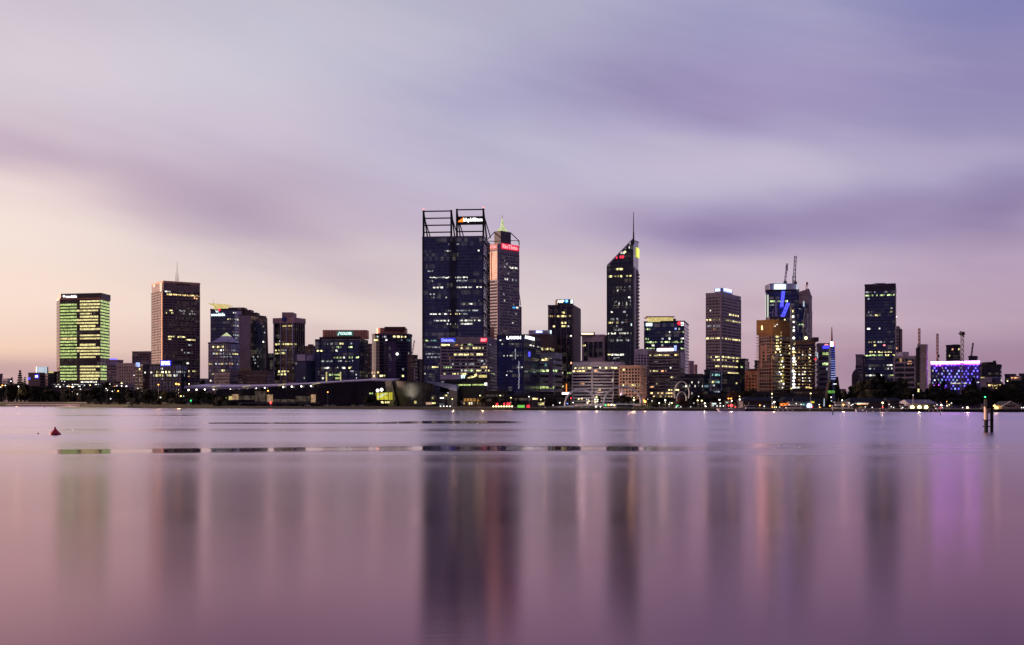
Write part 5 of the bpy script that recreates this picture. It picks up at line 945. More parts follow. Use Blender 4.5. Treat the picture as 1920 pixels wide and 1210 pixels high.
tn = N.new('ShaderNodeMix'); tn.data_type = 'RGBA'; L.new(tm.outputs[0], tn.inputs[0]); tn.inputs[6].default_value = (.86, .53, .66, 1); tn.inputs[7].default_value = (.98, .85, .95, 1); L.new(tn.outputs[2], gl.inputs['Color'])
mx = N.new('ShaderNodeMixShader'); L.new(M('MULTIPLY', ff_, M('MULTIPLY_ADD', calm, -.2, 1.0)), mx.inputs[0]); L.new(df.outputs[0], mx.inputs[1]); L.new(gl.outputs[0], mx.inputs[2]); L.new(mx.outputs[0], out.inputs[0])
struct('water', w, wm)

# ---------------- convention centre with its long sagging roof
D = 1010; yb_ = 1000
o = thing('convention_centre', 'very long low hall under a thin sagging pale roof with a row of downlights', 'hall', (WX(540, D), D, G))
ctrl = [(345, 724.5), (400, 725.5), (460, 725), (520, 723), (580, 719.5), (640, 715.5), (690, 713), (735, 713.5)]
m_ = MB(); gl_ = MB(); rb = MB()
for i, ((xa, ya), (xb, yb)) in enumerate(zip(ctrl, ctrl[1:])):
    th = .9 if xa > 500 else 2.2; xa2, xb2 = WX(xa, D-8), WX(xb, D-8)
    za, zb = WZ(ya, D-8), WZ(yb, D-8); thb = .9 if xb > 500 else 2.2
    m_.poly8([(xa2, D-8, za-th), (xb2, D-8, zb-thb), (xb2, D+60, zb-thb+3), (xa2, D+60, za-th+3), (xa2, D-8, za), (xb2, D-8, zb), (xb2, D+60, zb+3), (xa2, D+60, za+3)])
    if xa >= 400: gl_.poly8([(xa2, D, G), (xb2, D, G), (xb2, D+55, G), (xa2, D+55, G), (xa2, D, za-th), (xb2, D, zb-thb), (xb2, D+55, zb-thb+2), (xa2, D+55, za-th+2)])
m_.obj('roof', LAVM, o); gl_.obj('glazed_hall', glassmat('hall_glass', (.05, .045, .055), cell=(6, 9), glow=.03), o)
for i in range(24): x = 400+i*14; rb.box(WX(x, D)-.25, WX(x, D)+.25, D-.6, D-.1, G, WZ(727, D))
rb.obj('mullions', BLACKM, o)
for x in (353.5, 368.5, 384, 400.5, 432, 448, 464.5, 480.5, 496.5, 531, 547, 565, 583):
    y = 731.5-(x-353)*.032; k = MB().ball((WX(x, D-5), D-5, WZ(y, D-5)), .7, 6, 4).obj('downlight', E['lampw'], o)
for x, y in ((403, 725), (461, 725), (527, 722.5), (592, 720.5)):
    MB().poly8([(WX(x-6, D-9), D-9.6, WZ(y+1.2, D)), (WX(x+8, D-9), D-9.6, WZ(y-1.8, D)), (WX(x+8, D-9), D-8.2, WZ(y-1.8, D)), (WX(x-6, D-9), D-8.2, WZ(y+1.2, D)), (WX(x-6, D-9), D-9.6, WZ(y+.6, D)), (WX(x+8, D-9), D-9.6, WZ(y-2.4, D)), (WX(x+8, D-9), D-8.2, WZ(y-2.4, D)), (WX(x-6, D-9), D-8.2, WZ(y+.6, D))]).obj('roof_light_scoop', E['canopy'], o)
for x0, x1, y0, y1, c in ((429, 434.5, 743, 750, 'canopy'), ): MB().box(WX(x0, D-3), WX(x1, D-3), D-3, D-.1, WZ(y1, D-3), WZ(y0, D-3)).obj('lit_window', E[c], o)
pw_ = mat('timber_box', (.60, .42, .30), .8); pk = emis('lit_timber', (.62, .38, .22), .55, .4, .3)
for x0, x1, y0, y1 in ((435, 445, 739.5, 750), (500.5, 510, 740, 754), (583, 590.5, 740, 754.5)): MB().box(WX(x0, D-4), WX(x1, D-4), D-4, D-.1, WZ(y1, D-4), WZ(y0, D-4)).obj('lit_stair_box', pk, o)
MB().lathe((WX(421, D-3), D-3, WZ(748, D)), [(1.5, 0), (1.8, 1.2), (1.4, 2.6)], 10).obj('lit_window', E['lime'], o)
dk = emis('dim_foyer', (.5, .36, .28), .10, .6, .2)
for x0, x1, y0, y1 in ((478, 499, 734, 753), (445, 477, 742, 750), (553, 582, 743, 753), (512, 552, 749, 754)): MB().box(WX(x0, D-.4), WX(x1, D-.4), D-.4, D-.05, WZ(y1, D), WZ(y0, D)).obj('foyer_window', dk, o)
MB().box(WX(440, D-14), WX(600, D-14), D-14, D-13.2, G+2.3, G+3.0).obj('terrace_rail', mat('rail_m', (.28, .24, .24)), o)
MB().box(WX(350, D-12), WX(356, D-12), D-12, D-11, G, G+3).obj('gate_post', WHITEM, o)
MB().box(WX(541, 1070), WX(557, 1070), 1066, 1084, WZ(722, 1070), WZ(717, 1070)).obj('roof_vent', mat('ventm', (.42, .33, .42)), o)
# angular metal hall
metal = mat('drum_metal', (.10, .092, .095), .7, .0, var=.2, scale=.25)
D = 980; o = thing('metal_theatre', 'leaning metal-clad theatre block with a spotlit curved wall beside the long hall', 'theatre', (WX(765, D), D, G))
MB().poly8([(WX(728, D), D, G), (WX(745, D), D-3, G), (WX(748, D), D+30, G), (WX(728, D), D+30, G), (WX(722, D), D, WZ(715, D)), (WX(735, D), D-3, WZ(713.5, D)), (WX(738, D), D+30, WZ(713.5, D)), (WX(722, D), D+30, WZ(715, D))]).obj('leaning_wall', mat('pale_lean', (.30, .29, .26), .7), o)
m_ = MB(); nseg = 14; vb = []; vt = []
for i in range(nseg+1):
    t = i/nseg; x = 746+62*t; yy = D-10*math.sin(math.pi*min(1, t*1.1)); vb.append((WX(x+2*(1-t), D), yy, G)); vt.append((WX(x-8*(1-t), D), yy-2, WZ(714.5+3.5*t, D)))
vb += [(WX(808, D), D+35, G), (WX(748, D), D+35, G)]; vt += [(WX(808, D), D+35, WZ(718, D)), (WX(740, D), D+35, WZ(714.5, D))]
k = len(vb); m_.v = vb+vt; m_.f = [tuple(range(k-1, -1, -1)), tuple(range(k, 2*k))]+[(i, (i+1) % k, k+(i+1) % k, k+i) for i in range(k)]; m_.obj('curved_wall', metal, o)
MB().poly8([(WX(800, D), D-14, WZ(717, D)), (WX(858, D), D-16, WZ(734.5, D)), (WX(860, D), D+20, WZ(726, D)), (WX(806, D), D+20, WZ(716, D)), (WX(800, D), D-14, WZ(715.8, D)), (WX(857, D), D-16, WZ(722.5, D)), (WX(860, D), D+20, WZ(721, D)), (WX(806, D), D+20, WZ(715, D))]).obj('wing_roof', mat('wing_blue', (.24, .25, .45), .5, .2), o)
MB().box(WX(808, D), WX(855, D), D-6, D+25, G, WZ(735, D)).obj('foyer_block', GL_BLACK, o); MB().box(WX(842, D-9), WX(857, D-9), D-9, D+20, G, WZ(727, D)).obj('end_wall', mat('end_w', (.10, .08, .10)), o)
MB().box(WX(835, D), WX(839, D), D-7, D-6.1, WZ(743, D), WZ(740.5, D)).obj('lit_window', E['yel'], o)
for x in (824.5, 827, 829.5, 832.5): MB().box(WX(x, D), WX(x+1, D), D-7.3, D-6.2, WZ(762, D), WZ(757, D)).obj('lit_window', E['dimw'], o)
for x in (826, 828.5, 831): MB().ball(P3(x, 746.5, D-8), .6).obj('foyer_lamp', E['W'], o)
MB().ball(P3(811, 747, D-8), .8).obj('foyer_lamp', E['yel'], o)
for x0, x1, y0, y1, c in ((777, 781, 752, 757, 'canopy'), (799, 809, 754.5, 759, 'orange'), (810, 817, 755, 757.5, 'yel')): MB().box(WX(x0, D-14), WX(x1, D-14), D-16, D-14, WZ(y1, D-14), WZ(y0, D-14)).obj('lit_kiosk', emis('peach_kiosk', (.85, .5, .35), .6) if c == 'orange' else E[c], o)
ld = bpy.data.lights.new('wall_spotlight', 'SPOT'); ld.energy = 34000; ld.spot_size = math.radians(38); ld.spot_blend = .9; ld.color = (1, .95, .68); ld.shadow_soft_size = .5
lo = bpy.data.objects.new('wall_spotlight', ld); C.objects.link(lo); p = Vector(P3(769, 748, D-34)); tgt = Vector(P3(771, 733, D-10)); lo.location = p; lo.rotation_euler = (tgt-p).to_track_quat('-Z', 'Y').to_euler(); lo['label'] = 'floodlight washing the curved metal wall'; lo['category'] = 'light'
# yellow lit glass cafe
D = 960; o = thing('lit_cafe', 'bright yellow glass cafe box left of the metal theatre', 'cafe', (WX(718, D), D, G))
MB().poly8([(WX(707, D), D, WZ(750, D)), (WX(733, D), D, WZ(750, D)), (WX(733, D), D+12, WZ(750, D)), (WX(707, D), D+12, WZ(750, D)), (WX(704, D), D, WZ(737, D)), (WX(733, D), D, WZ(736, D)), (WX(733, D), D+12, WZ(736, D)), (WX(704, D), D+12, WZ(737, D))]).obj('lit_glass', emis('cafe_yellow', (.62, .56, .05), .9, .35, .25), o)
MB().poly8([P3(707, 745, D-.4), P3(718, 738.5, D-.4), P3(718, 738.5, D-.2), P3(707, 745, D-.2), P3(710, 747, D-.4), P3(727, 737.5, D-.4), P3(727, 737.5, D-.2), P3(710, 747, D-.2)]).obj('lit_ceiling', emis('cafe_white', (.75, .9, .55), .9), o)
m_ = MB()
for x in (706, 712, 720, 728.5, 733): m_.tube((WX(x, D-.6), D-.6, G), P3(x, 736, D-.6), .28, n=4)
m_.box(WX(704, D), WX(734, D), D-1, D+13, WZ(736, D), WZ(735, D)); m_.obj('frame', BLACKM, o)
for x, y in ((708, 732.5), (715.5, 731), (694, 738), (698, 738)): MB().ball(P3(x, y, D-2), 1.3 if x > 700 else .8).obj('lamp', E['lampw'] if x > 700 else E['lime'], o)
for x0, x1 in ((714, 719), (722, 731)): MB().box(WX(x0, D), WX(x1, D), D-1, D-.5, WZ(756.5, D), WZ(753, D)).obj('lit_window', E['yel'], o)
# gold-lit quay buildings
for (x0, x1, y0, D, lab) in ((869, 893, 746, 905, 'amber-lit two-storey pub front on the quay below the grey gridded office'), (894, 909, 745.5, 900, 'amber-lit small hall with a dark arch on the quay, right of the amber pub')):
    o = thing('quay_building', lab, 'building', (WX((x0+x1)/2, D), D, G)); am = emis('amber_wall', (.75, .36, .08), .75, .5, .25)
    MB().box(WX(x0, D), WX(x1, D), D, D+12, G, WZ(y0+1.2, D)).obj('wall', mat('amber_base', (.30, .18, .10)), o); MB().box(WX(x0-.6, D), WX(x1+.6, D), D-1, D+13, WZ(y0+1.2, D), WZ(y0, D)).obj('roof', BROWN, o)
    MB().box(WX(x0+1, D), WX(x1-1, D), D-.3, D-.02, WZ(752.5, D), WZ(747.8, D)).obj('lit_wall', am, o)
    for k in range(3 if x1-x0 > 20 else 1): xx = x0+4+k*6; MB().box(WX(xx, D), WX(xx+2.6, D), D-.5, D-.28, WZ(751.5, D), WZ(748.5, D)).obj('window', GL_BLACK, o)
    for k in range(5 if x1-x0 > 20 else 2): xx = x0+1+k*4.4; MB().box(WX(xx, D), WX(xx+2.4, D), D-.4, D-.02, WZ(758.5, D), WZ(754.5, D)).obj('lit_window', E['white' if k % 2 else 'yel'], o)
for (x0, x1, y0, y1, D, c, lab) in ((998, 1010, 746, 749.5, 880, 'gold', 'small gold-lit kiosk under the navy block'), (1362, 1372, 753, 756, 820, 'Wc', 'white-lit kiosk near the red lamp'), (1335, 1343, 755.5, 758.5, 820, 'Wc', 'cool-white lit kiosk below the small glass cube')):
    o = thing('kiosk', lab, 'kiosk', (WX((x0+x1)/2, D), D, G)); MB().box(WX(x0, D), WX(x1, D), D, D+5, G, WZ(y0, D)).obj('wall', CON_D, o)
    MB().box(WX(x0+.4, D), WX(x1-.4, D), D-.3, D-.02, WZ(y1, D), WZ(y0+.6, D)).obj('lit_window', E[c], o); MB().box(WX(x0-1, D), WX(x1+1, D), D-1.5, D+6, WZ(y0, D), WZ(y0-.8, D)).obj('roof', GREYM, o)
# ---------------- footbridge with two arches
D = 850; br = thing('footbridge', 'pale low footbridge deck with two tall leaning steel arches', 'bridge', (WX(1130, D), D, G))
dk = [(985, 765.3), (1030, 763.6), (1075, 761), (1120, 758.6), (1160, 757.2), (1200, 757.6)]
m_ = MB()
for (xa, ya), (xb, yb) in zip(dk, dk[1:]):
    za, zb = WZ(ya, D), WZ(yb, D); m_.poly8([(WX(xa, D), D-3, za-.7), (WX(xb, D), D-3, zb-.7), (WX(xb, D), D+3, zb-.7), (WX(xa, D), D+3, za-.7), (WX(xa, D), D-3, za), (WX(xb, D), D-3, zb), (WX(xb, D), D+3, zb), (WX(xa, D), D+3, za)])
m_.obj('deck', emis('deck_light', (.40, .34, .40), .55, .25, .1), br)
for (xa, xb, ya, yb, top, dy) in ((1059, 1118, 763, 757, 730.5, 8), (1131, 1203, 760, 756, 725.5, -2)):
    pp = []
    for i in range(19):
        t = math.pi*i/18; x = (xa+xb)/2-(xb-xa)/2*math.cos(t); base = ya+(yb-ya)*i/18; y = base-(base-top)*math.sin(t)**.85
        pp.append((WX(x, D+dy), D+dy-4+8*i/18, WZ(y, D+dy)))
    MB().path(pp, .75, 6).obj('arch', mat('arch_steel', (.95, .90, .96), .5), br)
m_ = MB()
for x in range(1000, 1200, 25): m_.tube((WX(x, D), D, -1), (WX(x, D), D, WZ(763 if x < 1080 else 758.6, D)-.6), .4)
m_.obj('piers', CON_D, br); MB().poly8([P3(1070, 764, D-6), P3(1110, 766.5, D-6), P3(1110, 766.5, D-5), P3(1070, 764, D-5), P3(1070, 763.2, D-6), P3(1110, 765.8, D-6), P3(1110, 765.8, D-5), P3(1070, 763.2, D-5)]).obj('lit_ramp', E['bluel'], br)
m_ = MB()
for i in range(34): x = 1062+i*1.6; m_.box(WX(x, D-2.8), WX(x+.9, D-2.8), D-2.9, D-2.6, WZ(761.4-(x-1075)*.05, D), WZ(760.2-(x-1075)*.05, D))
m_.obj('rail_lights', E['orange'], br)
# oval rings
D = 800; o = thing('ring_sculpture', 'sculpture of two nested white upright oval rings on the quay', 'sculpture', (WX(1279, D), D, G))
for (cx_, hw2, top, bot, r, op) in ((1278.5, 14, 715.6, 753, .45, .28), (1278, 9, 735, 753, .38, .2)):
    pp = []
    for i in range(25):
        t = math.pi*(-op/2)+(math.pi*(1+op))*i/24; pp.append((WX(cx_-hw2*math.cos(t), D), D, WZ((bot+top)/2+5-((bot-top)/2+5)*math.sin(t) if math.sin(t) > 0 else (bot+top)/2+5-(bot-top)/2*math.sin(t)*1.0, D)))
    MB().path(pp, r, 6).obj('ring', mat('ring_white', (.85, .85, .82), .5), o)
MB().box(WX(1264, D), WX(1293, D), D-3, D+3, G-.4, G+.5).obj('base', CON_D, o)
# pergola frames
def pergola(label, x0, x1, yt, D, n, m=GREYM, low=None):
    o = thing('pergola', label, 'frame', (WX((x0+x1)/2, D), D, G))
    m_ = MB().tube(P3(x0, yt, D), P3(x1, yt, D), .22, n=4).tube(P3(x0, yt, D+6), P3(x1, yt, D+6), .22, n=4)
    if low: m_.tube(P3(x0+(x1-x0)*.55, low, D), P3(x1, low, D), .2, n=4)
    m_.obj('top_rail', m, o)
    for i in range(n): x = x0+(x1-x0)*i/(n-1); MB().tube((WX(x, D), D, G-.4), P3(x, yt, D), .2, n=4).obj('post', m, o)
pergola('thin-legged steel pergola left of the left bridge arch', 1045, 1066, 747.5, 845, 5)
pergola('steel pergola under the left bridge arch', 1072, 1098, 749, 880, 7)
pergola('long thin-legged steel frame on the quay below the purple hotel', 1755, 1838, 749, 780, 9, mat('dim_steel', (.22, .20, .24)), 758)
pergola('row of amber-lit posts beside the red lamp', 1378, 1408, 749.5, 830, 7, emis('amber_posts', (.5, .38, .2), .4))
MB().box(WX(1376, 829), WX(1410, 829), 829, 830, WZ(750.2, 829), WZ(748.8, 829)).obj('lit_eave', E['yel'], bpy.data.objects['pergola.003'])
# pavilions with hip roofs on the right jetties
def hip(label, x0, x1, ye, yr, D, dep=22, m=None, name='jetty_pavilion', lits=(), wallc=CON_D, inset=.22):
    o = thing(name, label, 'pavilion', (WX((x0+x1)/2, D), D, G)); X0, X1 = WX(x0, D), WX(x1, D); ze, zr = WZ(ye, D), WZ(yr, D); k = (X1-X0)*inset
    m_ = MB(); m_.v = [(X0, D-2, ze), (X1, D-2, ze), (X1, D+dep, ze), (X0, D+dep, ze), (X0+k, D+dep/2, zr), (X1-k, D+dep/2, zr)]; m_.f = [(0, 1, 5, 4), (1, 2, 5), (2, 3, 4, 5), (3, 0, 4), (3, 2, 1, 0)]
    m_.obj('roof', m or mat('slate_roof', (.028, .03, .042), .9, spec=.1), o); MB().box(X0+2, X1-2, D, D+dep-2, G-.4, ze).obj('wall', wallc, o)
    for (a, c, ya, yb, e) in lits: MB().box(WX(a, D), WX(c, D), D-.4, D-.03, WZ(yb, D), WZ(ya, D)).obj('lit_window', E[e], o)
    return o
hip('broad dark hip-roofed jetty pavilion below the orange brick block', 1388, 1462, 752, 744, 780, lits=((1424, 1427, 759.5, 762, 'warm'), (1432, 1434.5, 761, 763, 'white')))
hip('broad dark hip-roofed jetty pavilion with an orange neon sign', 1462, 1545, 753, 744, 770, lits=((1500, 1503, 756, 760, 'teal'), (1505, 1510, 756, 760.5, 'teal')))
o = bpy.data.objects['jetty_pavilion.001']; D = 768; ff = Face((WX(1400, D), D), (WX(1600, D), D)); text_mesh('NOVO', 'sign_lettering', E['orangel'], o, ff, 1462.5, 1478.5, 756.2, 761.3, d=.3, off=.02)
MB().lathe((WX(1516, D), D-2, WZ(766, D)), [(1.4, 0), (1.9, 1.5), (1.9, 2.6), (1.0, 3.8)], 12).obj('glowing_sign', emis('blue_white', (.55, .65, 1), 2.0), o); MB().box(WX(1519, D), WX(1525, D), D-2.4, D-2, WZ(756, D), WZ(752.6, D)).obj('yellow_sign', emis('yel_sign', (.7, .6, .05), 1), o)
hip('dark hip-roofed cafe pavilion with an orange lit counter right of the bell tower', 1588, 1668, 753, 746, 745, lits=((1605, 1627, 757, 758.8, 'orange'), (1602, 1630, 756, 756.9, 'white'), (1605, 1607, 765, 766.5, 'warm'), (1610, 1612, 765, 766.5, 'warm'), (1615, 1616.5, 762.5, 766, 'warm'), (1619, 1621, 764.5, 766.5, 'warm')))
hip('dark hip-roofed shed left of the lilac ferry terminal', 1662, 1697, 752, 746, 740)
o = hip('lilac-roofed ferry terminal with three bright yellow lamps', 1703, 1758, 757.5, 749.5, 720, m=mat('lilac_roof', (.24, .19, .26), .7), inset=.06)
for x in (1710.5, 1724, 1736.5): MB().ball(P3(x, 764, 717), 1.3).obj('flood_lamp', E['lampy'], o)
for x in (1725, 1735, 1745): MB().ball(P3(x, 752.6, 712), .4).obj('roof_lamp', E['dimw'], o)
m_ = MB(); D = 722; m_.box(WX(1690, D), WX(1699, D), D, D+3, WZ(754.4, D), WZ(753, D)); m_.tube((WX(1698, D), D+1, G), P3(1698, 754, D+1), .3); m_.obj('side_canopy', emis('canopy_soft', (.6, .5, .42), .6), o)
# gabled boathouse
D = 650; o = thing('boathouse', 'gabled boathouse with pale bargeboards and five dark windows beside an amber lamp glow', 'boathouse', (WX(1895, D), D, G))
wx0, wx1, wp = WX(1879, D), WX(1914, D), WX(1894, D); ze, zp = WZ(764, D), WZ(754.5, D); pk2 = mat('boat_wall', (.42, .33, .36), .8)
m_ = MB(); m_.v = [(wx0, D, G-.4), (wx1, D, G-.4), (wx1, D, ze), (wp, D, zp), (wx0, D, ze), (wx0, D+14, G-.4), (wx1, D+14, G-.4), (wx1, D+14, ze), (wp, D+14, zp), (wx0, D+14, ze)]
m_.f = [(0, 1, 2, 3, 4), (9, 8, 7, 6, 5), (0, 5, 6, 1), (1, 6, 7, 2), (2, 7, 8, 3), (3, 8, 9, 4), (4, 9, 5, 0)]; m_.obj('wall', pk2, o)
MB().path([P3(1876, 763.5, D-.7), (wp, D-.7, zp+.5)], .22, 4).obj('bargeboard', mat('barge', (.85, .8, .85)), o); MB().path([(wp, D-.7, zp+.5), P3(1916, 764, D-.7)], .22, 4).obj('bargeboard', mat('barge', None), o)
r = MB()
for (xa, xb) in ((1875.5, 1894), (1917, 1894)):
    za, zb = WZ(764.3, D), zp+.35; r.poly8([(WX(xa, D), D-.8, za), (WX(xb, D), D-.8, zb), (WX(xb, D), D+15, zb), (WX(xa, D), D+15, za), (WX(xa, D), D-.8, za+.25), (WX(xb, D), D-.8, zb+.25), (WX(xb, D), D+15, zb+.25), (WX(xa, D), D+15, za+.25)])
r.obj('roof', mat('slate_roof', None), o)
for x in (1886.5, 1890.5, 1894, 1897.5, 1901.5): MB().lathe((WX(x, D), D+.25, WZ(763.5, D)), [(.5, 0), (.5, 1.0), (.3, 1.3)], 8).obj('window', GL_BLACK, o)
MB().box(WX(1876, D-3), WX(1916, D-3), D-3, D-.1, WZ(767.2, D), WZ(766.4, D)).obj('verandah_roof', BLACKM, o); MB().box(WX(1872, D), WX(1879, D), D+1, D+8, G-.4, WZ(760.5, D)).obj('glowing_shed', emis('shed_glow', (.8, .4, .08), .6, .5, .5), o)  # orange glow beside the gable, put into a self-lit shed
MB().path([P3(1863.5, 760, D-1), P3(1866, 765, D-1), P3(1871, 765, D-1)], .75, 6).obj('amber_lights', emis('amber_glow', (1, .62, .2), 3.0), o)
# jetties
def jetty(label, x0, x1, yd, D, n, m=None):
    o = thing('jetty', label, 'jetty', (WX((x0+x1)/2, D), D, 0)); z = WZ(yd, D)
    MB().box(WX(x0, D), WX(x1, D), D, D+3, z-.25, z).obj('deck', m or mat('jetty_white', (.55, .5, .55)), o)
    for i in range(n): x = x0+(x1-x0)*(i+.5)/n; MB().tube((WX(x, D), D-.1, -1), (WX(x, D), D-.1, z-.26), .28).obj('pile', m or mat('jetty_white', None), o)
jetty('white-decked jetty left of the moored ferry by the neon-signed pavilion', 1455, 1490, 767.6, 640, 4); jetty('white-decked jetty right of the orange-lit cafe pavilion', 1619, 1669, 768.7, 615, 4); jetty('dark jetty in front of the lilac ferry terminal', 1738, 1762, 767.8, 622, 3, mat('jetty_grey', (.3, .26, .3)))
# ---------------- boats
def hullm(mb, L_, B, z0, z1, k=.25):
    v = []; 
    for z, s in ((z0, .86), (z1, 1.0)):
        v += [(-L_/2*s, -B/2*s, z), (L_/2*(1-k)*s, -B/2*s, z), (L_/2*s, 0, z), (L_/2*(1-k)*s, B/2*s, z), (-L_/2*s, B/2*s, z)]
    o_ = len(mb.v); mb.v += v; mb.f += [(o_+4, o_+3, o_+2, o_+1, o_), (o_+5, o_+6, o_+7, o_+8, o_+9)]+[(o_+i, o_+(i+1) % 5, o_+5+(i+1) % 5, o_+5+i) for i in range(5)]; return mb
def boat(label, x, D, L_, decks, hc=WHITEM, flip=1, lamps=(), glow=None, g='boats moored along the quay', kind='ferry'):
    o = thing(kind, label, 'boat', (WX(x, D), D, 0), g); B = L_*.28
    def loc(mb, name, m):
        me = bpy.data.meshes.new(name); me.from_pydata([(px_*flip, py, pz) for px_, py, pz in mb.v], [], [tuple(reversed(f_)) if flip < 0 else f_ for f_ in mb.f]); me.materials.append(m); q = bpy.data.objects.new(name, me); C.objects.link(q); q.parent = o; return q
    loc(hullm(MB(), L_, B, -.3, 1.5), 'hull', hc)
    z = 1.5; l = L_*.7
    for i in range(decks):
        loc(MB().box(-l/2-.5, l/2-1-i, -B*.36, B*.36, z, z+.9), 'cabin_wall' if i else 'cabin', WHITEM); loc(MB().box(-l/2-.4, l/2-1.3-i, -B*.355, B*.355, z+.9, z+1.9), 'window_band', GL_BLACK); loc(MB().box(-l/2-1.2, l/2-.4-i, -B*.4, B*.4, z+1.9, z+2.15), 'roof', WHITEM)
        z += 2.15; l *= .8
    loc(MB().tube((0, 0, z), (0, 0, z+2.2), .12), 'mast', GREYM)
    for dx, dz, e in lamps: loc(MB().ball((dx, -B*.45, dz), .45, 6, 4), 'lamp', E[e])
    if glow: loc(MB().box(-L_*.45, L_*.4, -B*.52, -B*.5, .35, 1.0), 'neon_strip', E[glow])
    return o
boat('two-deck white ferry moored below the neon-signed pavilion', 1486, 700, 15, 2, flip=-1); boat('two-deck white ferry moored right of the bell tower', 1572, 690, 15, 2, flip=-1, lamps=((6, 3.4, 'lampo'),))
boat('small low white launch moored in front of the orange-lit cafe', 1613, 640, 5.5, 0, kind='launch'); boat('party boat with neon blue hull strip and coloured cabin lights below the right arch', 1146, 745, 13, 1, BLACKM, lamps=((-4, 3.5, 'lampg'), (-2, 3.7, 'lampo'), (0, 3.9, 'lampw'), (2, 3.5, 'lampy')), glow='blue')
boat('small white cruiser left of the lilac ferry terminal', 1699, 650, 7, 1, kind='launch'); boat('small white cruiser right of the lilac ferry terminal', 1764, 640, 7, 1, kind='launch', lamps=((0, 4, 'lampw'),)); boat('dark low barge with a long white rail below the red lamp', 1377, 690, 22, 0, mat('barge_m', (.6, .5, .6)), kind='barge'); boat('slim white motorboat right of the barge', 1404, 690, 9, 1, kind='launch', flip=-1)
boat('small white motorboat left of the barge', 1349, 700, 5, 0, kind='launch'); boat('small white boat below the long steel frame', 1780, 640, 5, 0, kind='launch'); boat('moored motorboat far left of the barge, by the oval rings', 1268, 730, 6, 1, kind='launch', flip=-1)
boat('grey motorboat moored left of the bell tower foot', 1537, 760, 13, 0, mat('boat_grey', (.25, .22, .27)), kind='launch'); boat('dim sailing dinghy right of the theatre on the quay edge', 799, 860, 9, 0, kind='launch')
# ---------------- navigation piles, markers, buoys
D = H*F/(810-HZ); o = thing('channel_beacon', 'cluster of timber channel piles, one with a pale-painted band, green lamp on top', 'beacon', (WX(1855, D), D, 0)); pm = mat('pile_dark', (.018, .016, .018), .9)
for i, (x, yt, r, dy) in enumerate(((1849, 763, .40, 0), (1855.3, 766, .21, 1.2), (1860.2, 766, .33, .2))):
    q = MB().tube((WX(x, D), D+dy, -2), (WX(x, D), D+dy, WZ(yt if i else 787, D)), r, r, 12).obj('pile', pm, o)
    if i == 0: MB().tube((WX(x, D), D, WZ(787, D)), (WX(x, D), D, WZ(763, D)), .43, .43, 12).obj('painted_band', mat('pile_paint', (.85, .62, .52), .7), q)
m_ = MB()
for y in (774.5, 788, 800): m_.box(WX(1848.5, D), WX(1861, D), D-.55, D-.25, WZ(y+.8, D), WZ(y-.8, D)); m_.box(WX(1848.5, D), WX(1861, D), D+1.5, D+1.7, WZ(y+.8, D), WZ(y-.8, D))
m_.obj('crosspiece', pm, o); m_ = MB(); m_.box(WX(1846.5, D), WX(1862, D), D-.7, D+2, WZ(766, D), WZ(762.5, D)); m_.box(WX(1849.5, D), WX(1861, D), D-.3, D+1.2, WZ(762.5, D), WZ(749, D)); m_.obj('dark_top_box', pm, o)
MB().tube(P3(1848, 763, D), P3(1847.6, 746, D), .09).obj('lamp_post', pm, o); MB().ball(P3(1847.3, 744.6, D), .15).obj('green_lamp', emis('nav_green', (.05, 1, .3), 5), o)
D = H*F/(815.5-HZ); o = thing('mooring_buoy', 'large dark red conical buoy floating at the left', 'buoy', (WX(103.5, D), D, 0)); rb_ = mat('buoy_red', (.90, .06, .10), .5)
MB().lathe((WX(103.5, D), D, -.3), [(.75, 0), (1.0, .22), (1.0, .55), (.62, .95), (.2, 1.42), (.2, 1.5)], 20).obj('float', rb_, o, True); MB().lathe((WX(103, D), D, 1.2), [(.16, 0), (.2, .1), (.12, .32)], 10).obj('top_mark', rb_, o); MB().lathe((WX(103.5, D), D, -.12), [(1.03, 0), (1.05, .12), (1.02, .26)], 20).obj('waterline_band', BLACKM, o)
D = H*F/(814-HZ); o = thing('small_buoy', 'tiny dark red ball buoy left of the large conical one', 'buoy', (WX(71.5, D), D, 0)); MB().ball((WX(71.5, D), D, .03), .19, 12, 8).obj('float', rb_, o, True); MB().tube((WX(71.5, D), D, .2), (WX(71.5, D), D, .32), .03).obj('ring', BLACKM, o)
for i, (x, yb, yt, col, lab) in enumerate(((1561.5, 778, 760, 'jetty_white', 'pale-topped channel pole standing in the water below the bell tower'), (1763.5, 779, 766, 'jetty_grey', 'thin channel pole with a red lamp right of the lilac ferry terminal'), (1518.5, 774, 764, 'jetty_white', 'short leaning pale marker by the glowing blue sign'))):
    D = H*F/(yb-HZ); o = thing('channel_marker', lab, 'marker', (WX(x, D), D, 0)); MB().tube((WX(x, D), D, -1), (WX(x, D), D, WZ((yb+yt)/2+1, D)), .24 if i < 1 else .12).obj('pole', pm if i < 2 else mat('jetty_white', None), o)
    MB().tube((WX(x, D), D, WZ((yb+yt)/2+1, D)), (WX(x, D), D, WZ(yt, D)), .22 if i < 1 else .12).obj('painted_top', mat(col, None), o)
    if i == 1: MB().ball(P3(x, yt-1, D), .35).obj('red_lamp', E['red'], o)
for x, y in ((83.3, 764.3), (232, 765.2)):
    D = H*F/(y-HZ); o = thing('small_buoy', 'tiny dark marker buoy on the %s' % ('water off the end of the sandy beach' if x < 100 else 'water off the dark bank below the pale low offices'), 'buoy', (WX(x, D), D, 0)); MB().ball((WX(x, D), D, .2), .6, 8, 6).obj('float', rb_, o); MB().tube((WX(x, D), D, .7), (WX(x, D), D, 1.2), .1).obj('ring', BLACKM, o)
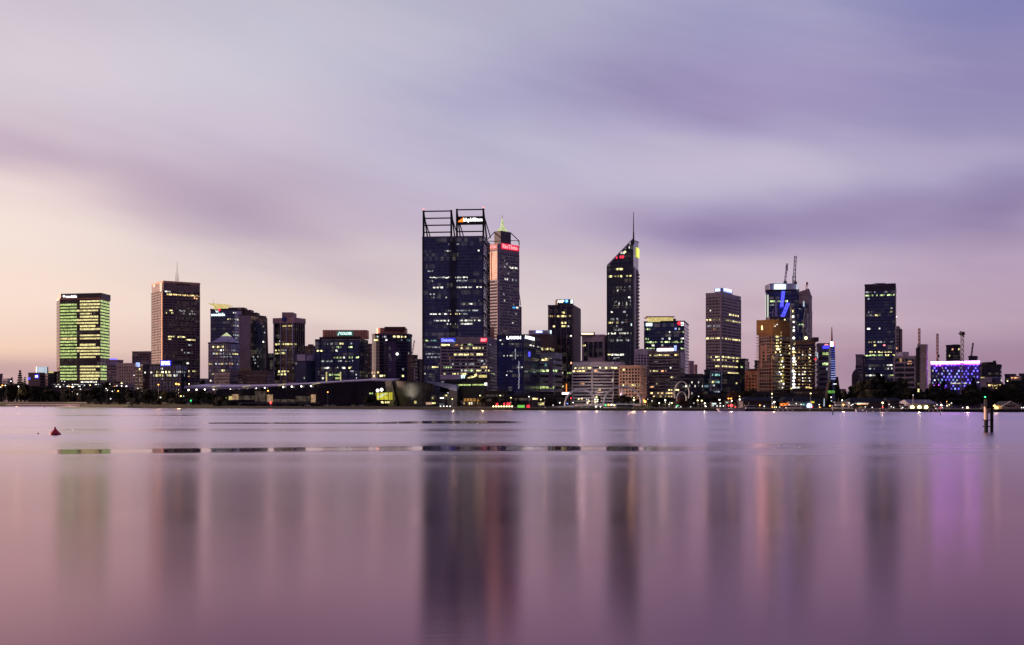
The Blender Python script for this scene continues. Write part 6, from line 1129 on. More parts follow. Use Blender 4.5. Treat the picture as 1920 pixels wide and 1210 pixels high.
for i, (x, yt, yb, c, D) in enumerate(((358, 751.5, 763, 'lampg', 1010), (507.6, 755.5, 765, 'lampr', 900))):
    o = thing('harbour_light', '%s harbour light on a short white post at the river wall' % ('green-white' if i == 0 else 'red'), 'beacon', (WX(x, D), D, G-.4)); MB().tube((WX(x, D), D, G-.4), P3(x, yt+1, D), .35 if i else .5).obj('post', WHITEM, o); MB().ball(P3(x, yt, D), .9).obj('lamp', E[c], o)
# ---------------- cars on the riverside road
def car(label, x, D, col):
    o = thing('parked_car', label, 'car', (WX(x, D), D, 2.02), 'cars on the riverside road'); X = WX(x, D); z = 2.02
    def prof(pts, y0, y1, nm, m, par=o):
        mb = MB(); n = len(pts); mb.v = [(X+a, D+y0, z+b_) for a, b_ in pts]+[(X+a, D+y1, z+b_) for a, b_ in pts]; mb.f = [tuple(range(n)), tuple(range(2*n-1, n-1, -1))]+[(i, i+n, (i+1) % n+n, (i+1) % n) for i in range(n)]; return mb.obj(nm, m, par)
    prof([(-2.2, .35), (2.2, .35), (2.25, .75), (1.9, .95), (-2.1, 1.0), (-2.25, .8)], -.9, .9, 'body', col); prof([(-1.7, .98), (1.1, .96), (.5, 1.5), (-1.2, 1.52)], -.8, .8, 'cabin_glass', GL_BLACK); prof([(-1.15, 1.52), (.45, 1.5), (.4, 1.58), (-1.1, 1.6)], -.78, .78, 'roof', col)
    for dx in (-1.4, 1.4):
        for dy in (-.92, .72): MB().tube((X+dx, D+dy, z+.34), (X+dx, D+dy+.2, z+.34), .33, n=10).obj('wheel', BLACKM, o)
    return o
for x, lab, col in ((576, 'white car on the riverside road, leftmost, beside the lit stair box', WHITEM), (612, 'white car on the riverside road, right of the last lit stair box', WHITEM), (624.5, 'pale car on the riverside road, nose to tail behind another white one', mat('car_cream', (.65, .6, .5), .4)), (663, 'cream car with yellow glow below the orange-screened block', mat('car_yel', (.6, .55, .2), .4)), (677.5, 'white car on the riverside road, rightmost of the group', mat('car_w2', (.7, .7, .75), .4))):
    car(lab, x, shore(x)+38, col)
# ============================================================ TREES
ZONES = [(-99, 60, 'left of the white rooftop screen'), (60, 104, 'below the white rooftop screen'), (104, 160, 'below the left half of the green-lit tower'), (160, 210, 'below the right half of the green-lit tower'), (210, 255, 'below the pale low offices'), (255, 320, 'below the blue rooftop sign'), (320, 385, 'below the tall brown tower'),
 (385, 450, 'below the pyramid-roofed block'), (450, 512, 'below the stepped lilac tower'), (512, 590, 'below the white-finned tower'), (590, 690, 'below the orange-screened block'), (690, 740, 'by the yellow cafe'), (740, 795, 'before the curved metal wall'), (795, 868, 'below the blue wing roof'), (868, 925, 'by the amber quay buildings'),
 (925, 985, 'below the white roof letters'), (985, 1045, 'below the striped blue-grey block'), (1045, 1100, 'by the left bridge arch'), (1100, 1135, 'between the two bridge arches'), (1135, 1175, 'under the right bridge arch'), (1175, 1215, 'below the sandstone grid block'), (1215, 1262, 'below the grey banded block'), (1262, 1296, 'around the oval rings'),
 (1296, 1330, 'right of the oval rings'), (1330, 1365, 'below the small glass cube'), (1365, 1400, 'by the red lamp and barge'), (1400, 1440, 'below the orange brick block'), (1440, 1480, 'below the scaffolded tower'), (1480, 1535, 'below the block of work lights'), (1535, 1580, 'by the bell tower'), (1580, 1622, 'between bell tower and slab tower'),
 (1622, 1650, 'before the left half of the slab tower'), (1650, 1685, 'before the right half of the slab tower'), (1685, 1716, 'before the balconied apartments'), (1716, 1745, 'by the slender concrete tower'), (1745, 1790, 'before the left part of the purple hotel'), (1790, 1840, 'before the right part of the purple hotel'), (1840, 1880, 'behind the channel piles'), (1880, 2100, 'above the gabled boathouse')]
ORD = ['first', 'second', 'third', 'fourth', 'fifth', 'sixth', 'seventh', 'eighth', 'ninth', 'tenth', 'eleventh', 'twelfth', 'thirteenth', 'fourteenth', 'fifteenth', 'sixteenth']
pend = []
def queue(o, px, noun): pend.append((o, px, noun))
def flush():
    from collections import defaultdict
    g = defaultdict(list)
    for o, px, noun in pend:
        zn = next((z for a, b_, z in ZONES if a <= px < b_), ZONES[-1][2]); g[(noun, zn)].append((px, o))
    for (noun, zn), li in g.items():
        li.sort(key=lambda t: t[0])
        for i, (px, o) in enumerate(li):
            o['label'] = ('%s %s' % (noun, zn)) if len(li) == 1 else ('%s %s, %s from the left' % (noun, zn, ORD[min(i, 15)]) if i < len(li)-1 else '%s %s, rightmost of them' % (noun, zn))
LEAFM = mat('foliage', (.036, .037, .024), .9, var=.5, scale=.25); LEAF2 = mat('foliage_dark', (.026, .032, .024), .9, var=.5, scale=.25); LEAF3 = mat('foliage_red', (.11, .045, .035), .9, var=.5, scale=.25)
def leaves(mb, c, rad, n, s, rr):
    for _ in range(n):
        while True:
            d = Vector((rr.uniform(-1, 1), rr.uniform(-1, 1), rr.uniform(-1, 1)))
            if .05 < d.length < 1: break
        d = d*(.55+.45*d.length)/max(d.length, .3)*min(d.length*1.3, 1)
        p = Vector((c[0]+d.x*rad[0], c[1]+d.y*rad[1], c[2]+d.z*rad[2]))
        a = Vector((rr.gauss(0, 1), rr.gauss(0, 1), rr.gauss(0, 1))).normalized(); b_ = a.orthogonal().normalized(); k = s*rr.uniform(.6, 1.3)
        o = len(mb.v); mb.v += [tuple(p-a*k), tuple(p+b_*k*.7), tuple(p+a*k), tuple(p-b_*k*.7)]; mb.f.append((o, o+1, o+2, o+3))
def proto(kind, seed):
    rr = random.Random(seed); tr = MB(); cr = MB(); Ht = 14.0
    if kind == 'broad':
        w_ = rr.uniform(4.5, 6.5); tr.tube((0, 0, -.5), (rr.uniform(-.3, .3), 0, 5), .42, .3, 7)
        for i in range(11):
            a = rr.uniform(0, 6.28); r = rr.uniform(.1, .78)*w_; z = rr.uniform(5.2, 11.8)-.35*r*.5; c = (r*math.cos(a), r*math.sin(a), z)
            tr.tube((0, 0, 4.2), c, .16, .05, 5); leaves(cr, c, (rr.uniform(1.6, 2.8),)*2+(rr.uniform(1.1, 2.0),), 190, .46, rr)
    elif kind == 'tall':
        tr.tube((0, 0, -.5), (rr.uniform(-.4, .4), 0, 7), .36, .2, 7)
        for i in range(10):
            t = i/9; a = rr.uniform(0, 6.28); r = rr.uniform(.2, 2.2)*(1.1-t*.7); c = (r*math.cos(a), r*math.sin(a), 4+9*t)
            tr.tube((0, 0, 3.5+6*t*.8), c, .1, .04, 5); leaves(cr, c, (rr.uniform(1.2, 2.1)*(1.15-.5*t),)*2+(1.4,), 160, .42, rr)
    elif kind == 'pine':
        tr.tube((0, 0, -.5), (0, 0, 13.6), .3, .05, 7)
        for i in range(13):
            z = 2.5+i*.88; r = 2.6*(1-i/13.5)
            for k in range(5):
                a = k*1.257+i*.6; c = (r*.6*math.cos(a), r*.6*math.sin(a), z); tr.tube((0, 0, z), (r*math.cos(a), r*math.sin(a), z+.1), .06, .02, 4); leaves(cr, c, (r*.45+.15, r*.45+.15, .3), 26, .26, rr)
    elif kind == 'palm':
        tr.tube((0, 0, -.5), (.2, 0, 10.5), .3, .22, 8)
        for k in range(26):
            a = rr.uniform(0, 6.28); up = rr.uniform(-.5, 1.1); L_ = rr.uniform(2.3, 3.1); pr = Vector((.2, 0, 10.5))
            for j in range(6):
                q = Vector((.2+math.cos(a)*L_*(j+1)/6, math.sin(a)*L_*(j+1)/6, 10.5+up*1.9*math.sin((j+1)/6*2.2)-1.6*((j+1)/6)**2)); side = Vector((-math.sin(a), math.cos(a), 0))*.32*(1-j/7)
                o = len(cr.v); cr.v += [tuple(pr-side), tuple(pr+side), tuple(q+side*.85), tuple(q-side*.85)]; cr.f.append((o, o+1, o+2, o+3)); pr = q
    else:  # bush
        tr.tube((0, 0, -.3), (0, 0, 4), .3, .15, 5)
        for i in range(8): leaves(cr, (rr.uniform(-4.5, 4.5), rr.uniform(-2, 2), rr.uniform(3.5, 9)), (2.6, 2.4, 2.8), 130, .42, rr)
    return tr, cr
NAMEK = {'broad': 'spreading_tree', 'tall': 'upright_tree', 'pine': 'pine_tree', 'palm': 'palm_tree', 'bush': 'shrub', 'red': 'spreading_tree'}
PROTO = {}
def tree(kind, x, ytop, D, w=1.0, seed=0, zb=None):
    key = (kind, seed % 4); zb = G-.4 if zb is None else zb
    Ht = WZ(ytop, D)-zb; s = Ht/(14.0 if kind not in ('palm', 'bush') else 12.0)
    if key not in PROTO:
        tr, cr = proto('broad' if kind == 'red' else kind, hash(kind) % 1 + seed*17+len(kind)*5+3)
        o = bpy.data.objects.new(NAMEK[kind], None); C.objects.link(o); o['category'] = 'shrub' if kind == 'bush' else 'tree'
        o['group'] = {'palm': 'palms before the theatre', 'bush': 'shrubs along the bank', 'pine': 'pines above the left bank'}.get(kind, 'trees along the waterfront')
        ch = [tr.obj('trunk', BARK, o), cr.obj('crown', {'red': LEAF3, 'tall': LEAF2, 'pine': LEAF2}.get(kind, LEAFM), o)]
        PROTO[key] = (o, ch); CH[o.name] = ch
    else:
        src, ch = PROTO[key]; o = src.copy(); C.objects.link(o)
        for c in ch: d = c.copy(); C.objects.link(d); d.parent = o
    o.location = (WX(x, D), D, zb); o.scale = (s*w, s*w, s); o.rotation_euler = (0, 0, (seed*1.7+x) % 6.28)
    queue(o, x, {'broad': 'spreading dark tree', 'tall': 'upright dark tree', 'pine': 'narrow pointed pine', 'palm': 'small palm silhouette', 'bush': 'low dark shrub', 'red': 'reddish tree'}[kind])
    return o
rr = random.Random(21)
def interp(P_, x):
    for (a, ya), (b_, yb) in zip(P_, P_[1:]):
        if a <= x <= b_: return ya+(yb-ya)*(x-a)/(b_-a)
    return P_[-1][1]
# left bank canopy
TL = [(-20, 713), (30, 713), (60, 716), (95, 722), (110, 727), (150, 727), (175, 721), (205, 716), (230, 722), (260, 724), (300, 725), (350, 727), (400, 732), (430, 741)]
i = 0; x = -16
while x < 428:
    d = 72+rr.uniform(0, 25); D = shore(max(x, 0))+d; tree('broad', x, interp(TL, x)+rr.uniform(0, 7), D, rr.uniform(.85, 1.1), i, 3.0); x += rr.uniform(13, 19); i += 1
x = -8
while x < 425:
    D = shore(max(x, 0))+64+rr.uniform(0, 6); tree(rr.choice(['broad', 'tall']), x, interp(TL, x)+rr.uniform(9, 16), D, rr.uniform(1.0, 1.4), i, 3.4); x += rr.uniform(18, 26); i += 1
x = -14
while x < 430: tree('broad', x, interp(TL, x)+rr.uniform(2, 9), shore(max(x, 0))+112, rr.uniform(.9, 1.3), i, 3.0); x += rr.uniform(15, 21); i += 1
x = -12
while x < 430: tree('bush', x, rr.uniform(736, 743), shore(max(x, 0))+84+rr.uniform(0, 8), rr.uniform(1.0, 1.3), i, 3.0); x += rr.uniform(12, 16); i += 1
x = 168
while x < 440: D = shore(x)+rr.uniform(20, 48); tree('bush', x, rr.uniform(744, 752), D, rr.uniform(1.1, 1.6), i, 1.6); x += rr.uniform(10, 16); i += 1
tree('pine', 37.5, 692, 1420, .85, 0, 3); tree('pine', 46.5, 705, 1400, .8, 1, 3); tree('pine', 22, 706, 1420, .9, 2, 3); tree('broad', 208, 710, 1300, 1.2, 2, 3); tree('broad', 228, 713, 1300, 1.2, 3, 3); tree('broad', 380, 708, 1500, .5, 1, 3); tree('broad', 247, 716, 1290, 1.1, 3, 3)
for x in (450, 488, 512, 540, 566): tree('bush', x, 755+rr.uniform(-1, 2), shore(x)+26, 1.5, i, 1.6); i += 1
for x, y, k in ((768, 742.5, 'palm'), (791.5, 747, 'palm'), (815, 744, 'palm')): tree(k, x, y, shore(x)+24, 1.0, i, G-.4); i += 1
for x, y in ((688, 741), (697, 745), (704, 747), (741, 750), (861, 747), (905, 744), (929, 741), (941, 746), (957, 744), (972, 747), (1016, 744), (1029, 741), (1043, 745), (1056, 741), (1122, 741), (1170, 738), (1178, 743), (1189, 741), (1196, 745), (1212, 746), (1228, 742), (1240, 745), (1252, 743), (1303, 737), (1313, 733), (1325, 740), (1338, 738), (1350, 741), (1392, 727), (1402, 731), (1411, 726), (1421, 733), (1436, 738), (1450, 739), (1548, 744), (1575, 742)):
    D = 830 if x < 1000 else 868-(x-1000)*.11; tree(rr.choice(['broad', 'tall', 'broad']), x, y+rr.uniform(-1, 2), D+rr.uniform(5, 40), rr.uniform(.9, 1.3), i); i += 1
for x, y in ((1273, 744), (1282, 742), (1371, 731), (1382, 733)): tree('red', x, y, 812, 1.1, i); i += 1
for x, y in ((1207, 757), (1218, 754), (1230, 756), (1246, 757), (1262, 757), (1287, 757), (1299, 756), (1313, 758), (1085, 761), (1545, 762)): tree('bush', x, y, shore(x)+14, 1.4, i, 1.5); i += 1
# right-hand wooded hill: a rise of ground with its own trees
TR = [(1572, 738), (1583, 730), (1596, 724), (1606, 714), (1618, 709), (1632, 703), (1648, 700), (1662, 702), (1676, 705), (1690, 704), (1700, 714), (1716, 730), (1740, 727), (1748, 714), (1762, 712), (1775, 715), (1784, 728), (1800, 735), (1812, 722), (1822, 712), (1830, 715), (1842, 722), (1855, 727), (1868, 729), (1880, 716), (1892, 710), (1904, 708), (1916, 704), (1940, 702)]
x = 1576
while x < 1935:
    y = interp(TR, x); D = 820+rr.uniform(-15, 30); tree(rr.choice(['broad', 'broad', 'tall']), x, y+rr.uniform(-1, 5), D, rr.uniform(.62, .85), i); i += 1
    tree('broad', x+5, y+rr.uniform(9, 18), D-30, rr.uniform(.8, 1.2), i); i += 1
    if rr.random() < .7: tree('broad', x+9, min(748, y+rr.uniform(20, 32)), D-48, rr.uniform(1.0, 1.5), i); i += 1
    x += rr.uniform(8.5, 12)
tree('tall', 1825, 707, 850, .5, 3); tree('pine', 1688, 697, 850, .8, 1)
# ============================================================ STREET LAMPS
LP = {}
def lamp(x, y, c='lampw', D=None, r=.75, arm=False):
    D = D or shore(x)+14; key = (c, r, arm); z = WZ(y, D)
    if z < 2.6: D = shore(x)+2; z = max(WZ(y, D), 2.6)
    o = bpy.data.objects.new('street_lamp', None); C.objects.link(o); o['category'] = 'street lamp'; o['group'] = 'lamps along the waterfront'; o.location = (WX(x, D), D, 1.6)
    h = z-1.6
    pk = ('p', round(h, 1))
    if pk not in LP: LP[pk] = MB().tube((0, 0, 0), (0, 0, h), .14, .09, 6).obj('pole', GREYM, None); p = LP[pk]; p.parent = o
    else: p = LP[pk].copy(); C.objects.link(p); p.parent = o
    if key not in LP: q = LP[key] = MB().ball((0, 0, 0), r, 8, 5, .8).obj('lamp_globe', E[c], None)
    else: q = LP[key].copy(); C.objects.link(q)
    q.parent = o; q.location = (0, 0, h)
    nm = {'lampw': 'white street lamp', 'lampy': 'yellow street lamp', 'lampo': 'orange street lamp', 'lampr': 'red signal lamp', 'lampg': 'green signal lamp', 'lampb': 'blue lamp', 'W': 'dim white street lamp'}[c]
    queue(o, x, nm); return o
B_ = lambda x, y: lamp(x, y, 'lampo', None, 1.15)
for x, y in ((20.5, 715), ): lamp(x, y, 'W', 1400, .9)
for x, y, c, r in [(4.5, 723, 'lampo', 1.5), (10, 723, 'lampw', .9), (1.5, 726, 'lampw', .7), (34.5, 725, 'lampw', 1.1), (112.5, 725.5, 'lampw', 1.1), (130.5, 725, 'lampo', 1.1), (136, 725.5, 'lampw', 1.6), (116, 715, 'W', .8), (121, 715.5, 'W', .8), (151, 730, 'W', 1), (158.5, 722.5, 'W', .9), (169, 722.5, 'lampy', .9), (145, 739, 'W', 1), (199, 729, 'W', 1), (201.5, 732, 'W', .9),
   (206, 720.5, 'W', .9), (215, 725.5, 'lampo', 1.4), (210.5, 734, 'W', 1), (221.5, 733.5, 'lampo', 1.2), (228, 719, 'lampy', 1.1), (228, 724, 'lampw', .9), (237, 724.5, 'lampw', 1), (219, 723.5, 'W', .9), (251.5, 704, 'W', .9), (258.5, 728.5, 'W', .8), (207.5, 748, 'W', 1), (297, 721.5, 'lampo', 1.2), (330.5, 720, 'lampo', 1.7), (335, 721, 'lampo', 1.5), (354.5, 720, 'lampy', .9), (301, 745.5, 'W', 1.2), (339, 743, 'lampy', .9), (344.5, 743, 'W', .6), (386, 759, 'W', .8)]:
    lamp(x, y, c, shore(max(x, 0))+62, r*.6)
for x, y, c, r, D in [(502.5, 733, 'lampo', 1.3, None), (614.5, 735.5, 'lampo', 1.1, None), (840, 737, 'W', .7, None), (900, 742, 'lampy', .9, 895), (848, 748.5, 'lampy', .8, None), (938, 742, 'lampy', .9, 900), (958, 746, 'lampy', .8, None), (992, 744, 'lampw', .7, None), (1021, 747, 'W', .6, None), (1014, 749.5, 'lampy', .8, None), (1037, 760, 'W', .8, None), (1049.5, 755.5, 'lampw', .8, None), (1070.5, 747, 'lampr', .9, None), (1064, 757, 'lampb', .9, None), (1085, 748.5, 'lampy', .9, None), (1091, 748, 'lampy', .9, None), (1074.5, 755, 'lampw', .7, None), (1100, 749, 'W', .7, None), (1103.5, 749, 'W', .7, None), (1101.5, 755.5, 'lampw', .9, None), (1104.5, 752.5, 'lampy', .8, None),
   (1118.5, 745, 'lampy', 1, None), (1115.5, 749.5, 'lampw', .8, None), (1120.5, 749.5, 'lampw', .8, None), (1116, 754, 'lampy', .8, None), (1120.5, 753, 'lampw', .7, None), (1117.5, 764, 'lampw', .8, None), (1117, 768.5, 'W', .7, None), (1126, 763, 'lampw', .7, None), (1188.5, 750, 'lampy', 1.3, None), (1188.5, 745.5, 'lampy', .7, None), (1209.5, 753.5, 'lampo', 1.9, None), (1207.5, 751, 'lampo', 1.3, None), (1222.5, 752, 'W', .8, None), (1214.5, 749, 'W', .6, None), (1236, 756, 'lampw', .8, None), (1247.5, 750.5, 'lampw', 1, None), (1247.5, 754, 'W', .6, None), (1254.5, 758.5, 'W', .8, None), (1259.5, 756, 'lampy', .9, None), (1256, 755.5, 'W', .6, None), (1270.5, 761, 'lampg', .9, None), (1268, 767, 'W', .9, None), (1276.5, 764.5, 'W', .7, None),
   (1308, 751, 'lampy', .9, None), (1310, 743.5, 'W', .8, None), (1316, 751.5, 'lampy', 1, None), (1321.5, 756.5, 'lampw', 1, None), (1323, 762, 'lampw', .9, None), (1301, 756, 'W', .6, None), (1295, 766, 'W', .6, None), (1349, 750, 'lampw', 1, None), (1350.5, 756.5, 'W', .9, None), (1337, 761, 'W', .7, None), (1344.5, 761.5, 'W', .9, None), (1350.5, 761.5, 'W', .9, None), (1356.5, 761.5, 'W', .9, None), (1366, 747.5, 'lampo', 1, None), (1371, 747.5, 'lampo', 1, None), (1372, 752, 'lampw', .8, None), (1371.5, 760.5, 'lampr', 2.2, None), (1366, 761, 'lampr', .9, None), (1379, 764, 'lampr', .7, None), (1387, 749.3, 'lampw', 1, None), (1386.5, 743.5, 'lampy', .6, None), (1424.5, 760, 'lampo', .8, None), (1433, 762, 'W', .9, None),
   (1447.5, 738.5, 'lampy', .9, None), (1447.5, 745.5, 'W', .7, None), (1452, 754, 'lampw', 1.1, None), (1448.5, 757, 'W', .8, None), (1448, 765, 'lampo', .7, None), (1452, 764.7, 'lampy', .6, None), (1455.5, 764.5, 'lampy', .6, None), (1462, 764.5, 'W', .6, None), (1493, 757, 'W', .8, None), (1502, 758.5, 'W', .8, None), (1520, 738, 'lampy', .9, None), (1536, 759, 'W', .8, None), (1523, 763, 'lampr', .8, None), (1537, 766, 'lampo', .8, None), (1579, 751, 'lampw', .9, None), (1581.5, 759, 'lampo', 1.2, None), (1592, 756, 'W', .8, None), (1596, 760, 'W', .8, None), (1599, 758.5, 'W', .8, None), (1655, 755.5, 'lampy', 1.3, None), (1655, 764, 'lampr', .8, None), (1635.5, 765.7, 'W', .7, None), (1622.5, 763, 'W', .7, None), (1667, 758.3, 'W', .7, None), (1671, 763, 'W', .7, None), (1675.5, 765.5, 'W', .7, None), (1701, 763.5, 'lampo', .9, None), (1692.5, 769, 'W', .8, None),
   (1757, 759, 'W', .7, None), (1767, 766, 'W', .6, None), (1776, 761, 'lampy', .7, None), (1784, 756, 'W', .7, None), (1780, 759, 'lampy', .6, None), (1775, 753, 'lampo', .5, None), (1805, 765.5, 'W', .7, None), (1814, 766, 'lampy', 1.4, None), (1877.5, 713, 'W', .8, 900), (1889, 715, 'lampy', .9, 860), (1835, 717, 'W', .8, 860), (1919, 764.5, 'W', .8, None), (1915.5, 768.5, 'W', .7, None), (1744, 711, 'W', .6, 900), (1712, 741, 'W', .6, None)]:
    lamp(x, y, c, D, r*.46)
for x in range(826, 850, 6): lamp(x, 762.5, 'W', shore(x)+6, .5)
for x in range(925, 965, 5): lamp(x, 762.3, 'lampy', shore(x)+5, .55)
for i, (x, y, c, w_) in enumerate(((932, 758.5, 'red', 1.6), (945.5, 758, 'red', 1.2), (953.5, 757.5, 'red', 2.6), (977, 762.3, 'greens', 5.0), (990.5, 762, 'red', 2.2), (1014, 757.5, 'yel', 4.0))):
    D = shore(x)+8; o = thing('lit_sign', '%s glowing sign board on the quay %s' % (('small red', 'red slanted', 'big round red', 'wide green', 'red triangular', 'wide cream')[i], ('below the grey gridded office', 'second from left below the navy block', 'below the navy block', 'below the corner of the navy block', 'at the left end of the bridge', 'left of the bridge deck')[i]), 'sign', (WX(x, D), D, G-.4))
    MB().box(WX(x, D)-w_/2, WX(x, D)+w_/2, D, D+.3, WZ(y, D)-.9, WZ(y, D)+.9).obj('panel', E[c], o); MB().tube((WX(x, D), D+.15, G-.4), (WX(x, D), D+.15, WZ(y, D)-.85), .12).obj('post', GREYM, o)
def point_light(x, y, D, en, col, r=.4, nm='lamp_and_fill_glow'):
    l_ = bpy.data.lights.new(nm, 'POINT'); l_.energy = en; l_.color = col; l_.shadow_soft_size = r; q = bpy.data.objects.new(nm, l_); C.objects.link(q); q.location = P3(x, y, D)
for x, y, D, en, c in ((1092, 738, 930, 7000, (1, .82, .80)), (1135, 738, 930, 7000, (1, .82, .80)), (1182, 742, 915, 5000, (1, .62, .38)), (1240, 740, 945, 3500, (1, .8, .75)), (850, 742, 955, 2500, (1, .8, .6)), (895, 742, 955, 2500, (1, .8, .6)), (1409, 742, 1025, 4000, (1, .6, .35)), (1429, 645, 1015, 2600, (1, .5, .34)), (1428, 668, 1015, 2600, (1, .5, .34)), (1428, 700, 1015, 1600, (1, .5, .36))): point_light(x, y, D, en, c)  # added fill lights that brighten facades and the scaffolded tower's left side
for x, y in ((1446, 606), (1462, 603), (1476, 607), (1463, 640), (1465, 672), (1464, 705), (1500, 668), (1514, 690), (1500, 712)): point_light(x, y, 1022 if x < 1485 else 1040, 700, (1, .62, .22))
for x, y, D in ((1427, 660, 1040), ): point_light(x, y, 1036, 1500, (1, .5, .35))  # one more added pinkish fill for the scaffolded tower's left side
for x in (850, 905, 955, 1020, 1085, 1118, 1188, 1209, 1247, 1321, 1371, 1450, 1581, 1655, 1724, 1814, 1868): point_light(x, 757, shore(x)+10, 1100, (1, .72, .38))
for x in (34, 136, 215, 297, 333): point_light(x, 733, shore(x)+58, 2500, (1, .66, .32))
flush()
# lettering and emblems belong to the panel they are mounted on; window bands and roofs to their cabin
def ctr(o): n = len(o.data.vertices); return sum((v.co for v in o.data.vertices), Vector())/n
kids = {}
for o in bpy.data.objects:
    if o.parent: kids.setdefault(o.parent.name, []).append(o)
for pn, li in kids.items():
    par = bpy.data.objects[pn]
    if par.parent or 'category' not in par: continue
    pans = [o for o in li if o.name.split('.')[0] in ('sign_panel', 'crown_band', 'roof_box')]
    for o in li:
        b0 = o.name.split('.')[0]
        if b0 in ('sign_lettering', 'emblem', 'emblem_dot', 'emblem_spot', 'red_arc') and pans:
            q = min(pans, key=lambda p: (ctr(p)-ctr(o)).length)
            if (ctr(q)-ctr(o)).length < 60: o.parent = q
        if b0 in ('window_band', 'roof') and par.name.startswith(('ferry', 'launch')):
            cb = [c for c in li if c.name.startswith('cabin')]
            if cb: o.parent = min(cb, key=lambda p: (ctr(p)-ctr(o)).length)
        if b0 == 'frame_rails':
            fr_ = [c for c in li if c.name.startswith('roof_frame')]; o.parent = min(fr_, key=lambda p: (ctr(p)-ctr(o)).length)
#ENV_HERE
# ============================================================ SKY, SUN, CAMERA
def lin(r, g, b_): return tuple(((c/255)/12.92 if c/255 <= .04045 else (((c/255)+.055)/1.055)**2.4) for c in (r, g, b_))+(1,)
wd = bpy.data.worlds.new('World'); SC.world = wd; wd.use_nodes = True; nt = wd.node_tree; N = nt.nodes; L = nt.links
for q in list(N): N.remove(q)
wo = N.new('ShaderNodeOutputWorld'); bg = N.new('ShaderNodeBackground'); L.new(bg.outputs[0], wo.inputs[0]); tc = N.new('ShaderNodeTexCoord'); nn = N.new('ShaderNodeVectorMath'); nn.operation = 'NORMALIZE'; L.new(tc.outputs['Generated'], nn.inputs[0])
sp = N.new('ShaderNodeSeparateXYZ'); L.new(nn.outputs[0], sp.inputs[0]); x_, y_, z_ = sp.outputs
az = M('MULTIPLY', M('ARCTAN2', x_, y_), 57.2958); el = M('MULTIPLY', M('ARCSINE', z_), 57.2958)
def wnoise(sa, se, det, off, rot=0.0, rough=.55, dist=0.0):
    cb = N.new('ShaderNodeCombineXYZ'); c, s = math.cos(rot), math.sin(rot)
    L.new(M('MULTIPLY', M('ADD', M('MULTIPLY', az, c), M('MULTIPLY', el, s)), sa), cb.inputs[0]); L.new(M('MULTIPLY', M('ADD', M('MULTIPLY', az, -s), M('MULTIPLY', el, c)), se), cb.inputs[1]); cb.inputs[2].default_value = off
    nz = N.new('ShaderNodeTexNoise'); nz.inputs['Scale'].default_value = 1; nz.inputs['Detail'].default_value = det; nz.inputs['Roughness'].default_value = rough; nz.inputs['Distortion'].default_value = dist; L.new(cb.outputs[0], nz.inputs['Vector']); return nz.outputs['Fac']
# wind-drawn warp so colour zones follow the streaks
wa = M('MULTIPLY', M('SUBTRACT', wnoise(.045, .12, 3, 3.3, -.25), .5), 10); we = M('MULTIPLY', M('SUBTRACT', wnoise(.05, .16, 3, 8.1, -.2), .5), 4.0)
azw = M('ADD', az, wa); elw = M('ADD', el, M('MULTIPLY', we, M('MULTIPLY', M('MAXIMUM', el, 0.0), .12, cl=True)))
cols = {  # azimuth: [(elevation, rgb)]
 -60: [(0, (255, 150, 95)), (3, (255, 176, 130)), (8, (255, 205, 172)), (16, (240, 205, 195)), (40, (150, 140, 180)), (90, (95, 95, 150))],
 -31: [(0, (190, 160, 164)), (1.6, (212, 178, 174)), (2.6, (236, 202, 188)), (5, (242, 216, 206)), (8, (240, 222, 214)), (10.2, (230, 210, 210)), (12.2, (202, 182, 196)), (16, (206, 197, 208)), (20.5, (196, 186, 200)), (40, (140, 130, 175)), (90, (95, 95, 150))],
 -24: [(0, (186, 158, 165)), (1.6, (205, 172, 172)), (2.6, (234, 200, 184)), (5, (242, 216, 200)), (8, (236, 218, 212)), (10.2, (228, 208, 208)), (12.2, (200, 180, 196)), (16, (204, 195, 208)), (20.5, (194, 184, 200)), (40, (140, 130, 175)), (90, (95, 95, 150))],
 -13: [(0, (190, 160, 168)), (2, (205, 178, 180)), (4.5, (228, 206, 202)), (7, (216, 198, 202)), (9, (196, 176, 192)), (11, (186, 166, 188)), (14, (196, 184, 204)), (17, (190, 186, 206)), (20.5, (184, 180, 200)), (40, (135, 125, 175)), (90, (92, 92, 150))],
 0: [(0, (178, 148, 162)), (2, (210, 186, 190)), (4.5, (216, 198, 200)), (7, (205, 188, 198)), (9.5, (190, 174, 198)), (12.5, (186, 178, 204)), (16, (170, 164, 196)), (20.5, (176, 172, 198)), (40, (130, 120, 172)), (90, (90, 90, 148))],
 12: [(0, (165, 138, 158)), (2, (192, 162, 176)), (4.5, (202, 176, 190)), (7, (190, 170, 192)), (9, (158, 142, 182)), (11.5, (186, 176, 204)), (15, (160, 146, 188)), (20.5, (154, 150, 190)), (40, (118, 108, 168)), (90, (86, 86, 146))],
 25: [(0, (150, 122, 146)), (2, (162, 132, 158)), (4.5, (180, 152, 176)), (7, (176, 152, 182)), (9, (150, 134, 174)), (11.5, (156, 144, 184)), (15, (142, 132, 178)), (20.5, (126, 126, 178)), (40, (104, 98, 160)), (90, (82, 84, 142))],
}
for a_ in cols: cols[a_] = [(e0, (min(255, c[0]+(3 if a_ > -20 else 5)), c[1]+4, c[2]+2)) if e0 < 30 else (e0, c) for e0, c in cols[a_]]
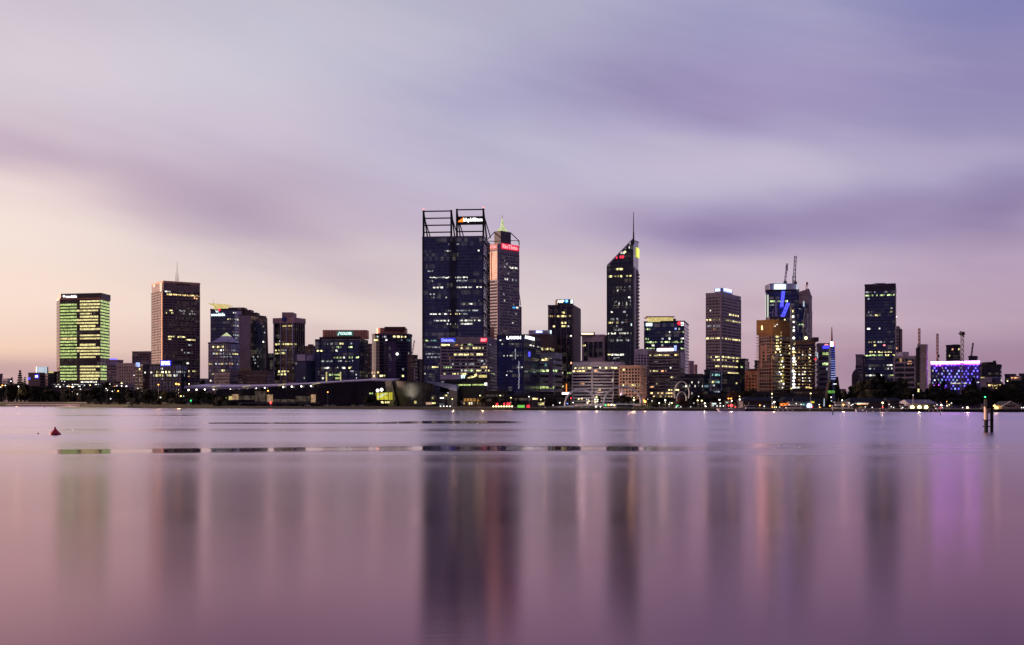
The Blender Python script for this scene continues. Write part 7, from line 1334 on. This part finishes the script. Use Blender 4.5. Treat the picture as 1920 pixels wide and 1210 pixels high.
def ramp(stops):
    cr = N.new('ShaderNodeValToRGB'); cr.color_ramp.interpolation = 'B_SPLINE' if False else 'EASE'; e_ = cr.color_ramp.elements
    mp_ = M('DIVIDE', M('SQRT', M('MAXIMUM', elw, 0.0)), 9.4868)
    L.new(mp_, cr.inputs[0])
    for i, (e0, c) in enumerate(stops):
        p = math.sqrt(e0)/9.4868
        if i < 2: q = e_[i]; q.position = p
        else: q = e_.new(p)
        q.color = lin(*c)
    return cr.outputs[0]
ks = sorted(cols); cur = ramp(cols[ks[0]])  # paler, pinker dusk
def mixc(f, a, b_):
    m_ = N.new('ShaderNodeMix'); m_.data_type = 'RGBA'; 
    for s_, v in ((m_.inputs[0], f), (m_.inputs[6], a), (m_.inputs[7], b_)):
        if isinstance(v, (float, tuple)): s_.default_value = v
        else: L.new(v, s_)
    return m_.outputs[2]
for a, b_ in zip(ks, ks[1:]):
    mr = N.new('ShaderNodeMapRange'); mr.interpolation_type = 'SMOOTHSTEP'; L.new(azw, mr.inputs[0]); mr.inputs[1].default_value = a; mr.inputs[2].default_value = b_
    cur = mixc(mr.outputs[0], cur, ramp(cols[b_]))
# drawn-out cloud bands: centre az/el, half-sizes, tilt, darkness (+) or light (-)
def blob(a0, e0, ra, re, rot, k=1.0):
    c, s = math.cos(rot), math.sin(rot); da, de = M('SUBTRACT', azw, a0), M('SUBTRACT', elw, e0)
    u = M('DIVIDE', M('ADD', M('MULTIPLY', da, c), M('MULTIPLY', de, s)), ra); v = M('DIVIDE', M('ADD', M('MULTIPLY', da, -s), M('MULTIPLY', de, c)), re)
    return M('MULTIPLY', M('EXPONENT', M('MULTIPLY', M('ADD', M('MULTIPLY', u, u), M('MULTIPLY', v, v)), -1.0)), k)
def AZ(x): return math.degrees(math.atan((x-960)/2030))
def EL(x, y): return math.degrees(math.atan((752-y)/math.hypot(2030, x-960)))
dark = None
for (x, y, rx, ry, rot, k) in [(1180, 170, 6.5, 2.6, -.25, .52), (1340, 415, 4.6, 1.2, -.12, .46), (1820, 400, 3.3, 1.5, .1, .45), (1600, 390, 6, .8, .05, .3), (430, 400, 7, 1.5, -.30, .45), (620, 500, 6, 1.0, -.25, .32), (120, 300, 5, 1.2, -.15, .3), (1480, 580, 4, .7, .05, .28), (1100, 625, 7, .5, 0, .22), (1350, 690, 14, .6, .02, .15), (600, 620, 5, .5, -.05, .2), (950, 290, 4, .8, -.3, .2), (60, 690, 9, .9, .02, .28), (1700, 690, 9, 1.1, .03, .30), (1560, 635, 5, .45, 0, .25)]:
    t = blob(AZ(x), EL(x, y), rx, ry, rot, k); dark = t if dark is None else M('MAXIMUM', dark, t)
lite = None
for (x, y, rx, ry, rot, k) in [(1300, 290, 6, 1.3, -.1, .28), (300, 110, 9, 2.2, -.1, .25), (1020, 560, 8, 1.4, 0, .2), (60, 560, 6, 2.2, 0, .25), (700, 60, 8, 2, -.1, .12), (1780, 290, 5, 1.2, -.2, .15), (1450, 500, 7, 1.2, 0, .15)]:
    t = blob(AZ(x), EL(x, y), rx, ry, rot, k); lite = t if lite is None else M('MAXIMUM', lite, t)
dark = M('SUBTRACT', dark, lite)
str_ = M('MULTIPLY', M('SUBTRACT', wnoise(.05, .38, 5, 1.7, -.22, .5, .4), .5), 1.0)
str3 = M('MULTIPLY', M('SUBTRACT', wnoise(.12, 1.1, 5, 4.4, -.24, .55, .5), .5), .16)
str2 = M('MULTIPLY', M('SUBTRACT', wnoise(.09, .9, 4, 6.7, -.05, .5, .3), .5), M('MULTIPLY', M('SUBTRACT', 12.0, el), .05, cl=True))
dk_ = M('ADD', M('MULTIPLY', dark, M('MULTIPLY_ADD', str_, 1.4, 1.0)), M('ADD', M('MULTIPLY', str_, .38), M('MULTIPLY_ADD', str2, .55, str3)))
pos = M('MAXIMUM', dk_, 0.0, cl=True); neg = M('MAXIMUM', M('MULTIPLY', dk_, -1.0), 0.0, cl=True)
mul_ = N.new('ShaderNodeMix'); mul_.data_type = 'RGBA'; mul_.blend_type = 'MULTIPLY'; L.new(pos, mul_.inputs[0]); L.new(cur, mul_.inputs[6]); mul_.inputs[7].default_value = (.60, .52, .70, 1); cur = mul_.outputs[2]
cur = mixc(M('MULTIPLY', neg, .9, cl=True), cur, lin(232, 216, 222))
# behind the camera the dusk has already gone blue
bk = N.new('ShaderNodeMapRange'); bk.interpolation_type = 'SMOOTHSTEP'; L.new(y_, bk.inputs[0]); bk.inputs[1].default_value = .55; bk.inputs[2].default_value = -.35; bk.inputs[3].default_value = 0; bk.inputs[4].default_value = 1
wst = M('MULTIPLY', M('MULTIPLY', x_, -1.0), 1.0); keep = N.new('ShaderNodeMapRange'); L.new(wst, keep.inputs[0]); keep.inputs[1].default_value = .6; keep.inputs[2].default_value = .95; keep.inputs[3].default_value = 1; keep.inputs[4].default_value = .15
cur = mixc(M('MULTIPLY', bk.outputs[0], keep.outputs[0]), cur, lin(84, 70, 98))
ns = N.new('ShaderNodeTexSky'); ns.sky_type = 'NISHITA'; ns.sun_disc = False; ns.sun_elevation = math.radians(3); ns.sun_rotation = math.radians(-70)
ad_ = N.new('ShaderNodeMix'); ad_.data_type = 'RGBA'; ad_.blend_type = 'ADD'; ad_.inputs[0].default_value = .012; L.new(cur, ad_.inputs[6]); L.new(ns.outputs[0], ad_.inputs[7]); cur = ad_.outputs[2]
L.new(cur, bg.inputs[0]); bg.inputs[1].default_value = 1.0
sd = bpy.data.lights.new('sun', 'SUN'); sd.energy = 5.0; sd.angle = math.radians(3); sd.color = (1, .66, .47); so = bpy.data.objects.new('sun', sd); C.objects.link(so)
sv = Vector((math.sin(math.radians(-70))*math.cos(math.radians(3)), math.cos(math.radians(-70))*math.cos(math.radians(3)), math.sin(math.radians(3)))); so.rotation_euler = (-sv).to_track_quat('-Z', 'Y').to_euler(); so['label'] = 'low warm sun from the left'; so['category'] = 'light'
cd = bpy.data.cameras.new('camera'); cam = bpy.data.objects.new('camera', cd); C.objects.link(cam); cam.location = (0, 0, H); cam.rotation_euler = (math.radians(90), 0, 0)
cd.sensor_width = 36; cd.lens = 36*F/1920; cd.shift_y = (HZ-605)/1920; cd.clip_start = .5; cd.clip_end = 60000; SC.camera = cam
SC.view_settings.view_transform = 'Standard'; SC.view_settings.look = 'None'; SC.view_settings.exposure = 0; SC.view_settings.gamma = 1
SC.cycles.max_bounces = 5; SC.cycles.glossy_bounces = 3; SC.cycles.diffuse_bounces = 2; SC.cycles.use_denoising = True; SC.cycles.sample_clamp_indirect = 6
